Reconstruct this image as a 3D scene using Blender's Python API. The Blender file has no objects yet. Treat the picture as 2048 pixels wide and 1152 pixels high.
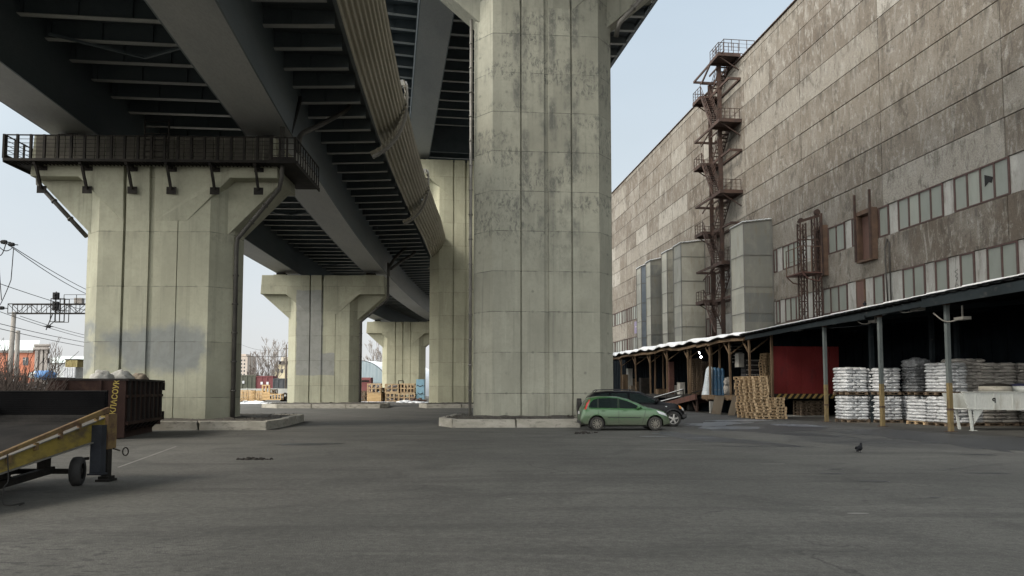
import bpy, bmesh, math, random
from mathutils import Vector, Matrix, noise as mnoise
random.seed(7)
R = math.radians
SC = bpy.context.scene
COL = SC.collection

# ------------------------------------------------------------------ camera
FPX, PPX, PPY, TILT, CAMZ = 1479.0, 1024.0, 687.0, R(3.6), 1.75
cd = bpy.data.cameras.new('camera'); cam = bpy.data.objects.new('camera', cd); COL.objects.link(cam)
cam.location = (0, 0, CAMZ); cam.rotation_euler = (R(90) + TILT, 0, 0)
cd.sensor_width = 36; cd.lens = FPX / 2048 * 36; cd.shift_y = (PPY - 576) / 2048
cd.clip_start = 0.1; cd.clip_end = 5000
SC.camera = cam

def ray(px, py):
    dx, dy = (px - PPX) / FPX, (PPY - py) / FPX
    return Vector((dx, math.cos(TILT) - dy * math.sin(TILT), math.sin(TILT) + dy * math.cos(TILT)))
def at(px, py, Y):
    r = ray(px, py); t = Y / r.y
    return Vector((r.x * t, Y, CAMZ + r.z * t))
def gnd(px, py, z=0.0):
    r = ray(px, py); t = (z - CAMZ) / r.z
    return Vector((r.x * t, r.y * t, z))
# frame of the factory: x = distance d from the camera track towards the wall, y = s along the wall
BA = R(6.75)
def toB(p):
    c, s = math.cos(BA), math.sin(BA)
    return Vector((p[0] * c + p[1] * s, -p[0] * s + p[1] * c, p[2]))
def fromB(p):
    c, s = math.cos(BA), math.sin(BA)
    return Vector((p[0] * c - p[1] * s, p[0] * s + p[1] * c, p[2]))
def onD(px, py, d):
    r = ray(px, py); b = toB((r.x, r.y, 0)); t = d / b.x
    return Vector((d, b.y * t, CAMZ + r.z * t))
def onS(px, py, s):
    r = ray(px, py); b = toB((r.x, r.y, 0)); t = s / b.y
    return Vector((b.x * t, s, CAMZ + r.z * t))
def gB(px, py, z=0.0):
    return toB(gnd(px, py, z))

# ------------------------------------------------------------------ objects
ORG = {}
def tag(o, label=None, cat=None, group=None, kind=None):
    if label: o['label'] = label
    if cat: o['category'] = cat
    if group: o['group'] = group
    if kind: o['kind'] = kind
    return o
def rz(v, a):
    c, s = math.cos(a), math.sin(a)
    return Vector((v[0] * c - v[1] * s, v[0] * s + v[1] * c, v[2]))
def thing(name, label, cat, org=(0, 0, 0), rot=0.0, group=None):
    o = bpy.data.objects.new(name, None); COL.objects.link(o)
    o.empty_display_size = 0.3
    o.location = rz(org, rot); o.rotation_euler = (0, 0, rot)
    ORG[o.name] = Vector(org)
    return tag(o, label, cat, group)
def root_of(o):
    while o.parent: o = o.parent
    return o
KIDS = {}
def link(name, me, parent=None):
    o = bpy.data.objects.new(name, me); COL.objects.link(o)
    if parent is not None:
        o.parent = parent
        KIDS.setdefault(parent.name, []).append(o)
    return o
def copy_tree(o, parent=None):
    c = o.copy(); COL.objects.link(c)
    if parent is not None:
        c.parent = parent; KIDS.setdefault(parent.name, []).append(c)
    for k in KIDS.get(o.name, []): copy_tree(k, c)
    return c

class MB:
    """collects shapes and links them as one mesh object"""
    def __init__(s): s.bm = bmesh.new(); s.mi = 0; s.sm = False
    def face(s, vs):
        try:
            f = s.bm.faces.new(vs)
        except ValueError:
            return None
        f.material_index = s.mi; f.smooth = s.sm
        return f
    def v(s, p): return s.bm.verts.new(p)
    def quad(s, a, b, c, d): return s.face([s.v(a), s.v(b), s.v(c), s.v(d)])
    def poly(s, pts): return s.face([s.v(p) for p in pts])
    def box(s, x0, x1, y0, y1, z0, z1, M=None, taper=None):
        ps = [Vector((x, y, z)) for z in (z0, z1) for y in (y0, y1) for x in (x0, x1)]
        if M is not None: ps = [M @ p for p in ps]
        v = [s.v(p) for p in ps]
        for q in ((0, 2, 3, 1), (4, 5, 7, 6), (0, 1, 5, 4), (2, 6, 7, 3), (0, 4, 6, 2), (1, 3, 7, 5)):
            s.face([v[i] for i in q])
        return v
    def cbox(s, c, sz, M=None, rz_=0.0):
        MM = Matrix.Translation(Vector(c)) @ Matrix.Rotation(rz_, 4, 'Z')
        if M is not None: MM = M @ MM
        return s.box(-sz[0]/2, sz[0]/2, -sz[1]/2, sz[1]/2, -sz[2]/2, sz[2]/2, MM)
    def prism(s, poly, h0, h1, axis='z', M=None):
        def mk(p, h):
            q = Vector((p[0], p[1], h)) if axis == 'z' else Vector((p[0], h, p[1])) if axis == 'y' else Vector((h, p[0], p[1]))
            return M @ q if M is not None else q
        a = [s.v(mk(p, h0)) for p in poly]; b = [s.v(mk(p, h1)) for p in poly]
        n = len(poly)
        s.face(a[::-1]); s.face(b)
        for i in range(n):
            s.face([a[i], a[(i+1) % n], b[(i+1) % n], b[i]])
    def beam(s, p, q, w, h=None, up=(0, 0, 1)):
        """rectangular bar from p to q"""
        h = w if h is None else h
        p, q = Vector(p), Vector(q); d = (q - p)
        if d.length < 1e-6: return
        d.normalize(); u = Vector(up)
        if abs(d.dot(u)) > 0.98: u = Vector((0, 1, 0))
        x = d.cross(u).normalized(); y = x.cross(d).normalized()
        ring = []
        for c in (p, q):
            ring.append([s.v(c + x * (a * w / 2) + y * (b * h / 2)) for a, b in ((-1, -1), (1, -1), (1, 1), (-1, 1))])
        a, b = ring
        s.face(a[::-1]); s.face(b)
        for i in range(4): s.face([a[i], a[(i+1) % 4], b[(i+1) % 4], b[i]])
    def tube(s, pts, r, n=8, closed=False, caps=True):
        pts = [Vector(p) for p in pts]; m = len(pts)
        rr = r if isinstance(r, (list, tuple)) else [r] * m
        rings = []; prev = None
        for i, p in enumerate(pts):
            if closed: d = pts[(i+1) % m] - pts[i-1]
            else: d = pts[min(i+1, m-1)] - pts[max(i-1, 0)]
            if d.length < 1e-9: d = Vector((0, 0, 1))
            d.normalize()
            u = prev if prev is not None else (Vector((0, 0, 1)) if abs(d.z) < 0.95 else Vector((1, 0, 0)))
            x = d.cross(u)
            if x.length < 1e-4: x = d.cross(Vector((1, 0.3, 0.2)))
            x.normalize(); y = x.cross(d).normalized(); prev = y
            rings.append([s.v(p + x * math.cos(2*math.pi*k/n) * rr[i] + y * math.sin(2*math.pi*k/n) * rr[i]) for k in range(n)])
        sm, s.sm = s.sm, n > 4
        for i in range(m if closed else m - 1):
            a, b = rings[i], rings[(i+1) % m]
            for k in range(n): s.face([a[k], a[(k+1) % n], b[(k+1) % n], b[k]])
        s.sm = sm
        if caps and not closed: s.face(rings[0][::-1]); s.face(rings[-1])
    def disc(s, c, r, axis='y', n=20, th=0.02, r2=None):
        """short cylinder along an axis"""
        c = Vector(c); ax = {'x': Vector((1,0,0)), 'y': Vector((0,1,0)), 'z': Vector((0,0,1))}[axis]
        s.tube([c - ax * th/2, c + ax * th/2], [r, r if r2 is None else r2], n)
    def grid(s, f, nu, nv, close_u=False):
        vs = [[s.v(f(i / nu, j / nv)) for j in range(nv + 1)] for i in range(nu + (0 if close_u else 1))]
        for i in range(nu):
            a = vs[i]; b = vs[(i+1) % len(vs)]
            for j in range(nv): s.face([a[j], b[j], b[j+1], a[j+1]])
        return vs
    def blob(s, c, r, seed=0, amp=0.15, freq=1.5, nu=12, nv=8, power=1.0):
        c = Vector(c); r = Vector(r) if not isinstance(r, (int, float)) else Vector((r, r, r))
        sg = lambda t: math.copysign(abs(t) ** power, t)
        def f(u, v):
            th, ph = u * 2 * math.pi, (v - 0.5) * math.pi
            d = Vector((sg(math.cos(ph)) * sg(math.cos(th)), sg(math.cos(ph)) * sg(math.sin(th)), sg(math.sin(ph))))
            k = 1 + amp * mnoise.noise(d * freq + Vector((seed * 3.7, seed * 1.3, seed)))
            return c + Vector((d.x * r.x, d.y * r.y, d.z * r.z)) * k
        sm, s.sm = s.sm, True
        s.grid(f, nu, nv, close_u=True)
        s.sm = sm
    def build(s, name, mats, parent=None, org=None, rot=0.0, bevel=0.0, seg=1, merge=False, sharp=None):
        if merge: bmesh.ops.remove_doubles(s.bm, verts=s.bm.verts, dist=1e-4)
        off = Vector((0, 0, 0))
        if parent is not None: off = ORG.get(root_of(parent).name, off)
        elif org is not None: off = Vector(org)
        if off.length > 0: bmesh.ops.translate(s.bm, verts=s.bm.verts, vec=-off)
        bmesh.ops.recalc_face_normals(s.bm, faces=s.bm.faces)
        me = bpy.data.meshes.new(name); s.bm.to_mesh(me); s.bm.free()
        for m in (mats if isinstance(mats, (list, tuple)) else [mats]): me.materials.append(m)
        o = link(name, me, parent)
        if parent is None:
            o.location = rz(off, rot); o.rotation_euler = (0, 0, rot)
            ORG[o.name] = Vector(off)
        if sharp is not None: me.set_sharp_from_angle(angle=R(sharp))
        if bevel > 0:
            b = o.modifiers.new('edge', 'BEVEL'); b.width = bevel; b.segments = seg; b.limit_method = 'ANGLE'; b.angle_limit = R(40)
        return o
def resub(pts, n):
    """Catmull-Rom through points, n per span"""
    pts = [Vector(p) for p in pts]; out = []
    for i in range(len(pts) - 1):
        p0, p1, p2, p3 = pts[max(i-1, 0)], pts[i], pts[i+1], pts[min(i+2, len(pts)-1)]
        for k in range(n):
            t = k / n
            out.append(0.5 * ((2*p1) + (-p0+p2)*t + (2*p0-5*p1+4*p2-p3)*t*t + (-p0+3*p1-3*p2+p3)*t**3))
    out.append(pts[-1]); return out
def text_mesh(mb, txt, size, M, thick=0.004, bold=0.0):
    cu = bpy.data.curves.new('t', 'FONT'); cu.body = txt; cu.size = size; cu.extrude = thick / 2; cu.align_x = 'CENTER'; cu.align_y = 'CENTER'; cu.offset = bold
    o = bpy.data.objects.new('t', cu); COL.objects.link(o)
    bpy.context.view_layer.update()
    me = bpy.data.meshes.new_from_object(o.evaluated_get(bpy.context.evaluated_depsgraph_get()))
    bpy.data.objects.remove(o); bpy.data.curves.remove(cu)
    me.transform(M); n0 = len(mb.bm.faces)
    mb.bm.from_mesh(me); mb.bm.faces.ensure_lookup_table()
    for f in mb.bm.faces[n0:]: f.material_index = mb.mi
    bpy.data.meshes.remove(me)
ORD = ['', 'first', 'second', 'third', 'fourth', 'fifth', 'sixth', 'seventh', 'eighth', 'ninth', 'tenth', 'eleventh', 'twelfth', 'thirteenth']

# ------------------------------------------------------------------ materials
class Mt:
    def __init__(s, name, rough=0.8, metal=0.0, spec=0.5):
        s.m = bpy.data.materials.new(name); s.m.use_nodes = True; s.nt = s.m.node_tree
        s.b = s.nt.nodes['Principled BSDF']; s.b.inputs['Roughness'].default_value = rough; s.b.inputs['Metallic'].default_value = metal
        s.b.inputs['Specular IOR Level'].default_value = spec
        s._oc = None
    def n(s, t): return s.nt.nodes.new(t)
    def set(s, sock, v):
        if hasattr(v, 'is_output') or isinstance(v, bpy.types.NodeSocket): s.nt.links.new(v, sock)
        elif v is not None:
            if isinstance(v, (tuple, list)) and len(v) == 3 and sock.type == 'RGBA': v = (*v, 1)
            sock.default_value = v
    @property
    def oc(s):
        if s._oc is None:
            s._oc = s.n('ShaderNodeTexCoord').outputs['Object']
        return s._oc
    def map(s, scale=(1, 1, 1), loc=(0, 0, 0), vec=None, rot=(0, 0, 0)):
        m = s.n('ShaderNodeMapping'); s.set(m.inputs['Vector'], vec or s.oc); m.inputs['Scale'].default_value = scale; m.inputs['Location'].default_value = loc; m.inputs['Rotation'].default_value = rot
        return m.outputs[0]
    def noise(s, scale, detail=4, rough=0.55, vec=None, dist=0.0):
        m = s.n('ShaderNodeTexNoise'); s.set(m.inputs['Vector'], vec or s.oc); m.inputs['Scale'].default_value = scale; m.inputs['Detail'].default_value = detail
        m.inputs['Roughness'].default_value = rough; m.inputs['Distortion'].default_value = dist
        return m.outputs['Fac']
    def vor(s, scale, vec=None, feat='F1', out='Distance'):
        m = s.n('ShaderNodeTexVoronoi'); m.feature = feat; s.set(m.inputs['Vector'], vec or s.oc); m.inputs['Scale'].default_value = scale
        return m.outputs[out]
    def ramp(s, fac, stops):
        m = s.n('ShaderNodeValToRGB'); s.set(m.inputs[0], fac); e = m.color_ramp.elements
        while len(e) < len(stops): e.new(0.5)
        for x, (p, c) in zip(e, stops):
            x.position = p; x.color = (c, c, c, 1) if isinstance(c, (int, float)) else (*c, 1)
        return m.outputs[0]
    def mix(s, fac, a, b, mode='MIX'):
        m = s.n('ShaderNodeMix'); m.data_type = 'RGBA'; m.blend_type = mode
        s.set(m.inputs['Factor'], fac); s.set(m.inputs['A'] if False else m.inputs[6], a); s.set(m.inputs[7], b)
        return m.outputs[2]
    def math(s, op, a, b=None, c=None, clamp=False):
        m = s.n('ShaderNodeMath'); m.operation = op; m.use_clamp = clamp
        s.set(m.inputs[0], a)
        if b is not None: s.set(m.inputs[1], b)
        if c is not None: s.set(m.inputs[2], c)
        return m.outputs[0]
    def xyz(s, vec=None):
        m = s.n('ShaderNodeSeparateXYZ'); s.set(m.inputs[0], vec or s.oc); return m.outputs
    def rnd(s): return s.n('ShaderNodeNewGeometry').outputs['Random Per Island']
    def obrnd(s): return s.n('ShaderNodeObjectInfo').outputs['Random']
    def mr(s, v, a, b, c=0.0, d=1.0):
        m = s.n('ShaderNodeMapRange'); s.set(m.inputs[0], v)
        for i, x in zip((1, 2, 3, 4), (a, b, c, d)): m.inputs[i].default_value = x
        m.interpolation_type = 'SMOOTHSTEP' if c < d or True else 'LINEAR'
        return m.outputs[0]
    def bump(s, h, strength=0.3, dist=0.02):
        m = s.n('ShaderNodeBump'); s.set(m.inputs['Height'], h); m.inputs['Strength'].default_value = strength; m.inputs['Distance'].default_value = dist
        s.set(s.b.inputs['Normal'], m.outputs[0])
    def col(s, c): s.set(s.b.inputs['Base Color'], c); return s
    def rgh(s, v): s.set(s.b.inputs['Roughness'], v); return s
    # smooth rectangle mask on two coordinates
    def band(s, v, a, b, soft):
        return s.math('MULTIPLY', s.mr(v, a - soft, a + soft), s.mr(v, b - soft, b + soft, 1.0, 0.0))

def worn(name, c1, c2, scale=1.5, rough=0.75, metal=0.0, bump=0.15, stretch=(1, 1, 1), dirt=None, dirt_amt=0.5, fine=18, spec=0.4, rnd=0.0):
    """two tone weathered surface with fine grain and optional dirt tone in patches"""
    m = Mt(name, rough, metal, spec)
    v = m.map(stretch)
    a = m.noise(scale, 6, 0.6, v)
    c = m.mix(m.mr(a, 0.35, 0.65), c1, c2)
    f = m.noise(fine, 4, 0.7, v)
    c = m.mix(m.mr(f, 0.3, 0.75, 0.0, 0.35), c, tuple(x * 0.55 for x in c1))
    if dirt:
        d = m.noise(scale * 2.3, 8, 0.65, m.map(stretch, (5, 3, 1)))
        c = m.mix(m.mr(d, 1 - dirt_amt - 0.12, 1 - dirt_amt + 0.12), c, dirt)
    if rnd:
        k = m.mr(m.rnd(), 0, 1, 1 - rnd, 1 + rnd * 0.6)
        c = m.mix(1.0, c, k, 'MULTIPLY')
    m.col(c)
    if bump: m.bump(m.math('ADD', f, m.math('MULTIPLY', a, 0.6)), bump, 0.02)
    return m.m
def plain(name, c, rough=0.5, metal=0.0, emit=None, spec=0.5):
    m = Mt(name, rough, metal, spec); n = m.noise(9, 4, 0.6)
    m.col(m.mix(m.mr(n, 0.3, 0.7), c, tuple(x * 0.82 for x in c)))
    if emit:
        m.b.inputs['Emission Color'].default_value = (*emit[0], 1); m.b.inputs['Emission Strength'].default_value = emit[1]
    return m.m

def concrete(name, base, dark, seed=0.0, stain=0.5, stain_z=(0, 40), joint=1.5, joint_off=0.0, patch=None, patch_col=None, streak=0.4, grooves=(), holes=0.3, jointk=0.75):
    m = Mt(name, 0.9, 0, 0.25)
    x, y, z = m.xyz()
    big = m.noise(0.42, 6, 0.62, m.map((1, 1, 0.7), (seed, 0, seed)), 0.3)
    c = m.mix(m.mr(big, 0.3, 0.7), base, tuple(k * 0.78 for k in base))
    # pour lifts and shutter panels a little different in tone
    lift = m.math('FLOOR', m.math('DIVIDE', m.math('ADD', z, joint_off), joint))
    colm = m.math('FLOOR', m.math('DIVIDE', m.math('ADD', x, 20.02), 1.36))
    w = m.n('ShaderNodeTexWhiteNoise'); w.noise_dimensions = '1D'; m.set(w.inputs['W'], m.math('ADD', m.math('ADD', m.math('MULTIPLY', lift, 7.3), m.math('MULTIPLY', colm, 3.1)), seed))
    c = m.mix(1.0, c, m.mr(w.outputs[0], 0, 1, 0.90, 1.05), 'MULTIPLY')
    g = m.noise(6, 9, 0.72)
    c = m.mix(m.mr(g, 0.42, 0.8, 0.0, 0.45), c, tuple(k * 0.58 for k in base))
    mot = m.noise(1.7, 8, 0.7, m.map((1, 1, 1), (seed * 3, 2, 0)), 0.5)
    c = m.mix(m.mr(mot, 0.48, 0.72, 0.0, 0.4), c, tuple(k * 0.70 for k in base))
    # ragged stains in horizontal belts, strongest next to the grooves
    rag = m.noise(3.4, 12, 0.80, m.map((1.5, 1.5, 0.7), (seed, 4, 0)), 0.6)
    belt = m.noise(0.75, 3, 0.5, m.map((0.35, 0.35, 1.25), (seed * 2, 1, 0)))
    sm = m.math('MULTIPLY', m.mr(belt, 0.62 - 0.22 * stain, 0.78 - 0.22 * stain), m.mr(rag, 0.47, 0.60))
    for gx in grooves:
        side = m.band(x, gx + 0.02, gx + 0.42, 0.12)
        b2 = m.noise(0.5, 4, 0.6, m.map((1, 1, 1), (gx * 3, 2, seed)))
        sm = m.math('MAXIMUM', sm, m.math('MULTIPLY', m.math('MULTIPLY', side, m.mr(b2, 0.42, 0.6)), m.mr(rag, 0.38, 0.55, 0.25, 1.0)))
    sm = m.math('MULTIPLY', sm, m.band(z, stain_z[0], stain_z[1], 2.2))
    c = m.mix(m.math('MULTIPLY', sm, min(0.85, 0.35 + stain * 0.5)), c, dark)
    # narrow rain streaks and pale lime runs
    sk = m.noise(2.6, 6, 0.62, m.map((1.6, 1.6, 0.045), (seed, 2, 0)))
    c = m.mix(m.mr(sk, 0.54, 0.76, 0.0, streak), c, tuple(k * 0.75 for k in dark))
    ef = m.noise(2.2, 7, 0.65, m.map((2, 2, 0.12), (seed + 9, 2, 0)))
    c = m.mix(m.mr(ef, 0.58, 0.76, 0.0, 0.35), c, tuple(min(1, k * 1.28) for k in base))
    if patch:
        for (x0, x1, z0, z1, soft) in patch:
            wob = m.math('MULTIPLY', m.math('SUBTRACT', m.noise(0.9, 5, 0.6), 0.5), 2.4 * min(1, soft * 4))
            wob2 = m.math('MULTIPLY', m.math('SUBTRACT', m.noise(0.8, 5, 0.6, m.map((1, 1, 1), (7, 7, 7))), 0.5), 1.8 * min(1, soft * 4))
            k = m.math('MULTIPLY', m.band(m.math('ADD', x, wob), x0, x1, soft), m.band(m.math('ADD', z, wob2), z0, z1, soft))
            c = m.mix(m.math('MULTIPLY', k, 0.85), c, m.mix(m.mr(mot, 0.35, 0.7), patch_col, tuple(q * 0.8 for q in patch_col)))
    # horizontal formwork joints
    fr = m.math('FRACT', m.math('DIVIDE', m.math('ADD', z, joint_off), joint))
    dj = m.math('MULTIPLY', m.math('ABSOLUTE', m.math('SUBTRACT', fr, 0.5)), joint)
    jm = m.mr(dj, joint / 2 - 0.024, joint / 2 - 0.006)
    jm = m.math('MULTIPLY', jm, m.mr(m.noise(1.5, 5), 0.32, 0.62, 0.05, jointk))
    c = m.mix(jm, c, tuple(k * 0.50 for k in dark))
    # stain bleeding down from the joints
    bl = m.math('MULTIPLY', m.mr(fr, 0.62, 1.0), m.mr(m.noise(2.4, 5, 0.6, m.map((1, 1, 0.1), (3, seed, 1))), 0.52, 0.68))
    c = m.mix(m.math('MULTIPLY', bl, 0.35), c, dark)
    if holes:
        hz = m.math('MULTIPLY', m.math('ABSOLUTE', m.math('SUBTRACT', m.math('FRACT', m.math('DIVIDE', m.math('ADD', z, joint_off + joint * 0.25), joint * 0.5)), 0.5)), joint * 0.5)
        hx = m.math('MULTIPLY', m.math('ABSOLUTE', m.math('SUBTRACT', m.math('FRACT', m.math('DIVIDE', m.math('ADD', x, 0.03), 1.36)), 0.5)), 1.36)
        hd = m.math('POWER', m.math('ADD', m.math('POWER', hz, 2.0), m.math('POWER', hx, 2.0)), 0.5)
        hm = m.math('MULTIPLY', m.mr(hd, 0.035, 0.10, 1.0, 0.0), m.mr(m.noise(0.7, 2, 0.5, m.map((1, 1, 1), (seed, 3, 3))), 0.44, 0.6))
        c = m.mix(m.math('MULTIPLY', hm, holes), c, tuple(k * 0.7 for k in dark))
    m.col(c)
    h = m.math('ADD', m.math('MULTIPLY', g, 0.5), m.math('MULTIPLY', m.math('SUBTRACT', 1.0, jm), 0.6))
    m.bump(m.math('ADD', h, m.math('MULTIPLY', rag, 0.4)), 0.4, 0.03)
    return m.m
EXPO = 0.45
# ------------------------------------------------------------------ sky and sun
SUN_EL, SUN_AZ = R(38), R(-112)          # azimuth from +Y towards +X: the sun stands to the left and a little behind
w = bpy.data.worlds.new('World'); SC.world = w; w.use_nodes = True
nt = w.node_tree; bg = nt.nodes['Background']
sky = nt.nodes.new('ShaderNodeTexSky'); sky.sky_type = 'NISHITA'; sky.sun_disc = False
sky.sun_elevation = SUN_EL; sky.sun_rotation = SUN_AZ; sky.air_density = 1.0; sky.dust_density = 3.0; sky.ozone_density = 1.5; sky.altitude = 20
# thin high overcast: a pale veil in front of the blue, with soft uneven cloud
tc = nt.nodes.new('ShaderNodeTexCoord')
sep = nt.nodes.new('ShaderNodeSeparateXYZ'); nt.links.new(tc.outputs['Generated'], sep.inputs[0])
rmp = nt.nodes.new('ShaderNodeValToRGB'); nt.links.new(sep.outputs[2], rmp.inputs[0])
e = rmp.color_ramp.elements
VEIL = 5.7
e[0].position = 0.0; e[0].color = (0.99, 0.995, 1.0, 1)
e[1].position = 0.75; e[1].color = (0.63, 0.81, 1.0, 1)
x = e.new(0.28); x.color = (0.84, 0.94, 1.0, 1)
ns = nt.nodes.new('ShaderNodeTexNoise'); ns.inputs['Scale'].default_value = 1.6; ns.inputs['Detail'].default_value = 6; ns.inputs['Roughness'].default_value = 0.5
mp = nt.nodes.new('ShaderNodeMapping'); mp.inputs['Scale'].default_value = (1, 1, 2.5); nt.links.new(tc.outputs['Generated'], mp.inputs[0]); nt.links.new(mp.outputs[0], ns.inputs[0])
mrn = nt.nodes.new('ShaderNodeMapRange'); nt.links.new(ns.outputs['Fac'], mrn.inputs[0])
mrn.inputs[1].default_value = 0.3; mrn.inputs[2].default_value = 0.7; mrn.inputs[3].default_value = VEIL * 0.93; mrn.inputs[4].default_value = VEIL * 1.06
ml = nt.nodes.new('ShaderNodeVectorMath'); ml.operation = 'SCALE'; nt.links.new(rmp.outputs[0], ml.inputs[0]); nt.links.new(mrn.outputs[0], ml.inputs['Scale'])
mxs = nt.nodes.new('ShaderNodeMix'); mxs.data_type = 'RGBA'; mxs.inputs[0].default_value = 0.85
nt.links.new(sky.outputs[0], mxs.inputs[6]); nt.links.new(ml.outputs[0], mxs.inputs[7]); 
# added sky glow, behind-left and out of view, to brighten the pier fronts
dt = nt.nodes.new('ShaderNodeVectorMath'); dt.operation = 'DOT_PRODUCT'; nt.links.new(tc.outputs['Generated'], dt.inputs[0])
GLOW = Vector((math.sin(SUN_AZ - 0.45) * math.cos(SUN_EL), math.cos(SUN_AZ - 0.45) * math.cos(SUN_EL), math.sin(SUN_EL)))
dt.inputs[1].default_value = GLOW
mrg = nt.nodes.new('ShaderNodeMapRange'); mrg.interpolation_type = 'SMOOTHSTEP'; nt.links.new(dt.outputs['Value'], mrg.inputs[0])
mrg.inputs[1].default_value = -0.05; mrg.inputs[2].default_value = 1.0; mrg.inputs[3].default_value = 0.0; mrg.inputs[4].default_value = 22.0
gsc = nt.nodes.new('ShaderNodeVectorMath'); gsc.operation = 'SCALE'; gsc.inputs[0].default_value = (1.0, 0.965, 0.90); nt.links.new(mrg.outputs[0], gsc.inputs['Scale'])
gad = nt.nodes.new('ShaderNodeVectorMath'); gad.operation = 'ADD'; nt.links.new(mxs.outputs[2], gad.inputs[0]); nt.links.new(gsc.outputs[0], gad.inputs[1])
nt.links.new(gad.outputs[0], bg.inputs[0])
bg.inputs[1].default_value = 0.11
sd = bpy.data.lights.new('sun', 'SUN'); so = bpy.data.objects.new('sun', sd); COL.objects.link(so)
sd.energy = 1.5; sd.angle = R(16); sd.color = (1.0, 0.90, 0.76)
dv = Vector((math.sin(SUN_AZ) * math.cos(SUN_EL), math.cos(SUN_AZ) * math.cos(SUN_EL), math.sin(SUN_EL)))
so.rotation_euler = dv.to_track_quat('Z', 'Y').to_euler(); so.location = dv * 60
vs = SC.view_settings; vs.view_transform = 'Standard'; vs.look = 'None'; vs.exposure = EXPO; vs.gamma = 1.0
SC.display_settings.display_device = 'sRGB'
SC.render.engine = 'CYCLES'
cy = SC.cycles; cy.max_bounces = 8; cy.diffuse_bounces = 5; cy.glossy_bounces = 4; cy.caustics_reflective = False; cy.caustics_refractive = False
cy.use_denoising = True

# ------------------------------------------------------------------ shared materials
PAL = {}
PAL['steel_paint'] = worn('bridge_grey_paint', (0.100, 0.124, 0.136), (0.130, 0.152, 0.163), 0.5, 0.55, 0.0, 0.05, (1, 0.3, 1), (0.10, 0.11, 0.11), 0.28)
PAL['soffit'] = worn('bridge_soffit_ground_lit', (0.33, 0.335, 0.33), (0.40, 0.40, 0.39), 0.4, 0.6, 0.0, 0.05, (1, 0.25, 1), (0.17, 0.17, 0.165), 0.3)  # lighter than the webs: light bounced off the ground is painted in
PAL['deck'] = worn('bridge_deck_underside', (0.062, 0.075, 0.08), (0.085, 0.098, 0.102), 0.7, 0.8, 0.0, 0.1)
PAL['flange'] = worn('bridge_flange_paint', (0.34, 0.35, 0.34), (0.42, 0.42, 0.40), 0.9, 0.6, 0.0, 0.05)
PAL['corr'] = worn('galvanised_corrugated', (0.42, 0.385, 0.30), (0.54, 0.50, 0.41), 0.6, 0.55, 0.15, 0.1, (1, 0.2, 1), (0.27, 0.235, 0.17), 0.33)
PAL['rib'] = worn('fascia_rib_steel', (0.20, 0.19, 0.165), (0.27, 0.26, 0.23), 1.0, 0.5, 0.2, 0.05)
PAL['dark_steel'] = worn('dark_steel', (0.016, 0.015, 0.014), (0.032, 0.028, 0.024), 2.0, 0.75, 0.0, 0.1, spec=0.15)
PAL['rust'] = worn('rusty_steel', (0.048, 0.031, 0.025), (0.085, 0.050, 0.037), 1.6, 0.85, 0.1, 0.2, (1, 1, 1), (0.05, 0.035, 0.03), 0.4)
PAL['rust_red'] = worn('red_brown_primer', (0.085, 0.040, 0.031), (0.12, 0.055, 0.042), 1.4, 0.8, 0.0, 0.15, (1, 1, 1), (0.06, 0.04, 0.035), 0.38)
PAL['pipe'] = worn('zinc_drainpipe', (0.16, 0.155, 0.14), (0.23, 0.22, 0.20), 1.0, 0.5, 0.4, 0.08)
PAL['dark_pipe'] = worn('dark_drainpipe', (0.055, 0.052, 0.047), (0.09, 0.085, 0.075), 1.2, 0.6, 0.2, 0.08)
PAL['kerb'] = worn('kerb_concrete', (0.30, 0.285, 0.24), (0.40, 0.38, 0.33), 1.1, 0.9, 0, 0.4, (1, 1, 2.5), (0.13, 0.122, 0.105), 0.38, 26)
PAL['gravel'] = worn('dirty_gravel', (0.085, 0.078, 0.066), (0.13, 0.12, 0.10), 3.0, 0.95, 0, 0.9, (1, 1, 1), (0.05, 0.045, 0.04), 0.5, 30)
PAL['rubber'] = worn('tyre_rubber', (0.018, 0.018, 0.018), (0.035, 0.033, 0.03), 3, 0.8, 0, 0.15)
PAL['snow'] = worn('old_snow', (0.72, 0.75, 0.79), (0.86, 0.88, 0.90), 2, 0.7, 0, 0.3, (1, 1, 1), (0.5, 0.5, 0.5), 0.3)
PAL['black'] = plain('soot_black', (0.008, 0.008, 0.008), 0.9)

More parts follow.
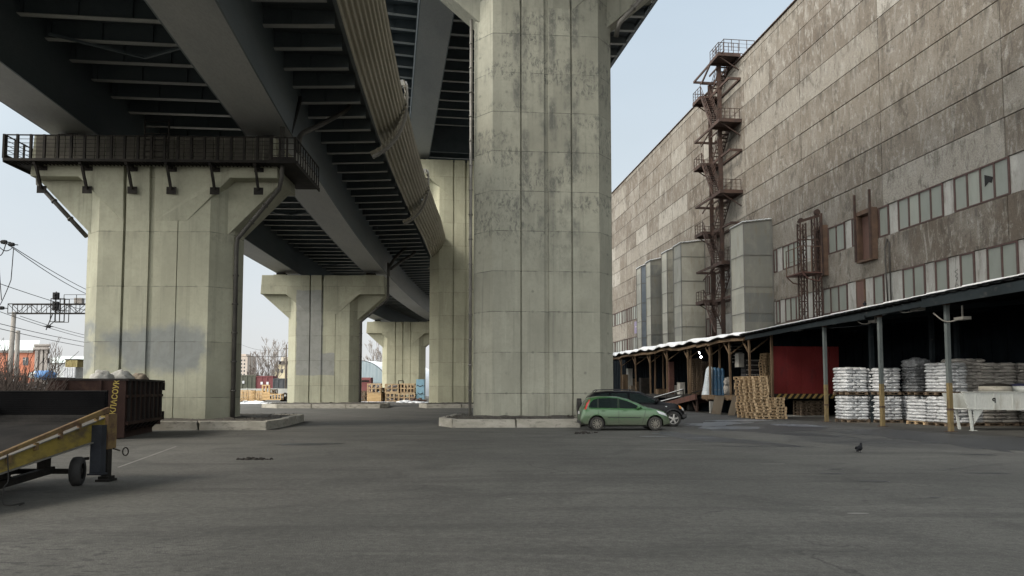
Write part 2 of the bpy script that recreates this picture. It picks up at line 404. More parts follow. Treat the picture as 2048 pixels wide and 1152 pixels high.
# ------------------------------------------------------------------ ground
def asphalt():
    m = Mt('asphalt', 0.86, 0, 0.35)
    x, y, z = m.xyz()
    big = m.noise(0.11, 6, 0.62)
    mid = m.noise(0.55, 7, 0.66, m.map((1, 1, 1), (3, 8, 0)), 0.6)
    c = m.mix(m.mr(big, 0.33, 0.68), (0.100, 0.099, 0.090), (0.175, 0.170, 0.152))
    c = m.mix(m.mr(mid, 0.42, 0.70, 0.0, 0.75), c, (0.070, 0.069, 0.063))
    # long drive marks
    st = m.noise(0.5, 6, 0.6, m.map((0.16, 1.3, 1), rot=(0, 0, 0.16)), 0.8)
    c = m.mix(m.mr(st, 0.52, 0.66, 0.0, 0.6), c, (0.060, 0.059, 0.054))
    st2 = m.noise(0.7, 5, 0.6, m.map((0.2, 1.8, 1), (4, 4, 0), rot=(0, 0, -0.25)), 0.6)
    c = m.mix(m.mr(st2, 0.56, 0.70, 0.0, 0.5), c, (0.195, 0.188, 0.17))
    # tyre scrub circles
    for (cx, cy_, r0, wd) in ((-3.45, 9.75, 0.22, 0.42), (6.0, 9.0, 5.2, 0.3), (6.0, 9.0, 6.9, 0.3), (-4.0, 24.0, 7.5, 0.35), (-4.0, 24.0, 9.2, 0.35), (14.0, 12.0, 6.0, 0.3), (14.0, 12.0, 7.7, 0.3), (2.0, 2.0, 9.0, 0.28), (2.0, 2.0, 10.6, 0.28)):
        dx = m.math('SUBTRACT', x, cx); dy = m.math('SUBTRACT', y, cy_)
        rr = m.math('POWER', m.math('ADD', m.math('POWER', m.math('ABSOLUTE', dx), 2.0), m.math('POWER', m.math('ABSOLUTE', dy), 2.0)), 0.5)
        rr = m.math('ADD', rr, m.math('MULTIPLY', m.math('SUBTRACT', mid, 0.5), 0.25))
        ring = m.band(rr, r0, r0 + wd, 0.10)
        wav = m.math('ADD', 0.5, m.math('MULTIPLY', m.math('SINE', m.math('MULTIPLY', rr, 70.0)), 0.5)) if r0 < 1 else 0.75
        k = m.math('MULTIPLY', m.math('MULTIPLY', ring, wav), m.mr(m.noise(0.35, 4, 0.6, m.map((1, 1, 1), (cx, 1, r0))), 0.38, 0.62))
        c = m.mix(m.math('MULTIPLY', k, 0.55), c, (0.055, 0.055, 0.05))
    # damp dark asphalt along the loading canopy, and oily spots towards the ramp
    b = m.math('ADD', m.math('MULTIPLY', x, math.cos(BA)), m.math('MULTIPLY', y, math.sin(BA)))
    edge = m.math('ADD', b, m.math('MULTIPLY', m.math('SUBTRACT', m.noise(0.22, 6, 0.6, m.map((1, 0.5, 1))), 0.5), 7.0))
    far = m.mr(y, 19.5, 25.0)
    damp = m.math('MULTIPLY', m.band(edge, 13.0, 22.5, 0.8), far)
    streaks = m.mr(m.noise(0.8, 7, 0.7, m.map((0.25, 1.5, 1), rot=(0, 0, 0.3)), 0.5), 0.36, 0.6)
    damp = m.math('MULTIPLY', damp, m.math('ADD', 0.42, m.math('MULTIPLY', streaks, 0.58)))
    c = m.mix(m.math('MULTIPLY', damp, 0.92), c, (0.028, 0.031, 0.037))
    near_ramp = m.math('MULTIPLY', m.mr(x, -1.0, -4.5), m.mr(y, 10.5, 8.0))
    sp = m.math('MULTIPLY', m.mr(m.noise(4.2, 4, 0.6, m.map((0.8, 2.0, 1), (1, 1, 0))), 0.56, 0.60), near_ramp)
    c = m.mix(m.math('MULTIPLY', sp, 0.85), c, (0.04, 0.04, 0.038))
    # loose dark spots on the right
    sr = m.math('MULTIPLY', m.mr(m.noise(1.1, 3, 0.5, m.map((0.55, 1.7, 1), (11, 3, 0))), 0.665, 0.69), m.math('MULTIPLY', m.band(x, 6.5, 22.0, 2.0), m.band(y, 13.0, 23.0, 1.5)))
    c = m.mix(m.math('MULTIPLY', sr, 0.7), c, (0.045, 0.046, 0.048))
    # cracks
    cr = m.vor(0.34, m.map((1, 1.0, 1), vec=None), 'DISTANCE_TO_EDGE')
    wv = m.n('ShaderNodeVectorMath'); wv.operation = 'ADD'
    nz = m.n('ShaderNodeTexNoise'); nz.inputs['Scale'].default_value = 0.8; nz.inputs['Detail'].default_value = 6; m.set(nz.inputs['Vector'], m.oc)
    sc_ = m.n('ShaderNodeVectorMath'); sc_.operation = 'SCALE'; m.set(sc_.inputs[0], nz.outputs['Color']); sc_.inputs['Scale'].default_value = 1.6
    m.set(wv.inputs[0], m.oc); m.set(wv.inputs[1], sc_.outputs[0])
    m.set(cr.node.inputs['Vector'], m.map((0.6, 0.9, 1), vec=wv.outputs[0]))
    ck = m.math('MULTIPLY', m.mr(cr, 0.0, 0.010, 1.0, 0.0), m.mr(m.noise(0.25, 3, 0.5, m.map((1, 1, 1), (2, 6, 0))), 0.50, 0.60))
    c = m.mix(m.math('MULTIPLY', ck, 0.75), c, (0.045, 0.045, 0.042))
    # aggregate and grit
    gt = m.noise(9, 7, 0.75)
    c = m.mix(m.mr(gt, 0.46, 0.66, 0.0, 0.55), c, (0.055, 0.054, 0.050))
    c = m.mix(m.mr(gt, 0.50, 0.32, 0.0, 0.40), c, (0.21, 0.205, 0.19))
    pl_ = m.vor(0.16, m.map((1, 0.7, 1), (3, 1, 0)), 'F1', 'Color')
    c = m.mix(1.0, c, m.mr(pl_, 0.0, 1.0, 0.90, 1.07), 'MULTIPLY')
    ag = m.noise(38, 5, 0.8)
    c = m.mix(m.mr(ag, 0.3, 0.72, 0.0, 0.75), c, (0.05, 0.049, 0.045))
    ag2 = m.vor(55)
    c = m.mix(m.mr(ag2, 0.0, 0.35, 0.45, 0.0), c, (0.26, 0.255, 0.235))
    m.col(c)
    wet = m.math('MULTIPLY', m.mr(m.noise(0.6, 5, 0.6, m.map((0.3, 1.3, 1), (6, 2, 0))), 0.52, 0.68), damp)
    m.rgh(m.math('SUBTRACT', 0.9, m.math('MULTIPLY', m.math('ADD', m.math('MULTIPLY', wet, 0.85), m.math('MULTIPLY', damp, 0.15)), 0.52)))
    m.bump(m.math('ADD', m.math('MULTIPLY', ag, 0.5), m.math('ADD', m.math('MULTIPLY', mid, 0.8), m.math('MULTIPLY', ag2, 0.3))), 0.55, 0.02)
    return m.m
mb = MB()
# one sheet to the horizon, finer near the camera and very gently uneven
xs = [-3000, -600, -200] + [-90 + 6 * i for i in range(31)] + [200, 600, 3000]
ys = [-600, -120, -40] + [-10 + 5 * i for i in range(38)] + [260, 500, 1200, 4000]
def gz(x, y):
    return 0.0
vg = [[mb.v((x, y, gz(x, y))) for y in ys] for x in xs]
for i in range(len(xs) - 1):
    for j in range(len(ys) - 1): mb.face([vg[i][j], vg[i+1][j], vg[i+1][j+1], vg[i][j+1]])
tag(mb.build('ground', asphalt()), kind='structure')

def patch(name, ring, z, m, seed=0, jag=0.12, th=0.0):
    """irregular flat sheet lying on the ground"""
    c = Vector((sum(p[0] for p in ring) / len(ring), sum(p[1] for p in ring) / len(ring), 0))
    pts = []
    rr = resub([Vector((p[0], p[1], 0)) for p in ring] + [Vector((ring[0][0], ring[0][1], 0))], 7)[:-1]
    for i, p in enumerate(rr):
        k = 1 + jag * mnoise.noise(Vector((p.x * 2.3, p.y * 2.3, seed)))
        pts.append(c + (p - c) * k + Vector((0, 0, z)))
    mb = MB(); mb.poly(pts)
    return mb.build(name, m)
def ell(cx, cy, a, b, n=10, rot=0.0):
    return [(cx + a*math.cos(t)*math.cos(rot) - b*math.sin(t)*math.sin(rot), cy + a*math.cos(t)*math.sin(rot) + b*math.sin(t)*math.cos(rot)) for t in [2*math.pi*i/n for i in range(n)]]
wet = Mt('puddle_water', 0.04, 0, 0.6); wet.col((0.03, 0.032, 0.034)); PAL['water'] = wet.m
spill = worn('spilt_dust', (0.26, 0.255, 0.235), (0.20, 0.195, 0.18), 1.5, 0.95, 0, 0.1)
damp_m = worn('damp_asphalt', (0.045, 0.047, 0.05), (0.06, 0.062, 0.064), 1.0, 0.45, 0, 0.25, (1, 1, 1), None, .5, 40)
for k_, ring_ in enumerate(([(1640, 863), (1760, 857), (1900, 868), (2060, 876), (2060, 903), (1900, 890), (1760, 872)], [(1400, 853), (1560, 849), (1660, 856), (1560, 864), (1420, 861)], [(1300, 866), (1340, 864), (1420, 872), (1560, 887), (1600, 893), (1480, 887), (1380, 879)], [(1480, 862), (1640, 868), (1720, 876), (1600, 871)], [(540, 889), (620, 886.5), (690, 887), (620, 891)])):
    q_ = [gnd(*v_) for v_ in ring_]; tag(patch('damp_patch', [(v_.x, v_.y) for v_ in q_], 0.004 + 0.0005 * k_, damp_m, k_ + 60, 0.35), kind='structure')
wet_sheen = worn('painted_wet_sheen', (0.20, 0.225, 0.26), (0.34, 0.37, 0.41), 2.5, 0.35, 0, 0.2, (0.5, 2, 1), (0.07, 0.075, 0.085), 0.5, 20)  # pale colour paints the sky's reflection on wet asphalt
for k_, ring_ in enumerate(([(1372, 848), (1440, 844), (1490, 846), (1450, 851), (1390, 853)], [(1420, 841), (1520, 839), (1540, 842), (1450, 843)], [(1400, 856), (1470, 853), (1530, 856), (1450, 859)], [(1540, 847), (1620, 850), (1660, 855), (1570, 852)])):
    q_ = [gnd(*v_) for v_ in ring_]; tag(patch('wet_sheen', [(v_.x, v_.y) for v_ in q_], 0.009 + 0.0005 * k_, wet_sheen, k_ + 70, 0.6), kind='structure')
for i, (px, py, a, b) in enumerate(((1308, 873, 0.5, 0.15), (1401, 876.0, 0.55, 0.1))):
    p = gnd(px, py); tag(patch('wet_sheen', ell(p.x, p.y, a, b, 10, 0.1 * i), 0.008, wet_sheen, i, 0.5), kind='structure')
for i, (px, py, a, b) in enumerate(((1665, 947.5, 0.29, 0.10), (1670, 939, 0.20, 0.07), (1745, 962.5, 0.27, 0.09), (1952, 909.5, 0.62, 0.16), (1965, 946.5, 0.36, 0.10), (1400, 884, 1.5, 0.14), (1510, 893, 1.9, 0.12), (1890, 940, 0.15, .06), (1918, 937, 0.16, .05), (1975, 930, 0.2, .06), (1865, 995, 0.15, .06))):
    p = gnd(px, py); tag(patch('damp_spot', ell(p.x, p.y, a, b, 10, -0.1), 0.004, damp_m, i + 20, 0.7), kind='structure')
for i, (px, py, a, b) in enumerate(((1718, 1027, 0.16, 0.05), (1550, 928, 0.30, 0.04), (1018, 998, 0.09, 0.03), (1370, 899, .5, .05))):
    p = gnd(px, py); tag(patch('dust_spill', ell(p.x, p.y, a, b, 9, 0.0), 0.004, spill, i + 40, 0.8), kind='structure')

# ------------------------------------------------------------------ left bridge: axis and deck edge
def axL(Y): return -17.1 - 0.0926 * (Y - 36) + 0.000742 * (Y - 36) ** 2
def hdL(Y): return math.atan(-0.0926 + 0.001484 * (Y - 36))
def edL(Y):
    Yc = min(Y, 68); e_ = -6.45 - 0.0862 * (Yc - 26.8) + 0.00103 * (Yc - 26.8) ** 2
    return e_ if Y <= 68 else axL(Y) + (e_ - axL(68))
def ptL(off, Y, z):
    h = hdL(Y); return Vector((axL(Y) + off * math.cos(h), Y - off * math.sin(h), z))
def ptE(off, Y, z):
    h = hdL(Y); return Vector((edL(Y) + off * math.cos(h), Y - off * math.sin(h), z))
HR = R(-8.6)
def axR(Y): return 1.7 - 0.1667 * (Y - 38)
def ptR(off, Y, z): return Vector((axR(Y) + off * math.cos(HR), Y - off * math.sin(HR), z))

def sweep(mb, sec, f, Ys):
    """closed section swept along a path: f(off, Y, z)"""
    rings = [[mb.v(f(o, Y, z)) for o, z in sec] for Y in Ys]; n = len(sec)
    for a, b in zip(rings[:-1], rings[1:]):
        for k in range(n): mb.face([a[k], a[(k+1) % n], b[(k+1) % n], b[k]])
    mb.face(rings[0][::-1]); mb.face(rings[-1])

def bridge(name, label, f, Ys, zs, gofs, half, step, rights, base):
    """zs: soffit z. f(off,Y,z). rights: function for the right deck edge (point)"""
    t = thing(name, label, 'bridge', base)
    Y0, Y1 = Ys
    YY = [Y0 + (Y1 - Y0) * i / 36 for i in range(37)]
    H = 3.3; zf = zs + 2.45; zd = zs + H
    for g in gofs:
        mb = MB()
        sweep(mb, [(g - 1.1, zs), (g - 1.1, zd - 0.02), (g + 1.1, zd - 0.02), (g + 1.1, zs)], f, YY)
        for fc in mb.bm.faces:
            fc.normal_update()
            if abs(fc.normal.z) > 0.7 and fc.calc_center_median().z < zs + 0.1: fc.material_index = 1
        # bottom flange lips, splice plates and web stiffeners
        for sgn in (-1, 1):
            sweep(mb, [(g + sgn * 1.1, zs), (g + sgn * 1.1, zs + 0.04), (g + sgn * 1.17, zs + 0.04), (g + sgn * 1.17, zs)], f, YY)
        Y = Y0 + 5
        while Y < Y1:
            for sgn in (-1, 1):
                a = f(g + sgn * 1.106, Y - 0.35, zs + 0.15); b = f(g + sgn * 1.106, Y + 0.35, zs + 0.15)
                c_ = f(g + sgn * 1.106, Y + 0.35, zd - 0.2); d_ = f(g + sgn * 1.106, Y - 0.35, zd - 0.2)
                mb.quad(a, b, c_, d_)
            mb.mi = 1
            mb.quad(f(g - 1.0, Y - 0.3, zs - 0.006), f(g + 1.0, Y - 0.3, zs - 0.006), f(g + 1.0, Y + 0.3, zs - 0.006), f(g - 1.0, Y + 0.3, zs - 0.006))
            mb.mi = 0
            Y += 10.5
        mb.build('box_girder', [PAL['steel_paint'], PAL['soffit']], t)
    # deck slab with edge parapet
    mb = MB()
    rings = []
    for Y in YY:
        r = rights(Y); l = f(-half, Y, 0)
        P = lambda k, z: Vector((l.x + (r.x - l.x) * k, l.y + (r.y - l.y) * k, z))
        rings.append([mb.v(P(0, zd)), mb.v(P(0, zd + 0.55)), mb.v(P(1, zd + 0.55)), mb.v(P(1, zd))])
    for a, b in zip(rings[:-1], rings[1:]):
        for k in range(4): mb.face([a[k], a[(k+1) % 4], b[(k+1) % 4], b[k]])
    mb.face(rings[0][::-1]); mb.face(rings[-1])
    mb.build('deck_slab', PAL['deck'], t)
    mb = MB()
    for side in (0, 1):
        rings = []
        for Y in YY:
            r = rights(Y); l = f(-half, Y, 0)
            q = r if side else l; d = (r - l).normalized() * (-1 if side else 1)
            rings.append([mb.v((q.x + d.x * o, q.y + d.y * o, z)) for o, z in ((-0.05, zd - 0.25), (-0.05, zd + 1.7), (0.25, zd + 1.7), (0.25, zd - 0.25))])
        for a, b in zip(rings[:-1], rings[1:]):
            for k in range(4): mb.face([a[k], a[(k+1) % 4], b[(k+1) % 4], b[k]])
        mb.face(rings[0][::-1]); mb.face(rings[-1])
    mb.build('parapet', PAL['steel_paint'], t)
    # cross beams: web, bright lower flange, stiffeners
    Y = Y0 + 1; k = 0
    while Y < Y1 - 0.5:
        mb = MB(); r = rights(Y); l = f(-half, Y, 0); d = (r - l); L = d.length; d.normalize(); nrm = Vector((-d.y, d.x, 0))
        u0, u1 = 0.3, L - 0.35
        q = lambda u, o, z: Vector((l.x + d.x * u + nrm.x * o, l.y + d.y * u + nrm.y * o, z))
        # the brackets outside the girders get shallower to the edge
        gl, gr = half + gofs[0], half + gofs[1]
        def zb(u):
            if u < gl: return zf + 0.22 * (1 - u / gl)
            if u > gr: return zf + 0.22 * (u - gr) / (L - gr)
            return zf
        us = [u0, gl, gr, u1]
        for a, b in zip(us[:-1], us[1:]):
            for s_ in (-0.012, 0.012):
                mb.quad(q(a, s_, zb(a)), q(b, s_, zb(b)), q(b, s_, zd - 0.003), q(a, s_, zd - 0.003))
            v = [mb.v(q(*p)) for p in ((a, -0.15, zb(a)), (b, -0.15, zb(b)), (b, 0.15, zb(b)), (a, 0.15, zb(a)), (a, -0.15, zb(a) + 0.03), (b, -0.15, zb(b) + 0.03), (b, 0.15, zb(b) + 0.03), (a, 0.15, zb(a) + 0.03))]
            mb.mi = 1
            for qd in ((0, 3, 2, 1), (4, 5, 6, 7), (0, 1, 5, 4), (2, 3, 7, 6)): mb.face([v[i] for i in qd])
            mb.mi = 0
        n = int(L / 1.9)
        for i in range(1, n):
            u = L * i / n
            mb.quad(q(u, -0.013, zb(u) + 0.03), q(u, -0.13, zb(u) + 0.03), q(u, -0.13, zd - 0.01), q(u, -0.013, zd - 0.01))
        mb.build('cross_beam', [PAL['steel_paint'], PAL['flange']], t)
        Y += step; k += 1
    return t

ZL, ZR = 14.3, 26.6
left_bridge = bridge('road_bridge', 'lower steel girder road bridge curving away over the yard, corrugated fascia on its edge', ptL, (-14, 175), ZL, (-4.45, 5.05), 9.4, 2.1,
                     lambda Y: Vector((edL(Y) - 0.45, Y - 11 * math.sin(hdL(Y)), 0)), (axL(36), 36, 14))
right_bridge = bridge('road_bridge', 'higher steel girder road bridge crossing above the tall stained pier', ptR, (-14, 99), ZR, (-5.05, 5.05), 9.9, 2.15,
                      lambda Y: ptR(10.8, Y, 0), (axR(38), 38, 26))
def bit(t, name, m, fn, **k):
    mb = MB(); fn(mb); return mb.build(name, m, t, **k)

# corrugated fascia panels along the right edge of the lower bridge, each ending in a curved rib
def bez(p0, p1, p2, t): return ((1-t)**2*p0[0] + 2*(1-t)*t*p1[0] + t*t*p2[0], (1-t)**2*p0[1] + 2*(1-t)*t*p1[1] + t*t*p2[1])
S0, S1, S2 = (0.0, 15.9), (1.08, 16.35), (1.46, 17.75)
N_C = 10
def fascia(Ya, Yb, lift):
    mb = MB(); mb.sm = True
    nu = 80; nv = max(8, int((Yb - Ya) / 1.2))
    def f(u, v):
        o, z = bez(S0, S1, S2, u); o2, z2 = bez(S0, S1, S2, min(u + 0.01, 1.001))
        tx, tz = o2 - o, z2 - z; l = math.hypot(tx, tz); nx, nz = tz / l, -tx / l
        h = 0.062 * math.tanh(2.2 * math.sin(u * N_C * 2 * math.pi)) + lift
        return ptE(o + nx * h, Ya + (Yb - Ya) * v, z + nz * h)
    mb.grid(f, nu, nv)
    o = mb.build('fascia_panel', PAL['corr'], left_bridge)
    return o
R0, R1, R2 = (-0.42, 14.72), (1.72, 15.75), (1.42, 18.85)
for (Ya, Yb, lift, rib) in ((-12, 40.6, 0.0, True), (40.0, 57.3, 0.09, True), (56.6, 79.5, 0.18, True)):
    fp = fascia(Ya, Yb, lift)
    if rib:
        mb = MB(); Yr = Yb - 0.15; pts = [bez(R0, R1, R2, i / 16) for i in range(17)]
        for i in range(16):
            (o0, z0), (o1, z1) = pts[i], pts[i+1]
            a, b = ptE(o0 + 0.10, Yr, z0 - 0.05), ptE(o1 + 0.10, Yr, z1 - 0.02)
            mb.beam(a, b, 0.14, 0.22, up=(0, 1, 0))
        # curled tip and the ragged stub of sheet behind the rib
        mb.mi = 1
        tip = [ptE(1.46, Yr, 18.8), ptE(1.36, Yr - 0.05, 19.0), ptE(1.12, Yr - 0.15, 18.9), ptE(0.9, Yr - 0.25, 18.55)]
        for a, b in zip(tip[:-1], tip[1:]): mb.beam(a, b, 0.30, 0.04, up=(0, 1, 0.2))
        mb.mi = 2; mb.sm = True
        def g(u, v):
            o_, z_ = bez(R0, R1, R2, u); return ptE(o_ + 0.05 * math.sin(u * 16 * 2 * math.pi), Yr - 0.45 + 0.7 * v, z_ + 0.12 + 0.03 * math.sin(u * 90))
        mb.grid(g, 64, 1); mb.sm = False
        mb.build('rib', [PAL['rib'], PAL['flange'], PAL['corr']], fp)

# ------------------------------------------------------------------ piers
def pier(cx, Yf, ztop, rot, label, mats, W=3.78, F=2.8, C=0.9, D=2.9, capW=6.35, grooves=(), seatz=None, caph=2.0):
    """stem with chamfered corners and vertical grooves, cap with sloping haunches"""
    org = rz((cx, Yf, 0), -rot)
    t = thing('bridge_pier', label, 'bridge pier', org, rot)
    ox, oy = ORG[t.name].x, ORG[t.name].y
    M_ = Matrix.Translation((ox, oy, 0))
    mb = MB()
    zc = ztop - caph; zh = zc - 2.4
    front = [(-W, C), (-F, 0)]
    for (gx, gw, gd) in grooves:
        front += [(gx - gw / 2, 0), (gx - gw / 2 + 0.01, gd), (gx + gw / 2 - 0.01, gd), (gx + gw / 2, 0)]
    front += [(F, 0), (W, C)]
    plan = front + [(W, D - C), (F, D), (-F, D), (-W, D - C)]
    mb.prism(plan, 0.0, ztop - 0.4, 'z', M_)
    st = mb.build('stem', mats[0], t)
    mb = MB()
    # deep haunches, set back behind the front plate
    y0, y1 = C * 0.72, D - C * 0.72
    mb.prism([(-capW, ztop - 0.012), (-capW - 0.12, zc), (-W + 0.3, zh - 0.25), (W - 0.3, zh - 0.25), (capW + 0.12, zc), (capW, ztop - 0.012)], y0, y1, 'y', M_)
    # cap beam: front and back plates that run into the stem along a diagonal, parted where the grooves run up through them
    zlow = zc - 2.05
    gs = sorted([(g_[0] - g_[1] / 2, g_[0] + g_[1] / 2) for g_ in grooves if g_[1] > 0.06]) if grooves else []
    def pieces():
        xs_ = [-1.5] + [q for g_ in gs for q in g_] + [1.5]
        segs = [(xs_[k], xs_[k + 1]) for k in range(0, len(xs_), 2)]
        for k, (a_, b_) in enumerate(segs):
            p = [(a_, ztop), (a_, zlow), (b_, zlow), (b_, ztop)]
            if k == 0: p = [(-capW, ztop), (-capW - 0.12, zc), (-W - 0.05, zc)] + ([(a_, zlow)] if b_ > a_ else []) + [(b_, zlow), (b_, ztop)]
            if k == len(segs) - 1: p = p[:-2] + [(b_, zlow), (W + 0.05, zc), (capW + 0.12, zc), (capW, ztop)]
            yield p
    for prof in pieces():
        n_ = len(prof)
        for (ya, yb, bend) in ((-0.17, y0 - 0.002, 1), (D + 0.17, y1 + 0.002, -1)):
            a = [mb.v(M_ @ Vector((p[0], (ya if p[1] > zc - 0.5 else -0.004 if bend == 1 else D + 0.004), p[1]))) for p in prof]
            b = [mb.v(M_ @ Vector((p[0], yb, p[1]))) for p in prof]
            mb.face(a); mb.face(b[::-1])
            for i in range(n_): mb.face([a[i], a[(i+1) % n_], b[(i+1) % n_], b[i]])
    # joints between cap segments
    mb.build('cap', mats[1], t, bevel=0.03)
    for gx, bw in ((-4.75, 1.3), (4.75, 1.3)):
        mb = MB()
        mb.box(gx - bw / 2, gx + bw / 2, D/2 - 0.8, D/2 + 0.8, ztop + 0.001, ztop + 0.18, M_)
        mb.mi = 1; mb.box(gx - 0.45, gx + 0.45, D/2 - 0.45, D/2 + 0.45, ztop + 0.181, ztop + 0.44, M_)
        mb.build('bearing', [mats[1], PAL['dark_steel']], t)
    return t, M_

BASE1, DARK1 = (0.375, 0.374, 0.288), (0.15, 0.148, 0.125)
BASE2, DARK2 = (0.335, 0.335, 0.275), (0.095, 0.098, 0.090)
cm1 = concrete('pier_concrete_patched', BASE1, DARK1, 1.0, 0.12, (-1, 30), 2.6, 1.2, [(-4.2, -2.75, 2.6, 4.9, 0.25), (-1.5, 2.5, 2.7, 4.6, 0.35), (-2.3, -1.2, 3.7, 4.5, 0.4)], (0.20, 0.215, 0.215), 0.3, holes=0.25)
cm1c = concrete('cap_concrete', BASE1, DARK1, 2.0, 0.2, (-1, 40), 9.0, 3.0, None, None, 0.35, holes=0)
cm2 = concrete('pier_concrete_stained', BASE2, DARK2, 3.0, 0.95, (9.0, 40), 2.1, 0.52, None, None, 0.4, grooves=(-1.75, -1.32, -0.4, 0.12, 0.95, 1.35), holes=0.4, jointk=0.85)
cm2c = concrete('cap_concrete_stained', BASE2, DARK2, 4.0, 0.5, (-1, 40), 9.0, 3.0, None, None, 0.35, holes=0)
cm3 = concrete('pier_concrete_grey_patch', (0.40, 0.398, 0.302), DARK1, 5.0, 0.05, (-1, 30), 2.6, 0.4, [(-2.7, 0.0, 3.3, 12.2, 0.05), (-0.3, 1.3, 3.3, 5.6, 0.05)], (0.25, 0.257, 0.25), 0.25, holes=0)
cm4 = concrete('pier_concrete_far', (0.455, 0.445, 0.325), (0.23, 0.215, 0.165), 6.0, 0.1, (-1, 40), 2.45, 0.3, None, None, 0.3, holes=0.15)
ZC, ZCR = 13.75, 26.0
p1, M1 = pier(-16.83, 34.4, ZC, 0.03, 'concrete pier with a grey repainted band, steel walkway round its cap', (cm1, cm1c), W=3.47, F=2.58, C=0.75, capW=5.62, grooves=((-1.39, 0.13, 0.16), (-0.13, 0.24, 0.10), (1.09, 0.05, 0.05)))
p2, M2 = pier(-19.8, 77.0, ZC, 0.02, 'concrete pier in mid yard with a grey vertical repaint stripe', (cm3, cm3), grooves=((-1.3, 0.13, 0.14), (0.0, 0.22, 0.10), (1.35, 0.06, 0.05)))
p3, M3 = pier(-19.2, 130.0, ZC, 0.0, 'most distant concrete pier, behind the crates and blue bins', (cm4, cm4), grooves=((-1.3, 0.15, 0.14), (0.0, 0.2, 0.1), (1.35, 0.10, 0.05)))
pm, Mm = pier(1.78, 38.0, ZCR, 0.085, 'tall weather-stained concrete pier rising beside the parked cars', (cm2, cm2c), W=3.70, F=2.80, C=1.05, grooves=((-1.32, 0.09, 0.12), (0.02, 0.24, 0.10), (1.35, 0.09, 0.12)))
p5, M5 = pier(-4.85, 77.0, ZCR, 0.085, 'tall clean concrete pier half hidden behind the stained one', (cm4, cm4), grooves=((-1.3, 0.13, 0.14), (0.0, 0.22, 0.10), (1.35, 0.09, 0.1)))
# transverse diaphragm of the higher bridge over its second pier, with a manhole
def dia(mb):
    Y = 76.5; z0, z1 = ZR + 0.05, ZR + 3.2
    mb.beam(ptR(-3.9, Y, (z0+z1)/2), ptR(3.9, Y, (z0+z1)/2), 0.1, z1 - z0)
    mb.mi = 1; c_ = ptR(0.6, Y - 0.07, ZR + 1.6)
    mb.tube([c_, c_ + Vector((0, -0.02, 0))], 0.45, 20)
bit(right_bridge, 'diaphragm', [PAL['deck'], PAL['black']], dia)

# drain pipes on the piers
def pier_pipe(t, M, pts, r, m, clamps=True):
    mb = MB(); P = [M @ Vector(p) for p in pts]; mb.tube(P, r, 10)
    if clamps:
        for a, b in zip(P[:-1], P[1:]):
            L = (b - a).length; n = int(L / 1.4)
            for i in range(1, n + 1):
                c_ = a + (b - a) * (i / (n + 1)); d = (b - a).normalized() * 0.035
                mb.tube([c_ - d, c_ + d], r * 1.35, 10)
    return mb.build('drainpipe', m, t)
pier_pipe(p1, M1, [(5.98, -0.35, ZC + 0.4), (5.98, -0.30, 11.75), (5.75, 0.10, 11.3), (3.70, 0.55, 9.0), (3.62, 0.65, 8.6), (3.62, 0.65, 0.35)], 0.105, PAL['dark_pipe'])
pier_pipe(p1, M1, [(-5.98, 0.8, 12.2), (-5.95, 0.8, 11.66), (-3.56, 0.8, 9.1)], 0.105, PAL['dark_pipe'])
pier_pipe(pm, Mm, [(-3.90, 0.9, ZCR - 4.4), (-3.90, 0.9, 0.4)], 0.085, PAL['pipe'])
pier_pipe(pm, Mm, [(6.3, -0.1, 23.95), (4.0, 0.2, 21.4), (3.93, 0.7, 20.9)], 0.13, PAL['pipe'])
pier_pipe(p2, M2, [(6.75, 0.2, ZC + 1.4), (6.75, 0.2, 11.45), (6.5, 0.3, 11.1), (3.9, 0.5, 8.9), (3.88, 0.5, 0.4)], 0.13, PAL['dark_pipe'])

# walkway bolted round the cap of the first pier
wk = thing('inspection_walkway', 'black steel inspection walkway with railings around the cap of the left pier', 'walkway', ORG[p1.name] + Vector((0, -0.4, 11)), 0.03)
def L1(x, y, z): return M1 @ Vector((x, y, z))
zw = 12.3; xl, xr = -6.5, 5.62
def wdeck(mb):
    mb.prism([(xl, -0.95), (xr, -0.95), (xr + 0.0, -0.2), (xl, -0.2)], zw, zw + 0.06, 'z', M1)
    for x0_, x1_ in ((xl, xl + 1.3), (xr - 0.05, xr + 1.15)):
        mb.prism([(x0_, -0.949), (x1_, -0.949), (x1_, 3.8), (x0_, 3.8)], zw - 0.002, zw + 0.058, 'z', M1)
    mb.beam(L1(xl, -0.97, zw - 0.01), L1(xr + 1.15, -0.97, zw - 0.01), 0.05, 0.12)
    mb.beam(L1(xl, -0.94, zw - 0.03), L1(xl, 3.8, zw - 0.03), 0.05, 0.2)
    mb.beam(L1(xr + 1.17, -0.94, zw - 0.03), L1(xr + 1.17, 3.8, zw - 0.03), 0.05, 0.2)
    n = 70
    for i in range(n):
        x = xl + (xr - xl) * i / n
        mb.beam(L1(x, -0.93, zw - 0.04), L1(x, -0.22, zw - 0.04), 0.03, 0.05)
bit(wk, 'grating', PAL['dark_steel'], wdeck)
def rail_run(mb, a, b, h, n, bars=4, kick=True, pw=0.075):
    a, b = Vector(a), Vector(b)
    for i in range(n + 1):
        p = a + (b - a) * i / n; mb.beam(p, p + Vector((0, 0, h)), pw)
    for k in range(bars):
        z = h * (1 - k / bars) - 0.03; mb.beam(a + Vector((0, 0, z)), b + Vector((0, 0, z)), 0.05 if k == 0 else 0.022)
    if kick: mb.beam(a + Vector((0, 0, 0.1)), b + Vector((0, 0, 0.1)), 0.02, 0.16)
def wr1(mb):
    rail_run(mb, L1(xl, -0.92, zw + 0.06), L1(xr, -0.92, zw + 0.06), 1.12, 20, 6, False, pw=0.10)
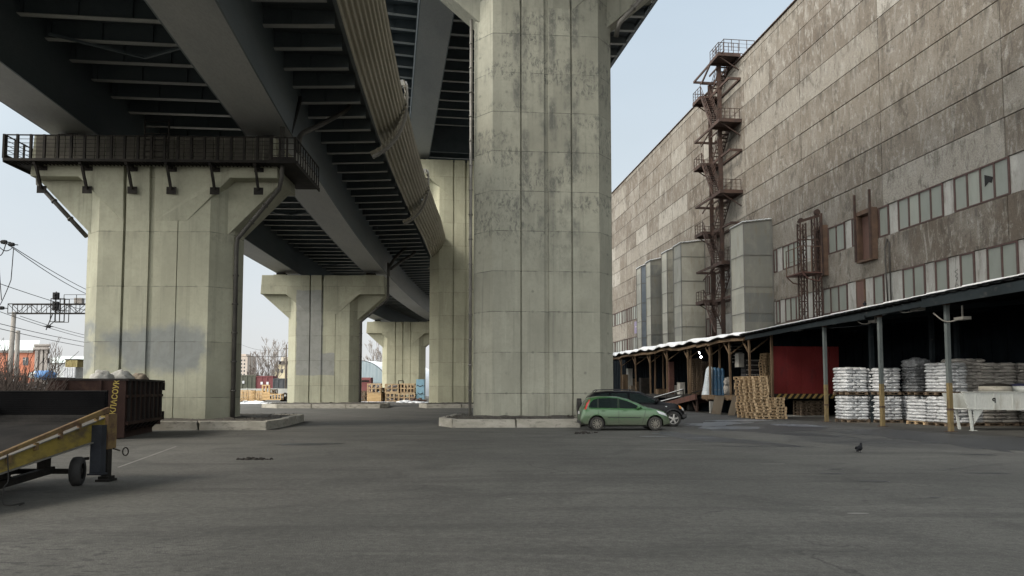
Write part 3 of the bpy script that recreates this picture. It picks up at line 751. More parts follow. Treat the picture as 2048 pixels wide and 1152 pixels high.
def wr2(mb):
    rail_run(mb, L1(xl + 0.02, -0.8, zw + 0.06), L1(xl + 0.02, 3.7, zw + 0.06), 1.12, 7, 5)
    rail_run(mb, L1(xl + 1.25, 0.4, zw + 0.06), L1(xl + 1.25, 3.7, zw + 0.06), 1.12, 5, 5)
def wr3(mb):
    rail_run(mb, L1(xr + 1.14, -0.9, zw + 0.06), L1(xr + 1.14, 3.7, zw + 0.06), 1.12, 10, 2, False, 0.05)
    rail_run(mb, L1(xr + 0.05, -0.9, zw + 0.06), L1(xr + 1.1, -0.9, zw + 0.06), 1.12, 3, 4)
for fn in (wr1, wr2, wr3): bit(wk, 'railing', PAL['dark_steel'], fn)
for i in range(6):
    x = (-5.17, -3.08, -1.0, 0.81, 2.83, 4.87)[i]
    def br(mb, x=x):
        mb.beam(L1(x, -0.9, zw - 0.1), L1(x, -0.22, zw - 0.1), 0.12, 0.16)
        mb.beam(L1(x, -0.72, zw - 0.15), L1(x, -0.22, zw - 1.15), 0.10, 0.12)
        mb.box(x - 0.22, x + 0.22, -0.205, -0.174, zw - 1.36, zw - 1.02, M1)
        mb.box(x - 0.22, x + 0.22, -0.205, -0.174, zw - 0.28, zw - 0.08, M1)
    bit(wk, 'bracket', PAL['dark_steel'], br)
def hatch(mb):
    x0_ = -0.35
    for dx in (0, 1.1):
        mb.beam(L1(x0_ + dx, -0.5, zw + 0.1), L1(x0_ + dx, -0.5, zw + 2.1), 0.06)
    for k in range(7): mb.beam(L1(x0_, -0.5, zw + 0.3 + 0.28 * k), L1(x0_ + 1.1, -0.5, zw + 0.3 + 0.28 * k), 0.035)
bit(wk, 'ladder', PAL['dark_steel'], hatch)
# dark strips on the cap front, painting the shade behind the railing
def shade_strips(mb):
    for i in range(24):
        x = -5.5 + 0.46 * i
        mb.box(x, x + 0.41, -0.21, -0.172, zw + 0.12, ZC - 0.02, M1)
bit(p1, 'cap_shade_strips', worn('shaded_cap_concrete', (0.075, 0.070, 0.056), (0.115, 0.107, 0.088), 1.2, 0.9, 0, 0.2), shade_strips)

# drain pipes from the deck of the lower bridge down to the piers
def dpipe(mb, pts, r): mb.tube(resub(pts, 5), r, 10)
P = lambda px, py, Y: at(px, py, Y)
bit(left_bridge, 'drainpipe', PAL['dark_pipe'], lambda mb: dpipe(mb, [P(701, 196, 40.0), P(698, 212, 40.0), P(688, 223, 39.5), P(640, 250, 38), P(606, 266, 36.2), P(598, 282, 35.3), P(596, 305, 35.2)], 0.125))
bit(left_bridge, 'drainpipe', PAL['dark_pipe'], lambda mb: dpipe(mb, [P(818, 478, 80), P(816, 490, 80), P(792, 514, 78.5), P(778, 536, 77.2), P(777, 552, 77)], 0.16))
bit(left_bridge, 'drainpipe', PAL['dark_pipe'], lambda mb: dpipe(mb, [P(829, 503, 80), P(826, 508, 80), P(800, 525, 78.5), P(781, 538, 77.2)], 0.16))
def strut(mb):
    mb.beam(P(598, 195, 37.5), P(577, 268, 35.9), 0.32, 0.16)
bit(left_bridge, 'brace', PAL['black'], strut)
# bracing rods between the girders
for Y in (32.2, 47, 62, 88, 104):
    for s_ in (-1, 1):
        bit(left_bridge, 'wind_brace', PAL['steel_paint'], lambda mb: mb.beam(ptL(0.3 + s_ * 3.2, Y - 1.8, ZL + 2.35), ptL(0.3, Y, ZL + 2.30), 0.10))

# ------------------------------------------------------------------ kerbed islands round the piers
def island(poly, label_i, blocks, z=0.40, wd=0.34):
    """poly: outer outline, counter-clockwise; kerb stones along it, gravel inside"""
    n = len(poly); P = [Vector((p[0], p[1], 0)) for p in poly]
    inn = []
    for i in range(n):
        a, b, c_ = P[i-1], P[i], P[(i+1) % n]
        d1, d2 = (b - a).normalized(), (c_ - b).normalized()
        n1, n2 = Vector((-d1.y, d1.x, 0)), Vector((-d2.y, d2.x, 0)); m_ = (n1 + n2).normalized()
        inn.append(b + m_ * (wd / max(0.4, m_.dot(n1))))
    mb = MB(); rr = random.Random(int(P[0].x * 10))
    for i in range(n):
        a, b, ai, bi = P[i], P[(i+1) % n], inn[i], inn[(i+1) % n]
        k = max(1, round((b - a).length / 2.9))
        for j in range(k):
            g = 0.012
            t0, t1 = j / k + (g / (b - a).length), (j + 1) / k - (g / (b - a).length)
            q = [a.lerp(b, t0), a.lerp(b, t1), ai.lerp(bi, t1), ai.lerp(bi, t0)]
            dz = rr.uniform(-0.02, 0.02); sh = (ai - a).normalized() * rr.uniform(0, 0.04)
            mid = (q[0] + q[1] + q[2] + q[3]) / 4
            lo = [mb.v(p + sh - Vector((0, 0, 0.05))) for p in q]
            hi = [mb.v(p + sh + (mid - p).normalized() * (0.05 if ii < 2 else 0.0) + Vector((0, 0, z + dz + rr.uniform(-.008, .008)))) for ii, p in enumerate(q)]
            mb.face(hi)
            for e_ in range(4): mb.face([lo[e_], lo[(e_+1) % 4], hi[(e_+1) % 4], hi[e_]])
    tag(mb.build('kerb', PAL['kerb'], bevel=0.025, seg=2), kind='structure')
    mb = MB()
    # gravel fill, a little mounded, with loose stones
    c_ = sum(inn, Vector()) / n
    N = 9
    rings = []
    for k in range(N + 1):
        f_ = 1 - k / N * 0.97
        row = []
        for i in range(n):
            for j in range(8):
                p = c_ + (inn[i].lerp(inn[(i+1) % n], j / 8) - c_) * f_
                row.append(mb.v((p.x, p.y, z - 0.06 + 0.13 * mnoise.noise(p * 1.7) + 0.10 * min(1, k / 3))))
        rings.append(row)
    mb.sm = True
    for a, b in zip(rings[:-1], rings[1:]):
        for i in range(len(a)): mb.face([a[i], a[(i+1) % len(a)], b[(i+1) % len(a)], b[i]])
    mb.sm = False
    for _ in range(500):
        i = rr.randrange(n); p = c_ + (inn[i].lerp(inn[(i+1) % n], rr.random()) - c_) * rr.uniform(0.75, 1.0)
        s_ = rr.uniform(0.02, 0.07)
        v_ = [mb.v((p.x + rr.uniform(-s_, s_), p.y + rr.uniform(-s_, s_), z + 0.03 + rr.uniform(0, s_))) for _k in range(4)]
        for q in ((0, 1, 2), (0, 1, 3), (0, 2, 3), (1, 2, 3)): mb.face([v_[x_] for x_ in q])
    tag(mb.build('gravel', PAL['gravel']), kind='stuff')
island([(-2.82, 34.55), (3.2, 34.75), (3.55, 37.75), (6.0, 38.2), (6.2, 43.2), (-3.4, 42.6), (-3.62, 36.4)], 0, 3)
island([(-22.6, 32.2), (-10.75, 32.55), (-10.9, 36.3), (-11.6, 41.5), (-22.8, 41.0)], 1, 3)
island([(-22.5, 70.9), (-12.6, 71.0), (-12.3, 73.0), (-13.5, 82.5), (-25.2, 82.5), (-25.0, 74)], 2, 3)
island([(-8.2, 71.2), (1.8, 72), (1.8, 83), (-9.2, 82), (-9.3, 74.0)], 3, 3)
# clod of mud on the asphalt
p = gnd(513, 919)
mb = MB(); rr = random.Random(4)
for i in range(34):
    u = rr.uniform(-0.48, 0.42); s_ = rr.uniform(0.012, 0.05) * (1 if u < 0.1 else 0.6)
    mb.blob((p.x + u, p.y + rr.uniform(-0.12, 0.12), s_ * 0.3), (s_ * 1.6, s_ * 1.4, s_), i, 0.5, 2, 6, 4)
for i in range(14):
    q = gnd(1150 + rr.uniform(0, 42), 866 + rr.uniform(-1.5, 2)); s_ = rr.uniform(0.02, 0.06)
    mb.blob((q.x, q.y, s_ * 0.3), (s_ * 2, s_ * 1.4, s_ * 0.8), i, 0.5, 2, 6, 4)
tag(mb.build('mud', worn('dried_mud', (0.02, 0.018, 0.015), (0.035, 0.03, 0.026), 5, 0.95, 0, 0.5)), kind='stuff')
# ================================================================== factory and everything fixed to its wall
DW, SA, SB = 31.0, 12.0, 175.0
ZTOP = 34.6
S_B0, BAY = 35.70, 10.72
def panel_mat():
    m = Mt('weathered_wall_panels', 0.92, 0, 0.2)
    r = m.rnd()
    x, y, z = m.xyz()
    c = m.ramp(r, [(0.0, (0.130, 0.106, 0.083)), (0.3, (0.166, 0.141, 0.113)), (0.65, (0.208, 0.185, 0.153)), (0.88, (0.275, 0.253, 0.216)), (1.0, (0.36, 0.34, 0.30))])
    # far bays weather browner
    c = m.mix(m.mr(y, 66, 105, 0.0, 0.40), c, (0.27, 0.205, 0.155))
    big = m.noise(0.35, 6, 0.65, m.map((1, 1, 0.8)))
    c = m.mix(m.mr(big, 0.42, 0.72, 0.0, 0.5), c, (0.325, 0.308, 0.274))
    # vertical streaks, pale lime and dark damp
    s1 = m.noise(1.5, 8, 0.72, m.map((1, 1.2, 0.34)), 0.8)
    c = m.mix(m.mr(s1, 0.50, 0.66, 0.0, 0.65), c, (0.36, 0.345, 0.31))
    s2 = m.noise(2.2, 7, 0.7, m.map((1, 1.0, 0.42), (3, 5, 1)), 0.8)
    c = m.mix(m.mr(s2, 0.52, 0.68, 0.0, 0.6), c, (0.075, 0.066, 0.056))
    s5 = m.noise(0.55, 10, 0.8, m.map((1, 1, 0.6), (7, 5, 1)), 0.8)
    c = m.mix(m.mr(s5, 0.53, 0.62, 0.0, 0.55), c, (0.085, 0.074, 0.060))
    # flaked patches where the render has gone
    fl = m.noise(2.4, 9, 0.75, m.map((1, 1, 0.6), (9, 1, 4)))
    c = m.mix(m.mr(fl, 0.55, 0.63, 0.0, 0.6), c, (0.37, 0.358, 0.325))
    gr = m.noise(14, 6, 0.75)
    c = m.mix(m.mr(gr, 0.38, 0.75, 0.0, 0.62), c, (0.060, 0.055, 0.048))
    # dark run under the panel joint, hairline coursework
    fr = m.math('FRACT', m.math('DIVIDE', m.math('SUBTRACT', z, 14.25), 2.195))
    run = m.math('MULTIPLY', m.mr(fr, 0.45, 1.0), m.mr(m.noise(1.9, 5, 0.6, m.map((1, 1, 0.1), (1, 7, 1))), 0.5, 0.66))
    c = m.mix(m.math('MULTIPLY', run, 0.7), c, (0.075, 0.068, 0.058))
    # darker upright band by the steel stair
    dark_band = m.math('MULTIPLY', m.mr(y, 72.0, 69.0), m.mr(y, 66.2, 68.0))
    dark_band = m.math('MULTIPLY', dark_band, m.mr(m.noise(0.5, 4), 0.25, 0.6, 0.35, 1))
    c = m.mix(m.math('MULTIPLY', dark_band, 0.62), c, (0.045, 0.045, 0.042))
    m.col(c)
    m.bump(m.math('ADD', m.math('MULTIPLY', gr, 0.7), m.math('ADD', fl, m.math('MULTIPLY', s1, 0.5))), 0.5, 0.03)
    return m.m
PAL['panel'] = panel_mat()
PAL['joint'] = plain('panel_joint_shadow_gap', (0.05, 0.045, 0.04), 0.95)
PAL['pale_panel'] = worn('whitewashed_panel', (0.33, 0.325, 0.30), (0.44, 0.435, 0.405), 1.2, 0.9, 0, 0.3, (1, 1, 0.3), (0.19, 0.18, 0.16), 0.38)
gl = Mt('dirty_wired_glass', 0.30, 0, 0.5)
n1 = gl.noise(1.1, 6, 0.6, gl.map((1, 1, 0.35)))
cg = gl.ramp(gl.rnd(), [(0.0, (0.19, 0.21, 0.188)), (0.5, (0.25, 0.268, 0.238)), (1.0, (0.31, 0.325, 0.285))])
cg = gl.mix(gl.mr(n1, 0.42, 0.75, 0, 0.5), cg, (0.15, 0.162, 0.14)); gl.col(cg); gl.bump(gl.noise(2.5, 3), 0.08, 0.02); PAL['glass'] = gl.m
PAL['win_frame'] = worn('red_brown_window_frame', (0.075, 0.045, 0.040), (0.10, 0.06, 0.052), 3, 0.7, 0, 0.1)
PAL['door'] = worn('brown_door', (0.105, 0.060, 0.048), (0.14, 0.078, 0.06), 1.2, 0.7, 0, 0.1, (1, 1, 0.3), (0.08, 0.055, 0.045), 0.35)
PAL['door_frame'] = worn('weathered_door_surround', (0.085, 0.052, 0.036), (0.13, 0.078, 0.05), 1.5, 0.8, 0, 0.2)

fac = thing('factory_building', 'long brown concrete panel factory with two ribbon window rows above the loading canopy', 'factory', (DW, 60, 0), BA)
rr = random.Random(11)
Z2a, Z2b, Z1a, Z1b = 7.62, 9.62, 12.2, 14.25       # two ribbons of windows
rows = [(Z1b + 2.195 * k, Z1b + 2.195 * (k + 1)) for k in range(9)] + [(Z1b + 2.195 * 9, ZTOP)]
low = [(Z2b, Z1a), (6.6, Z2a)]
bays = []
s = S_B0 - 2 * BAY
while s < SB:
    bays.append((s, s + BAY)); s += BAY
mb = MB()
def panel(a, b, z0, z1, t=0.0, mb=mb):
    g = 0.030; j = rr.uniform(-0.012, 0.014) + t
    x0 = DW - 0.02 + j
    v = mb.box(x0, DW + 0.2, a + g, b - g, z0 + g, z1 - g)
for (a, b) in bays:
    for ri, (z0, z1) in enumerate(rows + low):
        k = rr.random()
        split = []
        if ri < 9 and (k < 0.10 or (a > 66 and k < 0.75)): split = [a + (b - a) * rr.choice((0.5, 0.5, 0.62, 0.36))]
        if a > 66 and 0.68 < k < 0.75 and split: split = [a + (b - a) * 0.33, a + (b - a) * 0.67]
        cuts = [a] + split + [b]
        for c0, c1 in zip(cuts[:-1], cuts[1:]): panel(c0, c1, z0, z1)
wl = mb.build('wall', PAL['panel'], fac)
mb = MB()
mb.box(DW + 0.12, DW + 18, bays[0][0], bays[-1][1], 6.6, ZTOP - 0.05)
mb.build('wall_core', PAL['joint'], fac)
mb = MB(); mb.box(DW - 0.16, DW + 18.2, bays[0][0] - .2, bays[-1][1] + .2, ZTOP + 0.004, ZTOP + 0.10)
mb.mi = 1; mb.box(DW - 0.12, DW + 1.2, bays[0][0], bays[-1][1], ZTOP + 0.104, ZTOP + 0.15)
mb.build('roof', [PAL['rust'], PAL['snow']], fac)
# pale jambs and blank panels of the ribbons (recessed a little behind the wall)
for (z0, z1) in ((Z1a, Z1b), (Z2a, Z2b)):
    a = bays[0][0]; mb = MB()
    while a < SB - 2:
        L = rr.choice((1.4, 1.9, 2.6)); mb.box(DW + 0.05, DW + 0.14, a + 0.015, a + L - 0.015, z0 + 0.01, z1 - 0.01); a += L
    mb.build('ribbon_panels', PAL['pale_panel'], fac)
pass
def window(a, b, z0, z1, n, skip=()):
    if a > b: a, b = b, a
    g = MB(); fr = MB(); w_ = (b - a) / n
    for i in range(n):
        if i in skip: continue
        p0, p1 = a + i * w_ + 0.04, a + (i + 1) * w_ - 0.04
        tl = rr.uniform(-0.004, 0.004)
        g.poly([(DW + 0.012 + tl, p0, z0 + 0.07), (DW + 0.012 - tl, p1, z0 + 0.07), (DW + 0.012 - tl, p1, z1 - 0.07), (DW + 0.012 + tl, p0, z1 - 0.07)])
    for i in range(n + 1):
        p = a + i * w_; fr.box(DW - 0.045, DW + 0.03, p - 0.055, p + 0.055, z0 + 0.081, z1 - 0.081)
    fr.box(DW - 0.05, DW + 0.03, a - 0.04, b + 0.04, z1 - 0.08, z1 + 0.01); fr.box(DW - 0.05, DW + 0.03, a - 0.04, b + 0.04, z0 - 0.01, z0 + 0.08)
    wn = g.build('window', PAL['glass'], fac); fr.build('frame', PAL['win_frame'], wn)
    return wn
def sx(px, d=DW): return onD(px, 500, d).y
# upper ribbon, measured bay by bay; lower ribbon
up = [((1914, 2024.6), 4, ()), ((1800, 1889), 4, ()), ((1760.6, 1778.8), 1, ()), ((1706, 1721), 1, ()), ((1658, 1690), 2, ()), ((1566, 1600), 3, ()), ((1548, 1553), 1, ())]
lo = [((1920.7, 2034.5), 4, (1,)), ((1805, 1894), 4, (2,)), ((1746, 1765), 1, ()), ((1644, 1709), 4, (3,)), ((1569, 1601), 3, ()), ((1551, 1557), 1, ())]
for lst, (z0, z1) in ((up, (Z1a, Z1b)), (lo, (Z2a, Z2b))):
    for (p0, p1), n, sk in lst:
        a_, b_ = sx(p1), sx(p0); w_ = (b_ - a_) / n
        if sk: runs = [(0, n - 1 - sk[0]), (n - sk[0], n)]
        else: runs = [(0, n)]
        for r0, r1 in runs:
            if r1 > r0: window(a_ + w_ * r0, a_ + w_ * r1, z0, z1, r1 - r0)
for (z0, z1) in ((Z1a, Z1b), (Z2a, Z2b)):
    for a in (14.6, 19.5, 25.2, 30.2): window(a, a + 4.0, z0, z1, 4)
    for px0, px1, n in ((1411, 1417, 2), (1419, 1430, 2), (1229, 1252, 5), (1254, 1274, 5)):
        window(sx(px1), sx(px0), z0, z1, n)
    for k in range(5): window(108 + 9.6 * k, 113.5 + 9.6 * k, z0, z1, 6)
# broken pane: a torn corner showing the dark inside
mb = MB(); a0, a1 = sx(2001), sx(1972)
mb.poly([(DW - 0.004, a1 - 0.10, Z1a + 1.55), (DW - 0.004, a1 - 0.75, Z1a + 1.25), (DW - 0.004, a1 - 0.62, Z1a + 0.95), (DW - 0.004, a1 - 0.42, Z1a + 1.05), (DW - 0.004, a1 - 0.10, Z1a + 0.85)])
mb.build('broken_pane', PAL['black'], fac)
# doors in the wall: the big hoist door with guide posts, the one behind the hoist, and a small one below
def door(p0, p1, z0, z1, fr, deep, name='door'):
    a, b = sx(p1), sx(p0)
    mb = MB(); mb.box(DW - 0.05, DW + 0.1, a + fr, b - fr, z0 + fr, z1 - fr * 1.6)
    d_ = mb.build(name, PAL['door'], fac)
    mb = MB()
    mb.box(DW - deep, DW + 0.1, a, a + fr, z0, z1); mb.box(DW - deep, DW + 0.1, b - fr, b, z0, z1)
    mb.box(DW - deep + .003, DW + 0.1, a + fr, b - fr, z0, z0 + fr * 0.8); mb.box(DW - deep + .003, DW + 0.1, a + fr, b - fr, z1 - fr * 1.5, z1)
    mb.build('frame', PAL['door_frame'], d_)
    return a, b
zd0, zd1 = onD(1724, 528, DW).z, onD(1724, 426, DW).z
a, b = door(1724, 1757, zd0, zd1, 0.20, 0.45)
for pa, zt in ((a + 0.06, onD(1753, 379, DW).z), (b - 0.06, onD(1722, 391, DW).z)):
    mb = MB(); mb.beam((DW - 0.52, pa, zd0 + 0.1), (DW - 0.52, pa, zt), 0.14); mb.build('guide_post', PAL['rust'], fac)
zd0, zd1 = onD(1640, 556, DW).z, onD(1640, 456, DW).z
a, b = door(1637, 1657, zd0, zd1, 0.20, 0.4)
mb = MB(); mb.beam((DW - 0.5, a + 0.05, zd0), (DW - 0.5, a + 0.05, onD(1652, 428, DW).z), 0.13); mb.build('guide_post', PAL['rust'], fac)
door(1711.5, 1728, Z2a + 0.03, Z2b + 0.02, 0.07, 0.08)
# small purple and white notice far along, and chalk scrawl on a jamb
mb = MB(); a, b = sx(1275), sx(1268); z0, z1 = onD(1272, 667, DW).z, onD(1272, 643, DW).z
mb.box(DW - 0.07, DW - 0.03, a, b, z0, z1); mb.mi = 1; mb.box(DW - 0.085, DW - 0.071, a + 0.3, b - 0.5, z0 + 0.9, z1 - 0.7)
mb.build('notice', [plain('faded_purple', (0.22, 0.19, 0.28), 0.8), PAL['pale_panel']], fac)
mb = MB(); p = onD(1912, 565, DW)
Mx = Matrix.Translation((DW + 0.045, p.y, p.z)) @ Matrix.Rotation(R(-90), 4, 'Z') @ Matrix.Rotation(R(90), 4, 'X')
def scrawl(mb, M, pts, r): mb.tube([M @ Vector((x, y, 0)) for x, y in pts], r, 5)
scrawl(mb, Mx, resub([(0.12, 0.75, 0), (-0.12, 0.65, 0), (0.1, 0.5, 0), (-0.1, 0.38, 0), (0.1, 0.25, 0), (-0.05, 0.1, 0)], 4) and [(v.x, v.y) for v in resub([(0.12, 0.75, 0), (-0.12, 0.65, 0), (0.1, 0.5, 0), (-0.1, 0.38, 0), (0.1, 0.25, 0), (-0.05, 0.1, 0)], 4)], 0.018)
scrawl(mb, Mx, [(0.14 * math.cos(t * 0.6), -0.25 + 0.16 * math.sin(t * 0.6)) for t in range(11)], 0.018)
mb.build('scrawl', plain('grey_scrawl', (0.13, 0.13, 0.125), 0.9), fac)
# conduit up the joint
mb = MB(); mb.tube([(DW - 0.08, sx(1781), 7.2), (DW - 0.08, sx(1781), 11.6), (DW - 0.18, sx(1780), 11.9), (DW - 0.30, sx(1778), 11.2), (DW - 0.2, sx(1776), 9.8), (DW - 0.12, sx(1776), 7.2)], 0.05, 8)
mb.build('conduit', PAL['dark_pipe'], fac)

# ------------------------------------------------------------------ ventilation shafts of sheet metal
def sheet(name, c1, c2, dirt):
    m = Mt(name, 0.5, 0.25, 0.4)
    x, y, z = m.xyz()
    cell = m.n('ShaderNodeTexWhiteNoise'); cell.noise_dimensions = '1D'; m.set(cell.inputs['W'], m.math('ADD', m.math('FLOOR', m.math('DIVIDE', z, 2.6)), m.math('MULTIPLY', m.rnd(), 10)))
    c = m.mix(cell.outputs[0], c1, c2)
    n = m.noise(0.8, 6, 0.65, m.map((1, 1, 0.6)), 0.3)
    c = m.mix(m.mr(n, 0.45, 0.7, 0, 0.5), c, tuple(k * 1.25 for k in c2))
    n2 = m.noise(1.6, 7, 0.7, m.map((1, 1, 0.22), (4, 4, 1)))
    c = m.mix(m.mr(n2, 0.53, 0.72, 0, 0.6), c, dirt)
    m.col(c); m.bump(m.noise(3.0, 4, 0.5), 0.10, 0.02)
    return m.m
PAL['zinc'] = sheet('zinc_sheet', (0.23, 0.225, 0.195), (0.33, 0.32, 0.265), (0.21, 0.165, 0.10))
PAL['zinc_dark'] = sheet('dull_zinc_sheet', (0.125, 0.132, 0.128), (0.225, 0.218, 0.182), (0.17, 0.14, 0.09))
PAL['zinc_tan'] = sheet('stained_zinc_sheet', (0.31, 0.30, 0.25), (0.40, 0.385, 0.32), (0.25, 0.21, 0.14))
PAL['zinc_blue'] = worn('blue_grey_sheet', (0.20, 0.235, 0.275), (0.245, 0.28, 0.315), 0.5, 0.5, 0.1, 0.05)
def shaft(pw, pc, po, ptop, label, m_end, m_out, snow=True, brown=False):
    """pw px of the end face at the wall, pc px of the near corner, po px of the far end of the outer face"""
    S = onD(pw, 500, DW - 0.03).y; D0 = onS(pc, 500, S).x; S1 = onD(po, 500, D0).y
    Z = onS(pc, ptop, S).z; zb = 6.3
    t = thing('ventilation_shaft', label, 'ventilation shaft', ((D0 + DW) / 2, S, 0), BA, 'sheet metal ventilation shafts')
    mb = MB()
    k = 0; z = zb
    hs = []
    while z < Z - 0.4:
        h = min(rr.uniform(2.3, 2.9), Z - z); hs.append((z, z + h)); z += h
    ap = 0.3
    for i, (z0, z1) in enumerate(hs):
        e_ = (i % 2) * 0.018
        top = i == len(hs) - 1
        v = [(D0 - e_, S - e_, z0), (DW - 0.03, S - e_, z0), (DW - 0.03, S1 + e_, z0), (D0 - e_, S1 + e_, z0)]
        zz = (z1, z1 + (0.35 if top else 0), z1 + (0.35 if top else 0), z1)
        lo_ = [mb.v(p) for p in v]; hi = [mb.v((p[0], p[1], q)) for p, q in zip(v, zz)]
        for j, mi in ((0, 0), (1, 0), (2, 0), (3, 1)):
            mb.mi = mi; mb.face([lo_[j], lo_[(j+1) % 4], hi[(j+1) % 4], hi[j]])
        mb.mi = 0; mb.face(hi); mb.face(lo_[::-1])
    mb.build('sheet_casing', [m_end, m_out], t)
    mb = MB()      # standing seams and corner angles
    for (xx, yy) in ((D0 - 0.03, S - 0.03), (DW - 0.06, S - 0.03), (D0 - 0.03, S1 + 0.03)): mb.beam((xx, yy, zb), (xx, yy, Z), 0.09)
    for z0, z1 in hs[1:]:
        mb.beam((D0 - 0.03, S - 0.03, z0), (DW - 0.05, S - 0.03, z0), 0.05, 0.07); mb.beam((D0 - 0.03, S - .03, z0), (D0 - 0.03, S1 + 0.03, z0), 0.05, 0.07)
    mb.build('seam', PAL['pipe'], t)
    mb = MB()
    n = 9
    for i in range(n):
        u0, u1 = i / n, (i + 1) / n
        x0, x1 = D0 - 0.12 + (DW + 0.02 - D0) * u0, D0 - 0.12 + (DW + 0.02 - D0) * u1
        w0 = 0.05 * math.sin(i * 2.1)
        mb.box(x0, x1, S - 0.12 - 0.03 * abs(w0) * 10, S1 + 0.08, Z + 0.02 + 0.35 * u0 + w0 * 0.4, Z + 0.09 + 0.35 * u0 + w0 * 0.4)
    mb.mi = 1
    for i in range(n):
        u0 = i / n; mb.box(D0 - 0.10 + (DW - D0) * u0, D0 - 0.10 + (DW - D0) * (i + 1) / n, S - 0.10, S1, Z + 0.115 + 0.35 * u0, Z + 0.16 + 0.35 * u0)
    mb.build('cap_sheet', [PAL['zinc_dark'], PAL['snow']], t)
    return t
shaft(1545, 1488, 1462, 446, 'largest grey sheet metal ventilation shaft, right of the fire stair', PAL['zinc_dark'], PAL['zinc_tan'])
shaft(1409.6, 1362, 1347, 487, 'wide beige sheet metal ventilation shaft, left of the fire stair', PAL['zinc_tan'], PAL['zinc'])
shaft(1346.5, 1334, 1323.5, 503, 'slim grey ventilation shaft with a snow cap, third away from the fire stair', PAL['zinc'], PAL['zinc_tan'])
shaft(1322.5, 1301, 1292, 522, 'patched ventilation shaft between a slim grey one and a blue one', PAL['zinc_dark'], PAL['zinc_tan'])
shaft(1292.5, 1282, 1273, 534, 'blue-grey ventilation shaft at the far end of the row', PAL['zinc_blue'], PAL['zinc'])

# ------------------------------------------------------------------ steel fire stair
fs = thing('fire_stair', 'rusty steel zigzag fire stair climbing the factory wall to the roof', 'staircase', (29.9, 72.5, 0), BA)
SN0, SN1 = 68.5, 70.7     # near landing along the wall
SF0, SF1 = 73.5, 75.6     # far landing
DO0, DO1, DI0, DI1 = 28.75, 29.65, 29.85, 30.75
near = [onS(1450, p, 69.6).z for p in (116.5, 245.7, 385.6, 525.6)] + [7.6]
far_ = [onS(1405, p, 74.8).z for p in (202.6, 334.5, 469, 603.6)]
ROOFL = near[0]
def profile(mb, a, b): mb.beam(a, b, 0.12, 0.34)
def landing(s0, s1, z, railside, brace_s):
    mb = MB()
    mb.box(DO0, 30.9, s0, s1, z - 0.05, z)
    for p, q in (((DO0 - .03, s0, z - .14), (DO0 - .03, s1, z - .14)), ((30.95, s0, z - .14), (30.95, s1, z - .14)), ((DO0, s0 - .03, z - .14), (31.0, s0 - .03, z - .14)), ((DO0, s1 + .03, z - .14), (31.0, s1 + .03, z - .14))): profile(mb, p, q)
    if railside == 'n':
        for d_ in (DO0, 30.9): mb.beam((d_, s1 + .06, z - .14), (d_, SF1 - .3, z - .14), 0.12, 0.22)
        mb.beam((DO0 - .06, SF1 - .3, z - .14), (30.96, SF1 - .3, z - .14), 0.12, 0.24)
    else:
        for d_ in (29.72, 30.9): mb.beam((d_, s0 - .06, z - .14), (d_, SN0, z - .14), 0.12, 0.22)
        mb.beam((29.66, SN0, z - .14), (30.96, SN0, z - .14), 0.12, 0.24)
    # brackets back to the wall
    mb.beam((DO0 + 0.1, brace_s, z - 0.2), (30.96, brace_s, z - 1.5), 0.09)
    mb.build('landing', PAL['rust'], fs)
    mb = MB()
    if railside == 'n':
        rail_run(mb, (DO0, s0 + 0.02, z), (30.8, s0 + 0.02, z), 1.1, 4, 3, False, 0.05)
        rail_run(mb, (DO0, s0 + 0.02, z), (DO0, s1, z), 1.1, 3, 3, False, 0.05)
    else:
        rail_run(mb, (DO0, s1 - 0.02, z), (30.8, s1 - 0.02, z), 1.1, 4, 3, False, 0.05)
        rail_run(mb, (DO0, s0, z), (DO0, s1 - 0.02, z), 1.1, 3, 3, False, 0.05)
    mb.build('railing', PAL['rust'], fs)
for i, z in enumerate(near[:-1]): landing(SN0, SN1, z, 'n', SN0 + 0.3)
for z in far_: landing(SF0, SF1, z, 'f', SF1 - 0.3)
def flight(sa, za, sb, zb, d0, d1):
    mb = MB(); n = max(6, int(abs(za - zb) / 0.27))
    for d in (d0, d1): mb.beam((d, sa, za - 0.08), (d, sb, zb - 0.08), 0.05, 0.24)
    for i in range(1, n):
        f_ = i / n; s_, z_ = sa + (sb - sa) * f_, za + (zb - za) * f_
        mb.box(d0 + 0.026, d1 - 0.026, s_ - 0.13, s_ + 0.13, z_ - 0.02, z_ + 0.02)
    mb.build('flight', PAL['rust'], fs)
    mb = MB()
    for d in (d0, d1):
        for h in (0.55, 1.05): mb.beam((d, sa, za + h), (d, sb, zb + h), 0.045)
        for i in range(6):
            f_ = i / 5; s_, z_ = sa + (sb - sa) * f_, za + (zb - za) * f_
            mb.beam((d, s_, z_), (d, s_, z_ + 1.05), 0.04)
    mb.build('railing', PAL['rust'], fs)
for i in range(4):
    # roof/near landing down to far landing on the wall side, then far landing down to the next near landing outside
    flight(SN1, near[i], SF0, far_[i], DI0, DI1)
    flight(SF0, far_[i], SN1, near[i + 1], DO0 + 0.05, DO1)
for d, s_, zt in ((29.72, SN1 + 0.12, near[0]), (29.72, SF0 - 0.15, far_[0] + 1.2), ):
    mb = MB()
    mb.box(d - 0.17, d + 0.17, s_ - 0.15, s_ - 0.11, 6.3, zt); mb.box(d - 0.17, d + 0.17, s_ + 0.11, s_ + 0.15, 6.3, zt); mb.box(d - 0.03, d + 0.03, s_ - 0.109, s_ + 0.109, 6.3, zt)
    z = 9
    mb.build('column', PAL['rust'], fs)
mb = MB()
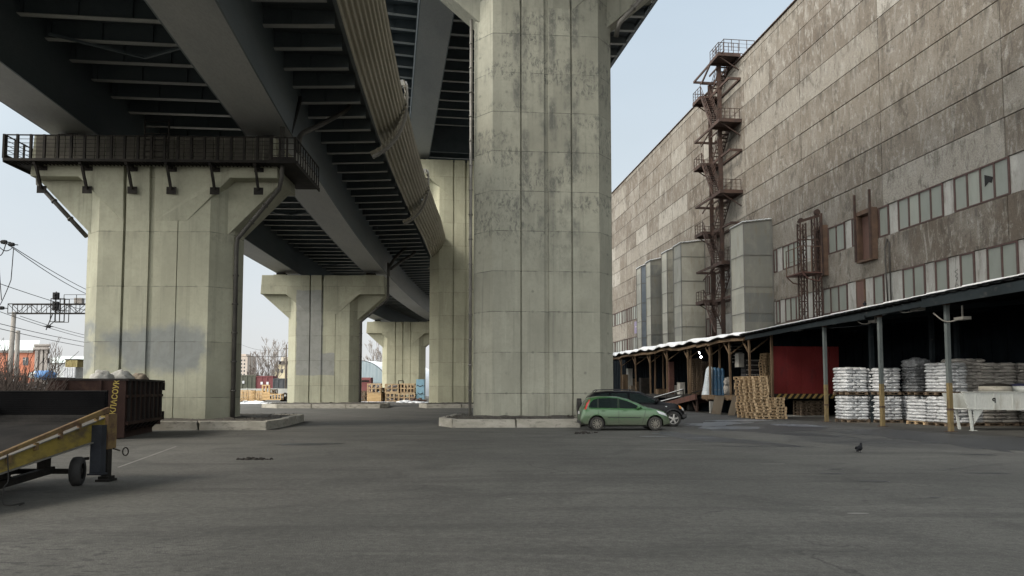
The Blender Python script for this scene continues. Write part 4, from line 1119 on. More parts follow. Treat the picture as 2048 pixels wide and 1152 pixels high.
for i in range(4):
    for z in (near[i] - 0.25, far_[i] - 0.25): mb.beam((29.72, SN1 + 0.12, z), (29.72, SF0 - 0.15, z), 0.10, 0.16)
    mb.beam((DO0, SN1 + .1, near[i] - .3), (DO0, SF0, near[i] - 1.2), 0.09); mb.beam((29.72, SN1 + 0.12, near[i] - 0.3), (29.72, SF0 - 0.15, near[i + 1] + 0.4), 0.05)
mb.build('bracing', PAL['rust'], fs)
mb = MB()
mb.beam((DO0 + .3, SN0 - .6, near[0] - .06), (DO0 + .3, SN1, near[0] - .06), .1); rail_run(mb, (DO0 + 0.3, SN0 - 0.6, near[0]), (DO0 + 0.3, SN1, near[0]), 1.15, 3, 3, False, 0.05)
rail_run(mb, (DO0 + 0.3, SN0 - 0.6, near[0]), (32.2, SN0 - 0.6, near[0]), 1.15, 4, 3, False, 0.05)
rail_run(mb, (DO0 + 0.3, SN1, near[0]), (32.2, SN1, near[0]), 1.15, 4, 3, False, 0.05)
mb.build('roof_railing', PAL['rust'], fs)
# roof gallery frame running out over the far side
mb = MB(); zt = near[0] - 0.2
for p, q in (((DO0, SN1, zt), (DO0, SF0 - 0.4, zt - 1.0)), ((DO0, SF0 - .4, zt - 1.0), (30.9, SF0 - .4, zt - 1.0)), ((30.9, SN1, zt), (30.9, SF0 - .4, zt - 1.0))): mb.beam(p, q, 0.12, 0.2)
mb.build('roof_frame', PAL['rust'], fs)

# ------------------------------------------------------------------ lattice goods hoist
ho = thing('goods_hoist', 'rusty twin-mast lattice goods hoist with a small caged platform against the factory wall', 'hoist', (29.4, 54.0, 0), BA)
def mast(d, s, w_, z0, z1, name='mast'):
    mb = MB(); h = w_ / 2
    for a_, b_ in ((-h, -h), (h, -h), (h, h), (-h, h)): mb.beam((d + a_, s + b_, z0), (d + a_, s + b_, z1), 0.09)
    z = z0; k = 0
    while z < z1 - 0.5:
        zn = min(z + 0.8, z1)
        for (a1, b1, a2, b2) in ((-h, -h, h, -h), (h, -h, h, h), (h, h, -h, h), (-h, h, -h, -h)):
            mb.beam((d + a1, s + b1, z), (d + a2, s + b2, z), 0.05)
            if k % 2: a1, b1, a2, b2 = a2, b2, a1, b1
            mb.beam((d + a1, s + b1, z), (d + a2, s + b2, zn), 0.035)
        z = zn; k += 1
    mb.build(name, PAL['rust'], ho)
m1 = onS(1604, 500, 54.0).x; m2 = onS(1633, 500, 54.0).x
zh1, zh2 = onS(1600, 447, 54).z, onS(1630, 432, 54).z
mast(m1, 54.0, 0.46, 6.2, zh1); mast(m2, 54.0, 0.46, 6.2, zh2)
mb = MB()
mb.beam((m1 - 0.3, 54, zh1 + 0.1), (m2 + 0.3, 54, zh2 + 0.05), 0.16, 0.2); mb.disc((m2 + 0.1, 54, zh2 + 0.3), 0.24, 'y', 14, 0.2); mb.disc((m1 - 0.05, 54, zh1 + 0.25), 0.18, 'y', 14, 0.2)
mb.beam((m2 - .2, 54, zh2 - 1.3), (DW, 54, zh2 - 1.3), 0.09); mb.beam((m1 - .5, 53.8, zh1 - 1.3), (m2, 53.8, zh1 - 1.3), 0.07)
mb.build('head_beam', PAL['rust'], ho)
zp = onS(1600, 549, 53.6).z
mb = MB()
mb.box(m1 - 0.75, m2 - 0.28, 52.7, 55.2, zp, zp + 0.09)
for s_ in (52.75, 55.15): mb.tube([(m1 - 0.7, s_, zp), (m1 - 0.2, s_, zp - 0.45), (m1 + 0.6, s_, zp - 0.6), (m2 - 0.4, s_, zp - 0.3)], 0.045, 6)
mb.build('platform', PAL['rust_red'], ho)
mb = MB()
rail_run(mb, (m1 - 0.72, 52.75, zp + .09), (m1 - 0.72, 55.15, zp + .09), 2.0, 2, 2, False, 0.06)
rail_run(mb, (m1 - 0.72, 52.75, zp + .09), (m2 - 0.35, 52.75, zp + .09), 2.0, 2, 2, False, 0.06)
mb.build('cage_rail', PAL['door_frame'], ho)

# ------------------------------------------------------------------ loading canopy: near part of blue painted steel, far part of old timber
DC = 21.6
PAL['blue_steel'] = worn('faded_blue_steel', (0.004, 0.009, 0.012), (0.010, 0.017, 0.021), 1.2, 0.9, 0.0, 0.1, (1, 1, 1), (0.07, 0.07, 0.065), 0.3)
PAL['post_blue'] = worn('grey_blue_post_paint', (0.065, 0.08, 0.082), (0.11, 0.125, 0.124), 1.5, 0.7, 0, 0.15, (1, 1, 0.4), (0.06, 0.055, 0.05), 0.3)
PAL['post_yellow'] = worn('ochre_post_paint', (0.15, 0.112, 0.048), (0.21, 0.16, 0.075), 2.0, 0.75, 0, 0.15, (1, 1, 0.5), (0.085, 0.06, 0.04), 0.42)
PAL['old_wood'] = worn('grey_brown_timber', (0.115, 0.075, 0.044), (0.19, 0.135, 0.08), 2.0, 0.85, 0, 0.25, (3, 3, 0.3), (0.075, 0.045, 0.03), 0.4)
PAL['roof_sheet'] = worn('canopy_roof_sheet', (0.010, 0.011, 0.012), (0.018, 0.019, 0.02), 1.0, 0.9, 0.0, 0.1, spec=0.05)
S_CUT = onD(1492, 672, DC).y
ca = thing('loading_canopy', 'blue-edged steel loading canopy with grey posts painted ochre below', 'canopy', (DC, 40, 0), BA)
zfr = onD(2040, 561, DC).z + 0.02; zfr2 = onD(1500, 668, DC).z
def zc_(s): return zfr + (zfr2 - zfr) * (s - 28) / (S_CUT - 28)
mb = MB()
n = 120; a0 = 12.0
for i in range(n):
    s0, s1 = a0 + (S_CUT - a0) * i / n, a0 + (S_CUT - a0) * (i + 1) / n
    up_ = 0.04 if i % 2 else 0.0
    mb.box(DC - 0.25, DW, s0, s1, zc_(s0) - 0.02 + up_, zc_(s0) + 0.02 + up_, Matrix.Identity(4))
for v in mb.bm.verts: v.co.z += (v.co.x - DC) * 0.085
ro = mb.build('roof', PAL['roof_sheet'], ca)
mb = MB(); rr2 = random.Random(3)
s0 = a0
while s0 < S_CUT:
    s1 = min(S_CUT, s0 + rr2.uniform(0.5, 1.2)); h = rr2.uniform(0.02, 0.055)
    mb.box(DC - 0.29 - rr2.uniform(0, .03), DC + 2.6, s0, s1, zc_(s0) + 0.062, zc_(s0) + 0.07 + h); s0 = s1
mb.build('snow_edge', PAL['snow'], ca)
mb = MB()
mb.beam((DC - 0.02, a0, zc_(a0) - 0.23), (DC - 0.02, S_CUT, zc_(S_CUT) - 0.23), 0.12, 0.26)
for s_ in (33.4, 37.0, 41.5, 46.5): mb.beam((DC + 0.12, s_, zc_(s_) - 0.2), (DW - 0.3, s_, zc_(s_) + 0.55), 0.12, 0.24)
mb.build('edge_beam', PAL['blue_steel'], ca)
# the deep step in the eave where the second sheet starts
mb = MB(); s_ = onD(1850, 600, DC).y
mb.box(DC - 0.16, DC - 0.09, a0, s_, zc_(s_) - 0.42, zc_(s_) - 0.02); mb.box(DC - 0.19, DC - 0.12, onD(1735, 620, DC).y, onD(1640, 640, DC).y, zc_(40) - 0.38, zc_(40) - 0.2)
mb.build('fascia_board', PAL['blue_steel'], ca)
for px, py in ((1653.5, 844.4), (1765.5, 852.4), (1902, 861.7)):
    g_ = gB(px, py); d, s_ = DC + 0.35, onD(px, py, DC + 0.35).y
    mb = MB(); zt = zc_(s_) - 0.42
    mb.box(d - 0.08, d + 0.08, s_ - 0.08, s_ + 0.08, 1.75 + rr2.uniform(.1, .3), zt)
    mb.mi = 1; zm = 2.0
    mb.box(d - 0.083, d + 0.083, s_ - 0.083, s_ + 0.083, 0.0, 2.05)
    mb.mi = 2; mb.box(d - 0.17, d + 0.17, s_ - 0.17, s_ + 0.17, 0.0, 0.03); mb.box(d - .1, d + .1, s_ - .1, s_ + .1, 0.9, 0.98)
    mb.box(d - .1, d + .1, s_ - .1, s_ + .1, zt, zt + .25)
    mb.build('post', [PAL['post_blue'], PAL['post_yellow'], PAL['rust']], ca)
for px in (1846, 1980, 2035):   # inner posts
    s_ = 33.5; p = onS(px, 700, s_)
    mb = MB(); mb.box(p.x - 0.1, p.x + 0.1, s_ + 4.1, s_ + 4.3, 0, 6.0); mb.build('post', PAL['blue_steel'], ca)
# flood lights under the eave
for px, py in ((1750, 641), (1835, 617), (1925, 635)):
    p = onD(px, py, DC + 0.5); mb = MB()
    mb.box(p.x - 0.18, p.x + 0.18, p.y - 0.28, p.y + 0.28, p.z - 0.1, p.z + 0.02); mb.beam((p.x, p.y, p.z), (p.x, p.y, p.z + 0.5), 0.05); mb.tube(resub([(p.x, p.y, p.z - .05), (p.x - .3, p.y + .6, p.z - .12), (p.x - .4, p.y + 1.2, p.z + .3)], 4), 0.03, 6)
    mb.build('floodlight', PAL['pipe'], ca)

fc = thing('timber_canopy', 'old sagging canopy with snow on its edge and thin timber posts along the dock', 'canopy', (DC, 80, 0), BA)
def zf_(s):
    base = zfr2 + (onD(1230, 711, DC).z - zfr2) * (s - S_CUT) / (82.5 - S_CUT)
    return base + 0.06 * math.sin(s * 0.9) + 0.07 * math.sin(s * 2.3 + 1) * (1 if s > S_CUT + 1 else 0)
SE = 112.0
mb = MB(); n = 90; rings = []
for i in range(n + 1):
    s_ = S_CUT + 0.05 + (SE - S_CUT) * i / n; z = zf_(s_); e_ = 0.12 * mnoise.noise(Vector((s_ * 0.8, 0, 0)))
    rings.append([mb.v((DC - 0.3 + e_, s_, z)), mb.v((DW - 0.02, s_, z + 0.75)), mb.v((DW - 0.02, s_, z + 0.68)), mb.v((DC - 0.3 + e_, s_, z - 0.07))])
for a, b in zip(rings[:-1], rings[1:]):
    for k in range(4): mb.face([a[k], a[(k+1) % 4], b[(k+1) % 4], b[k]])
mb.face(rings[0]); mb.face(rings[-1][::-1])
mb.build('roof', PAL['roof_sheet'], fc)
mb = MB(); mb.sm = True
rings = []
for i in range(181):
    s_ = S_CUT + 0.4 + (SE - S_CUT) * i / 180; z = zf_(s_); k = 0.5 + 0.5 * mnoise.noise(Vector((s_ * 0.7, 3, 0))); e_ = 0.12 * mnoise.noise(Vector((s_ * 0.8, 0, 0))); k2 = mnoise.noise(Vector((s_ * 2.2, 9, 0)))
    h = 0.08 + 0.32 * max(0.1, k) * (0.35 if s_ < S_CUT + 4 else 1); x0 = DC - 0.34 + e_ + 0.05 * k2
    rings.append([mb.v((x0, s_, z + 0.005)), mb.v((x0 + 0.02, s_, z + h * 0.7)), mb.v((x0 + 0.25, s_, z + h + 0.02)), mb.v((DC + 2.5, s_, z + 0.27 + h * 0.8)), mb.v((DC + 5.5, s_, z + 0.5))])
for a, b in zip(rings[:-1], rings[1:]):
    for k in range(4): mb.face([a[k], a[k+1], b[k+1], b[k]])
mb.build('snow_cover', PAL['snow'], fc)
mb = MB()
for i in range(26):
    s0, s1 = S_CUT + 0.3 + 2.2 * i, S_CUT + 0.3 + 2.2 * i + 2.15
    mb.beam((DC, s0, zf_(s0) - 0.24), (DC, s1, zf_(s1) - 0.24 - rr2.uniform(0, .12)), 0.12, 0.2)
    mb.beam((DC, s0, zf_(s0) - 0.17), (DC + 4, s0, zf_(s0) + 0.15), 0.09, 0.14)
mb.build('edge_timbers', PAL['old_wood'], fc)
ZD = 1.35
for px, dd in ((1243, 0.25), (1271, 0.25), (1300, 0.25), (1335, 0.25), (1376, 0.25), (1382, 0.7), (1420, 0.25), (1424, 2.2), (1440, 1.6), (1460, 0.25), (1499, 0.25), (1311, 2.0), (1326, 2.6)):
    d = DC + dd; s_ = onD(px, 760, d).y; mb = MB(); w_ = 0.125
    mb.beam((d + rr2.uniform(-.08, .08), s_, ZD + 0.02 if dd < 3 else 0), (d, s_ + rr2.uniform(-.1, .1), zf_(s_) - (0.25 if dd < 1 else 0.1)), w_, w_)
    if dd < 0.5 and px < 1500:
        mb.beam((d, s_, zf_(s_) - 1.2), (d, s_ + 1.0, zf_(s_) - 0.3), 0.08); mb.beam((d, s_, zf_(s_) - 1.2), (d + 1.4, s_, zf_(s_) - 0.2), 0.08)
    mb.build('post', PAL['old_wood'], fc)
# ================================================================== under the canopies
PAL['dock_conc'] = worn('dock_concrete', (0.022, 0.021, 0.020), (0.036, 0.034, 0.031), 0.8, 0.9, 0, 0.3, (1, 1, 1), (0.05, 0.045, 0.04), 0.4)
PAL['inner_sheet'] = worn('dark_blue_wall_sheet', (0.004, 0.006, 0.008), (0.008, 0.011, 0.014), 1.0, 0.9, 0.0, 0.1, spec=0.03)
PAL['red_wall'] = worn('dark_red_wall_paint', (0.14, 0.012, 0.012), (0.18, 0.02, 0.02), 0.7, 0.8, 0.0, 0.1, (1, 1, 0.4), (0.10, 0.018, 0.018), 0.35)
PAL['haz_y'] = worn('faded_hazard_yellow', (0.30, 0.20, 0.055), (0.38, 0.265, 0.09), 3, 0.8, 0, 0.1, (1, 1, 1), (0.1, 0.07, 0.04), 0.35)
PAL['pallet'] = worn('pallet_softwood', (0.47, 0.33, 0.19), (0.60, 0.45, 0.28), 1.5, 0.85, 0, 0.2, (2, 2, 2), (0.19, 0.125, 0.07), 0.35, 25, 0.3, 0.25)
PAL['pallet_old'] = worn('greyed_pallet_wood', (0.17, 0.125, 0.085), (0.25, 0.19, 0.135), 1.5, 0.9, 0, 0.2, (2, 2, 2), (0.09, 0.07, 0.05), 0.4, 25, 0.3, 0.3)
PAL['card'] = worn('cardboard', (0.17, 0.14, 0.105), (0.22, 0.185, 0.14), 0.9, 0.9, 0, 0.1)

# ground floor wall of the factory behind the dock, dark sheet, ribbed
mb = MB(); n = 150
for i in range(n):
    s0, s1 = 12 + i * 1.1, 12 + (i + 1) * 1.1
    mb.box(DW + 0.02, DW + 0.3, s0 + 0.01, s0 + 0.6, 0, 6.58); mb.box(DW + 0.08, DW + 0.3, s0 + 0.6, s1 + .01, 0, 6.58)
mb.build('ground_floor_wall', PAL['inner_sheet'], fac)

# ------------------------------------------------------------------ raised dock
S_D0 = 46.2
dk = thing('loading_dock', 'raised concrete loading dock with timber fenders under the old canopy', 'loading dock', (26, 75, 0), BA)
mb = MB()
mb.box(DC + 0.05, DW, S_D0 + 4.5, 118, ZD - 0.28, ZD); mb.mi = 1
mb.box(DC + 1.4, DW, S_D0 + 4.5, 118, 0, ZD - 0.281)
mb.box(DC + 2.2, DW, S_D0, S_D0 + 4.499, ZD - 0.25, ZD - 0.002)
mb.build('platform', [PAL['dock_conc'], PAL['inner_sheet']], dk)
rr = random.Random(5)
for pa, pb in ((1409, 1433), (1453, 1474)):
    a, b = onD(pb, 792, DC).y, onD(pa, 792, DC).y; mb = MB(); k = 0; s_ = a
    z0, z1 = onD(pa, 799, DC).z, ZD + 0.03
    while s_ < b:
        mb.box(DC - 0.16, DC + 0.03, s_, s_ + 0.20, z0 + rr.uniform(-.06, .06), z1); s_ += 0.235
    mb.build('fender', PAL['old_wood'], dk)
mb = MB(); s_ = onD(1424, 800, DC).y; mb.beam((DC - 0.05, s_, 0), (DC - 0.05, s_, ZD - 0.45), 0.28, 0.2); mb.build('fender_leg', PAL['pale_panel'], dk)
for i in range(9):
    s_ = S_D0 + 8 + i * 5.5; mb = MB(); mb.box(DC + 0.3, DC + 0.7, s_, s_ + 0.5, 0, ZD - 0.281); mb.build('pier', PAL['dock_conc'], dk)
# cardboard and board sheets leaning under the dock edge
for k, (pa, pb, pt, pb_y, lab) in enumerate(((1431, 1449, 788, 826, 'grey sheet of board leaning on the dock beside the pale leg'), (1466, 1479, 790, 830, 'grey sheet of board leaning on the dock behind the tall pallet stack'), (1383, 1399, 800, 826, 'dark grey sheet of board leaning on the dock below the rusty ramp'))):
    d = DC - 0.28 if k < 2 else DC + 1.2
    a, b = onD(pb, 800, d).y, onD(pa, 800, d).y; zt = min(onD(pa, pt, d).z, ZD - 0.05)
    mb = MB(); nn = 8
    def f(u, v): return Vector((d - 0.35 * (1 - v) + 0.05 * math.sin(u * 5 + k), a + (b - a) * u + 0.12 * (1 - v) * (1 if k else -1), 0.01 + zt * v))
    mb.grid(f, nn, 6); bmesh.ops.solidify(mb.bm, geom=mb.bm.faces[:], thickness=0.02)
    tag(mb.build('board_sheet', PAL['card'] if k < 2 else PAL['dock_conc'], None, (d, a, 0), BA), lab, 'sheet')

# ------------------------------------------------------------------ red end wall with hazard board
S_R = 46.0
d0r, d1r = onS(1545, 740, S_R).x, onS(1650, 740, S_R).x + 1.0
zr0, zr1 = onS(1560, 788, S_R).z, onS(1560, 692, S_R).z
rw = thing('red_wall', 'dark red painted end wall of the dock above a striped hazard board', 'wall', (d0r, S_R, 0), BA)
mb = MB(); x = d0r; i = 0
while x < d1r:
    x1 = min(x + 0.5, d1r); mb.box(x + 0.004, x1 - 0.004, S_R + (0.02 if i % 2 else 0.0), S_R + 0.15, zr0, zr1); x = x1; i += 1
mb.build('panel', PAL['red_wall'], rw)
mb = MB(); mb.box(d0r, d1r, S_R - 0.10, S_R - 0.004, zr0 - 0.30, zr0 + 0.02)
mb.mi = 1; x = d0r + 0.1
while x < d1r - 0.6:
    mb.poly([(x, S_R - 0.105, zr0 - 0.29), (x + 0.20, S_R - 0.105, zr0 - 0.29), (x + 0.44, S_R - 0.105, zr0 + 0.01), (x + 0.24, S_R - 0.105, zr0 + 0.01)]); x += 0.42
mb.build('hazard_board', [PAL['dark_steel'], PAL['haz_y']], rw)
mb = MB(); mb.beam((d0r - 0.08, S_R - 0.1, 0), (d0r - 0.08, S_R - 0.1, zr1 + 1.2), 0.14); mb.build('post', PAL['old_wood'], rw)
mb = MB()
x = d0r + 0.05
while x < d1r - 0.2:
    mb.box(x, x + 0.3, S_R - 0.06, S_R + 0.1, zr1 - 0.02, zr1 + 1.2); x += 0.33
mb.build('upper_sheet', PAL['inner_sheet'], rw)

# ------------------------------------------------------------------ pallets
PW, PL, PH = 0.98, 1.30, 0.183      # across, along, high
def pallet_mesh(name, m, w=PW, l=PL, h=PH, seed=0, sag=0.0):
    mb = MB(); r2 = random.Random(seed); t = h * 0.17; bw = w * 0.12
    for k in range(3):
        y = -l / 2 + bw / 2 + (l - bw) * k / 2
        mb.box(-w / 2, w / 2, y - bw / 2, y + bw / 2, 0, t)                       # bottom boards
        for q in range(3):
            x = -w / 2 + bw * .5 + (w - bw) * q / 2
            mb.box(x - bw / 2 + .004, x + bw / 2 - .004, y - bw / 2 + .003, y + bw / 2 - .003, t + .0005, h - 2 * t - .0005)   # blocks
        mb.box(-w / 2, w / 2, y - bw / 2, y + bw / 2, h - 2 * t, h - t - .0005)
    for k in range(6):
        x = -w / 2 + bw * .5 + (w - bw) * k / 5; j = r2.uniform(-.015, .015)
        mb.box(x - bw * .42, x + bw * .42, -l / 2 + j, l / 2 + j, h - t, h)
    return mb
pm_src = []
for sd_ in range(3):
    mb = pallet_mesh('pallet', None, seed=sd_); bmesh.ops.recalc_face_normals(mb.bm, faces=mb.bm.faces)
    me = bpy.data.meshes.new('pallet'); mb.bm.to_mesh(me); mb.bm.free(); me.materials.append(PAL['pallet']); pm_src.append(me)
pm_old = []
for sd_ in range(3):
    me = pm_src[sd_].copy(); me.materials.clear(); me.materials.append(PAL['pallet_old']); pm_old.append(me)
PALLETS = []
def put_pallet(d, s, z, label, group, src=None, rot=0.0, scl=(1, 1, 1)):
    o = bpy.data.objects.new('pallet', rr.choice(src or pm_src)); COL.objects.link(o)
    p = fromB((d, s, z)); o.location = p; o.rotation_euler = (0, 0, BA + rot); o.scale = scl
    tag(o, label, 'pallet', group); return o
def ordl(i, n):
    if i == 0: return 'lowest'
    if i == n - 1: return 'topmost'
    return ORD[i + 1] + '-from-bottom'
c0 = gB(1509, 838)
GRP = 'pallets in the tall stack'
for col_, nm in ((0, 'near'), (1, 'far')):
    for i in range(13):
        lean = -0.024 * (i - 6) * (1.0)
        put_pallet(c0.x + PW / 2 + rr.uniform(-.055, .055) + lean * 0.35, c0.y + PL / 2 + col_ * (PL + 0.08) + rr.uniform(-.06, .06) - lean * .3, i * PH * 1.10,
                   f'{ordl(i, 13)} light wooden pallet in the {nm} column of the tall stack by the red wall', GRP, rot=rr.uniform(-.03, .03))
c1 = gB(1537.5, 838)
for i in range(7):
    sh = 0.0 if i < 3 else (0.10 if i == 3 else 0.0) - 0.12
    put_pallet(c1.x + 0.62 + sh + rr.uniform(-.03, .03), c1.y + 0.6 + rr.uniform(-.03, .03), i * 0.186, f'{ordl(i, 7)} pallet of the low stack in front of the red wall', 'pallets in the low stack', scl=(1.22, 0.8, 0.96), rot=rr.uniform(-.03, .03))
sH = S_D0 + 5.4; dH = onS(1532, 740, sH).x
ztop_ = onS(1532, 704, sH).z; nH = int((ztop_ - ZD) / 0.21)
for i in range(nH):
    put_pallet(dH + 0.12 + 0.05 * math.sin(i) + 0.012 * i, sH + 0.4, ZD + i * 0.208, f'{ordl(i, nH) if i < 12 else ("topmost" if i == nH - 1 else "near-topmost")} pallet of the high stack on the dock beside the red wall', 'pallets in the high stack', scl=(0.72, 0.75, 1.05), rot=rr.uniform(-.12, .12))
# pallets kept under the red wall on the floor
for k, px in enumerate((1600, 1622)):
    p = onS(px, 820, S_R + 1.0)
    for i in range(5):
        put_pallet(p.x + 0.3, S_R + 1.2, 0.06 + i * 0.2, f'{ordl(i, 5)} pallet in the {("left", "right")[k]} pile under the hazard board', 'pallets under the hazard board', pm_old, scl=(0.85, 0.8, 1))
mb = MB(); mb.box(onS(1555, 820, S_R).x, onS(1655, 820, S_R).x, S_R + .3, S_R + 2.0, 0.001, 0.055); tag(mb.build('floor_plate', PAL['pale_panel'], None, (25, S_R, 0), BA), 'thin pale plate on the floor under the pallets below the hazard board', 'plate')
# dim stacks of crates on the far dock
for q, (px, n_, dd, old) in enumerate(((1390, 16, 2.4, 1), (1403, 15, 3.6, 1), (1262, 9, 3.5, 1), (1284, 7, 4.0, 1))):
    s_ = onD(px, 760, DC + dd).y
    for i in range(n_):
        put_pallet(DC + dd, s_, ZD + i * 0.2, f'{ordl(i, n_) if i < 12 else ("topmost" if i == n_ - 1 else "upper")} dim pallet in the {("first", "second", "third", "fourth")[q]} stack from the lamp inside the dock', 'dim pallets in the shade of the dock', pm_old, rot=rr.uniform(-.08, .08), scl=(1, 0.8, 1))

# ------------------------------------------------------------------ wrapped loads of white bags
def bag_mat(name, c1, c2, film=0.45, rough=0.35):
    m = Mt(name, rough, 0, 0.55)
    n = m.noise(5.5, 5, 0.6, m.map((1, 1, 1.6)), 0.8)
    r = m.obrnd()
    c = m.mix(m.mr(n, 0.35, 0.7), c1, c2)
    c = m.mix(1.0, c, m.mr(r, 0, 1, 0.80, 1.08), 'MULTIPLY')
    pr = m.noise(2.2, 3, 0.5, m.map((1, 1, 3), (4, 1, 1)))
    c = m.mix(m.mr(pr, 0.62, 0.68, 0, 0.35), c, (0.22, 0.23, 0.25))
    m.col(c); m.rgh(m.mr(n, 0.3, 0.7, rough - 0.1, rough + 0.2)); m.bump(m.noise(7, 5, 0.65, m.map((1, 1, 1.8)), 1.2), 0.75, 0.05)
    return m.m
PAL['bag'] = bag_mat('white_woven_bag', (0.50, 0.515, 0.53), (0.70, 0.715, 0.73))
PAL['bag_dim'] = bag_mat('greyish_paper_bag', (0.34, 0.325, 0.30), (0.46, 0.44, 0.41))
PAL['bag_dark'] = bag_mat('bag_under_grey_film', (0.20, 0.21, 0.22), (0.32, 0.33, 0.34), rough=0.18)
def bag_mesh(seed, w=0.62, l=0.42, h=0.185):
    mb = MB(); mb.sm = True
    def f(u, v):
        th, ph = u * 2 * math.pi, (v - 0.5) * math.pi
        sg = lambda t, p: math.copysign(abs(t) ** p, t)
        x = sg(math.cos(ph), 0.45) * sg(math.cos(th), 0.4); y = sg(math.cos(ph), 0.45) * sg(math.sin(th), 0.4); z = sg(math.sin(ph), 0.75)
        k = mnoise.noise(Vector((x * 1.5 + seed * 5, y * 1.5, z + seed))) * 0.10
        edge = max(abs(x), abs(y)); zz = z * (1 - 0.45 * edge ** 3) * (1 + k * 1.5) - 0.18 * edge ** 4
        zz += 0.25 * mnoise.noise(Vector((x * 2.5, y * 2.5, seed * 3.0 + 2)))
        return Vector((x * w / 2 * (1 + k), y * l / 2 * (1 + k), zz * h / 2))
    mb.grid(f, 20, 10, close_u=True)
    me = bpy.data.meshes.new('bag'); bmesh.ops.recalc_face_normals(mb.bm, faces=mb.bm.faces); mb.bm.to_mesh(me); mb.bm.free(); return me
bag_me = {k: [] for k in ('bag', 'bag_dim', 'bag_dark')}
for k in bag_me:
    for sd_ in range(4):
        me = bag_mesh(sd_ + 1); me.materials.append(PAL[k]); bag_me[k].append(me)
def load(d, s, z, layers, label, kind='bag', w=1.28, l=1.28, pal=pm_old, rot=0.0, lh=0.158, group='wrapped bag loads'):
    """d, s: near left corner; a pallet with layers of bags"""
    t = thing('bag_load', label, 'bag pallet', (d + w / 2, s + l / 2, z), BA, group)
    p = bpy.data.objects.new('pallet', rr.choice(pal)); COL.objects.link(p); p.parent = t; KIDS.setdefault(t.name, []).append(p)
    p.scale = (w / PW, l / PL, 0.86); ph = PH * 0.86
    ll = layers
    for i in range(ll):
        a = i % 2
        pts = []
        # pinwheel: front and back rows differ layer by layer
        if a == 0: pts = [(-0.5 + (k + .5) / 2, -0.5 + (j + .5) / 3, 0) for k in range(2) for j in range(3)]
        else: pts = [(-0.5 + (k + .5) / 3, -0.5 + (j + .5) / 2, 1) for k in range(3) for j in range(2)]
        sq = 1 + 0.02 * math.sin(i * 1.3 + d)
        for x, y, tr in pts:
            if abs(x) < 0.2 and abs(y) < 0.2: continue
            o = bpy.data.objects.new('bag', rr.choice(bag_me[kind])); COL.objects.link(o); o.parent = t
            KIDS.setdefault(t.name, []).append(o)
            o.location = (x * w * sq + rr.uniform(-.03, .03), y * l * sq + rr.uniform(-.03, .03), ph + lh * (i + 0.5) + rr.uniform(-.008, .008))
            o.rotation_euler = (rr.uniform(-.05, .05), rr.uniform(-.05, .05), (math.pi / 2 if tr else 0) + rr.uniform(-.06, .06) + (math.pi if rr.random() < .5 else 0))
            # bag is 0.62 x 0.42: fit to the cell
            cw, cl = (w / 2, l / 3) if not tr else (l / 2, w / 3)
            o.scale = (cw / 0.60, cl / 0.40, lh / 0.150)
    t.rotation_euler[2] += rot
    return t
L1_ = gB(1696, 845)
load(L1_.x, L1_.y, 0, 8, 'white bag load on the ground nearest the red wall')
load(L1_.x - 0.05, L1_.y + 0.03, 1.50, 8, 'white bag load stacked up nearest the red wall', rot=0.02, lh=0.165)
L2_ = gB(1762, 846)
load(L2_.x, L2_.y, 0, 8, 'white bag load on the ground behind the middle ochre post')
load(L2_.x - 0.05, L2_.y + 0.02, 1.50, 8, 'white bag load stacked up behind the middle ochre post', rot=-0.02)
p = onS(1829, 800, 36.4)
load(p.x, 36.4, 0, 8, 'grey film-wrapped load on the ground beside the middle gap', 'bag')
load(p.x - 0.02, 36.3, 1.50, 8, 'dark film-wrapped load with a loose topmost bag, between white loads', 'bag_dark', w=1.15, l=1.15, lh=0.165)
mb = MB(); mb.blob((p.x + 0.5, 36.9, 3.18), (0.62, 0.6, 0.28), 3, 0.35, 2.5, 24, 14, 0.8)
tag(mb.build('loose_bag', PAL['bag_dark'], None, (p.x + .5, 36.9, 3.0), BA), 'loose grey film bag lying on the dark wrapped load', 'bag')
L4 = gB(1892, 853)
load(L4.x, L4.y, 0, 8, 'white bag load on the ground just left of the nearest ochre post', l=1.42)
load(L4.x, L4.y + 0.02, 1.50, 9, 'white bag load stacked up just left of the nearest ochre post', l=1.42, rot=.015)
load(L4.x + 0.03, L4.y + 1.58, 0, 7, 'lower white bag load on its own pale pallet, left end of the right group', l=1.42, pal=pm_src)
L5 = gB(1921, 852)
load(L5.x, L5.y, 0, 8, 'white bag load on the ground just right of the nearest ochre post', 'bag', w=1.5)
load(L5.x, L5.y, 1.50, 10, 'tall tidy load of greyish bags right of the nearest ochre post', 'bag_dim', w=1.5, lh=0.163)
x6 = onS(1971, 800, 33.2).x; x7 = onS(2041, 800, 33.4).x
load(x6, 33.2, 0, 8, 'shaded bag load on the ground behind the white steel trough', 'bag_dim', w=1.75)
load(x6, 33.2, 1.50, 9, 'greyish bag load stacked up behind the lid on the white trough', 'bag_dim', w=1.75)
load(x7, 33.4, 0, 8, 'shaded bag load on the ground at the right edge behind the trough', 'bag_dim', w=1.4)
load(x7, 33.4, 1.50, 9, 'greyish bag load stacked up at the right edge behind the trough', 'bag_dim', w=1.4)

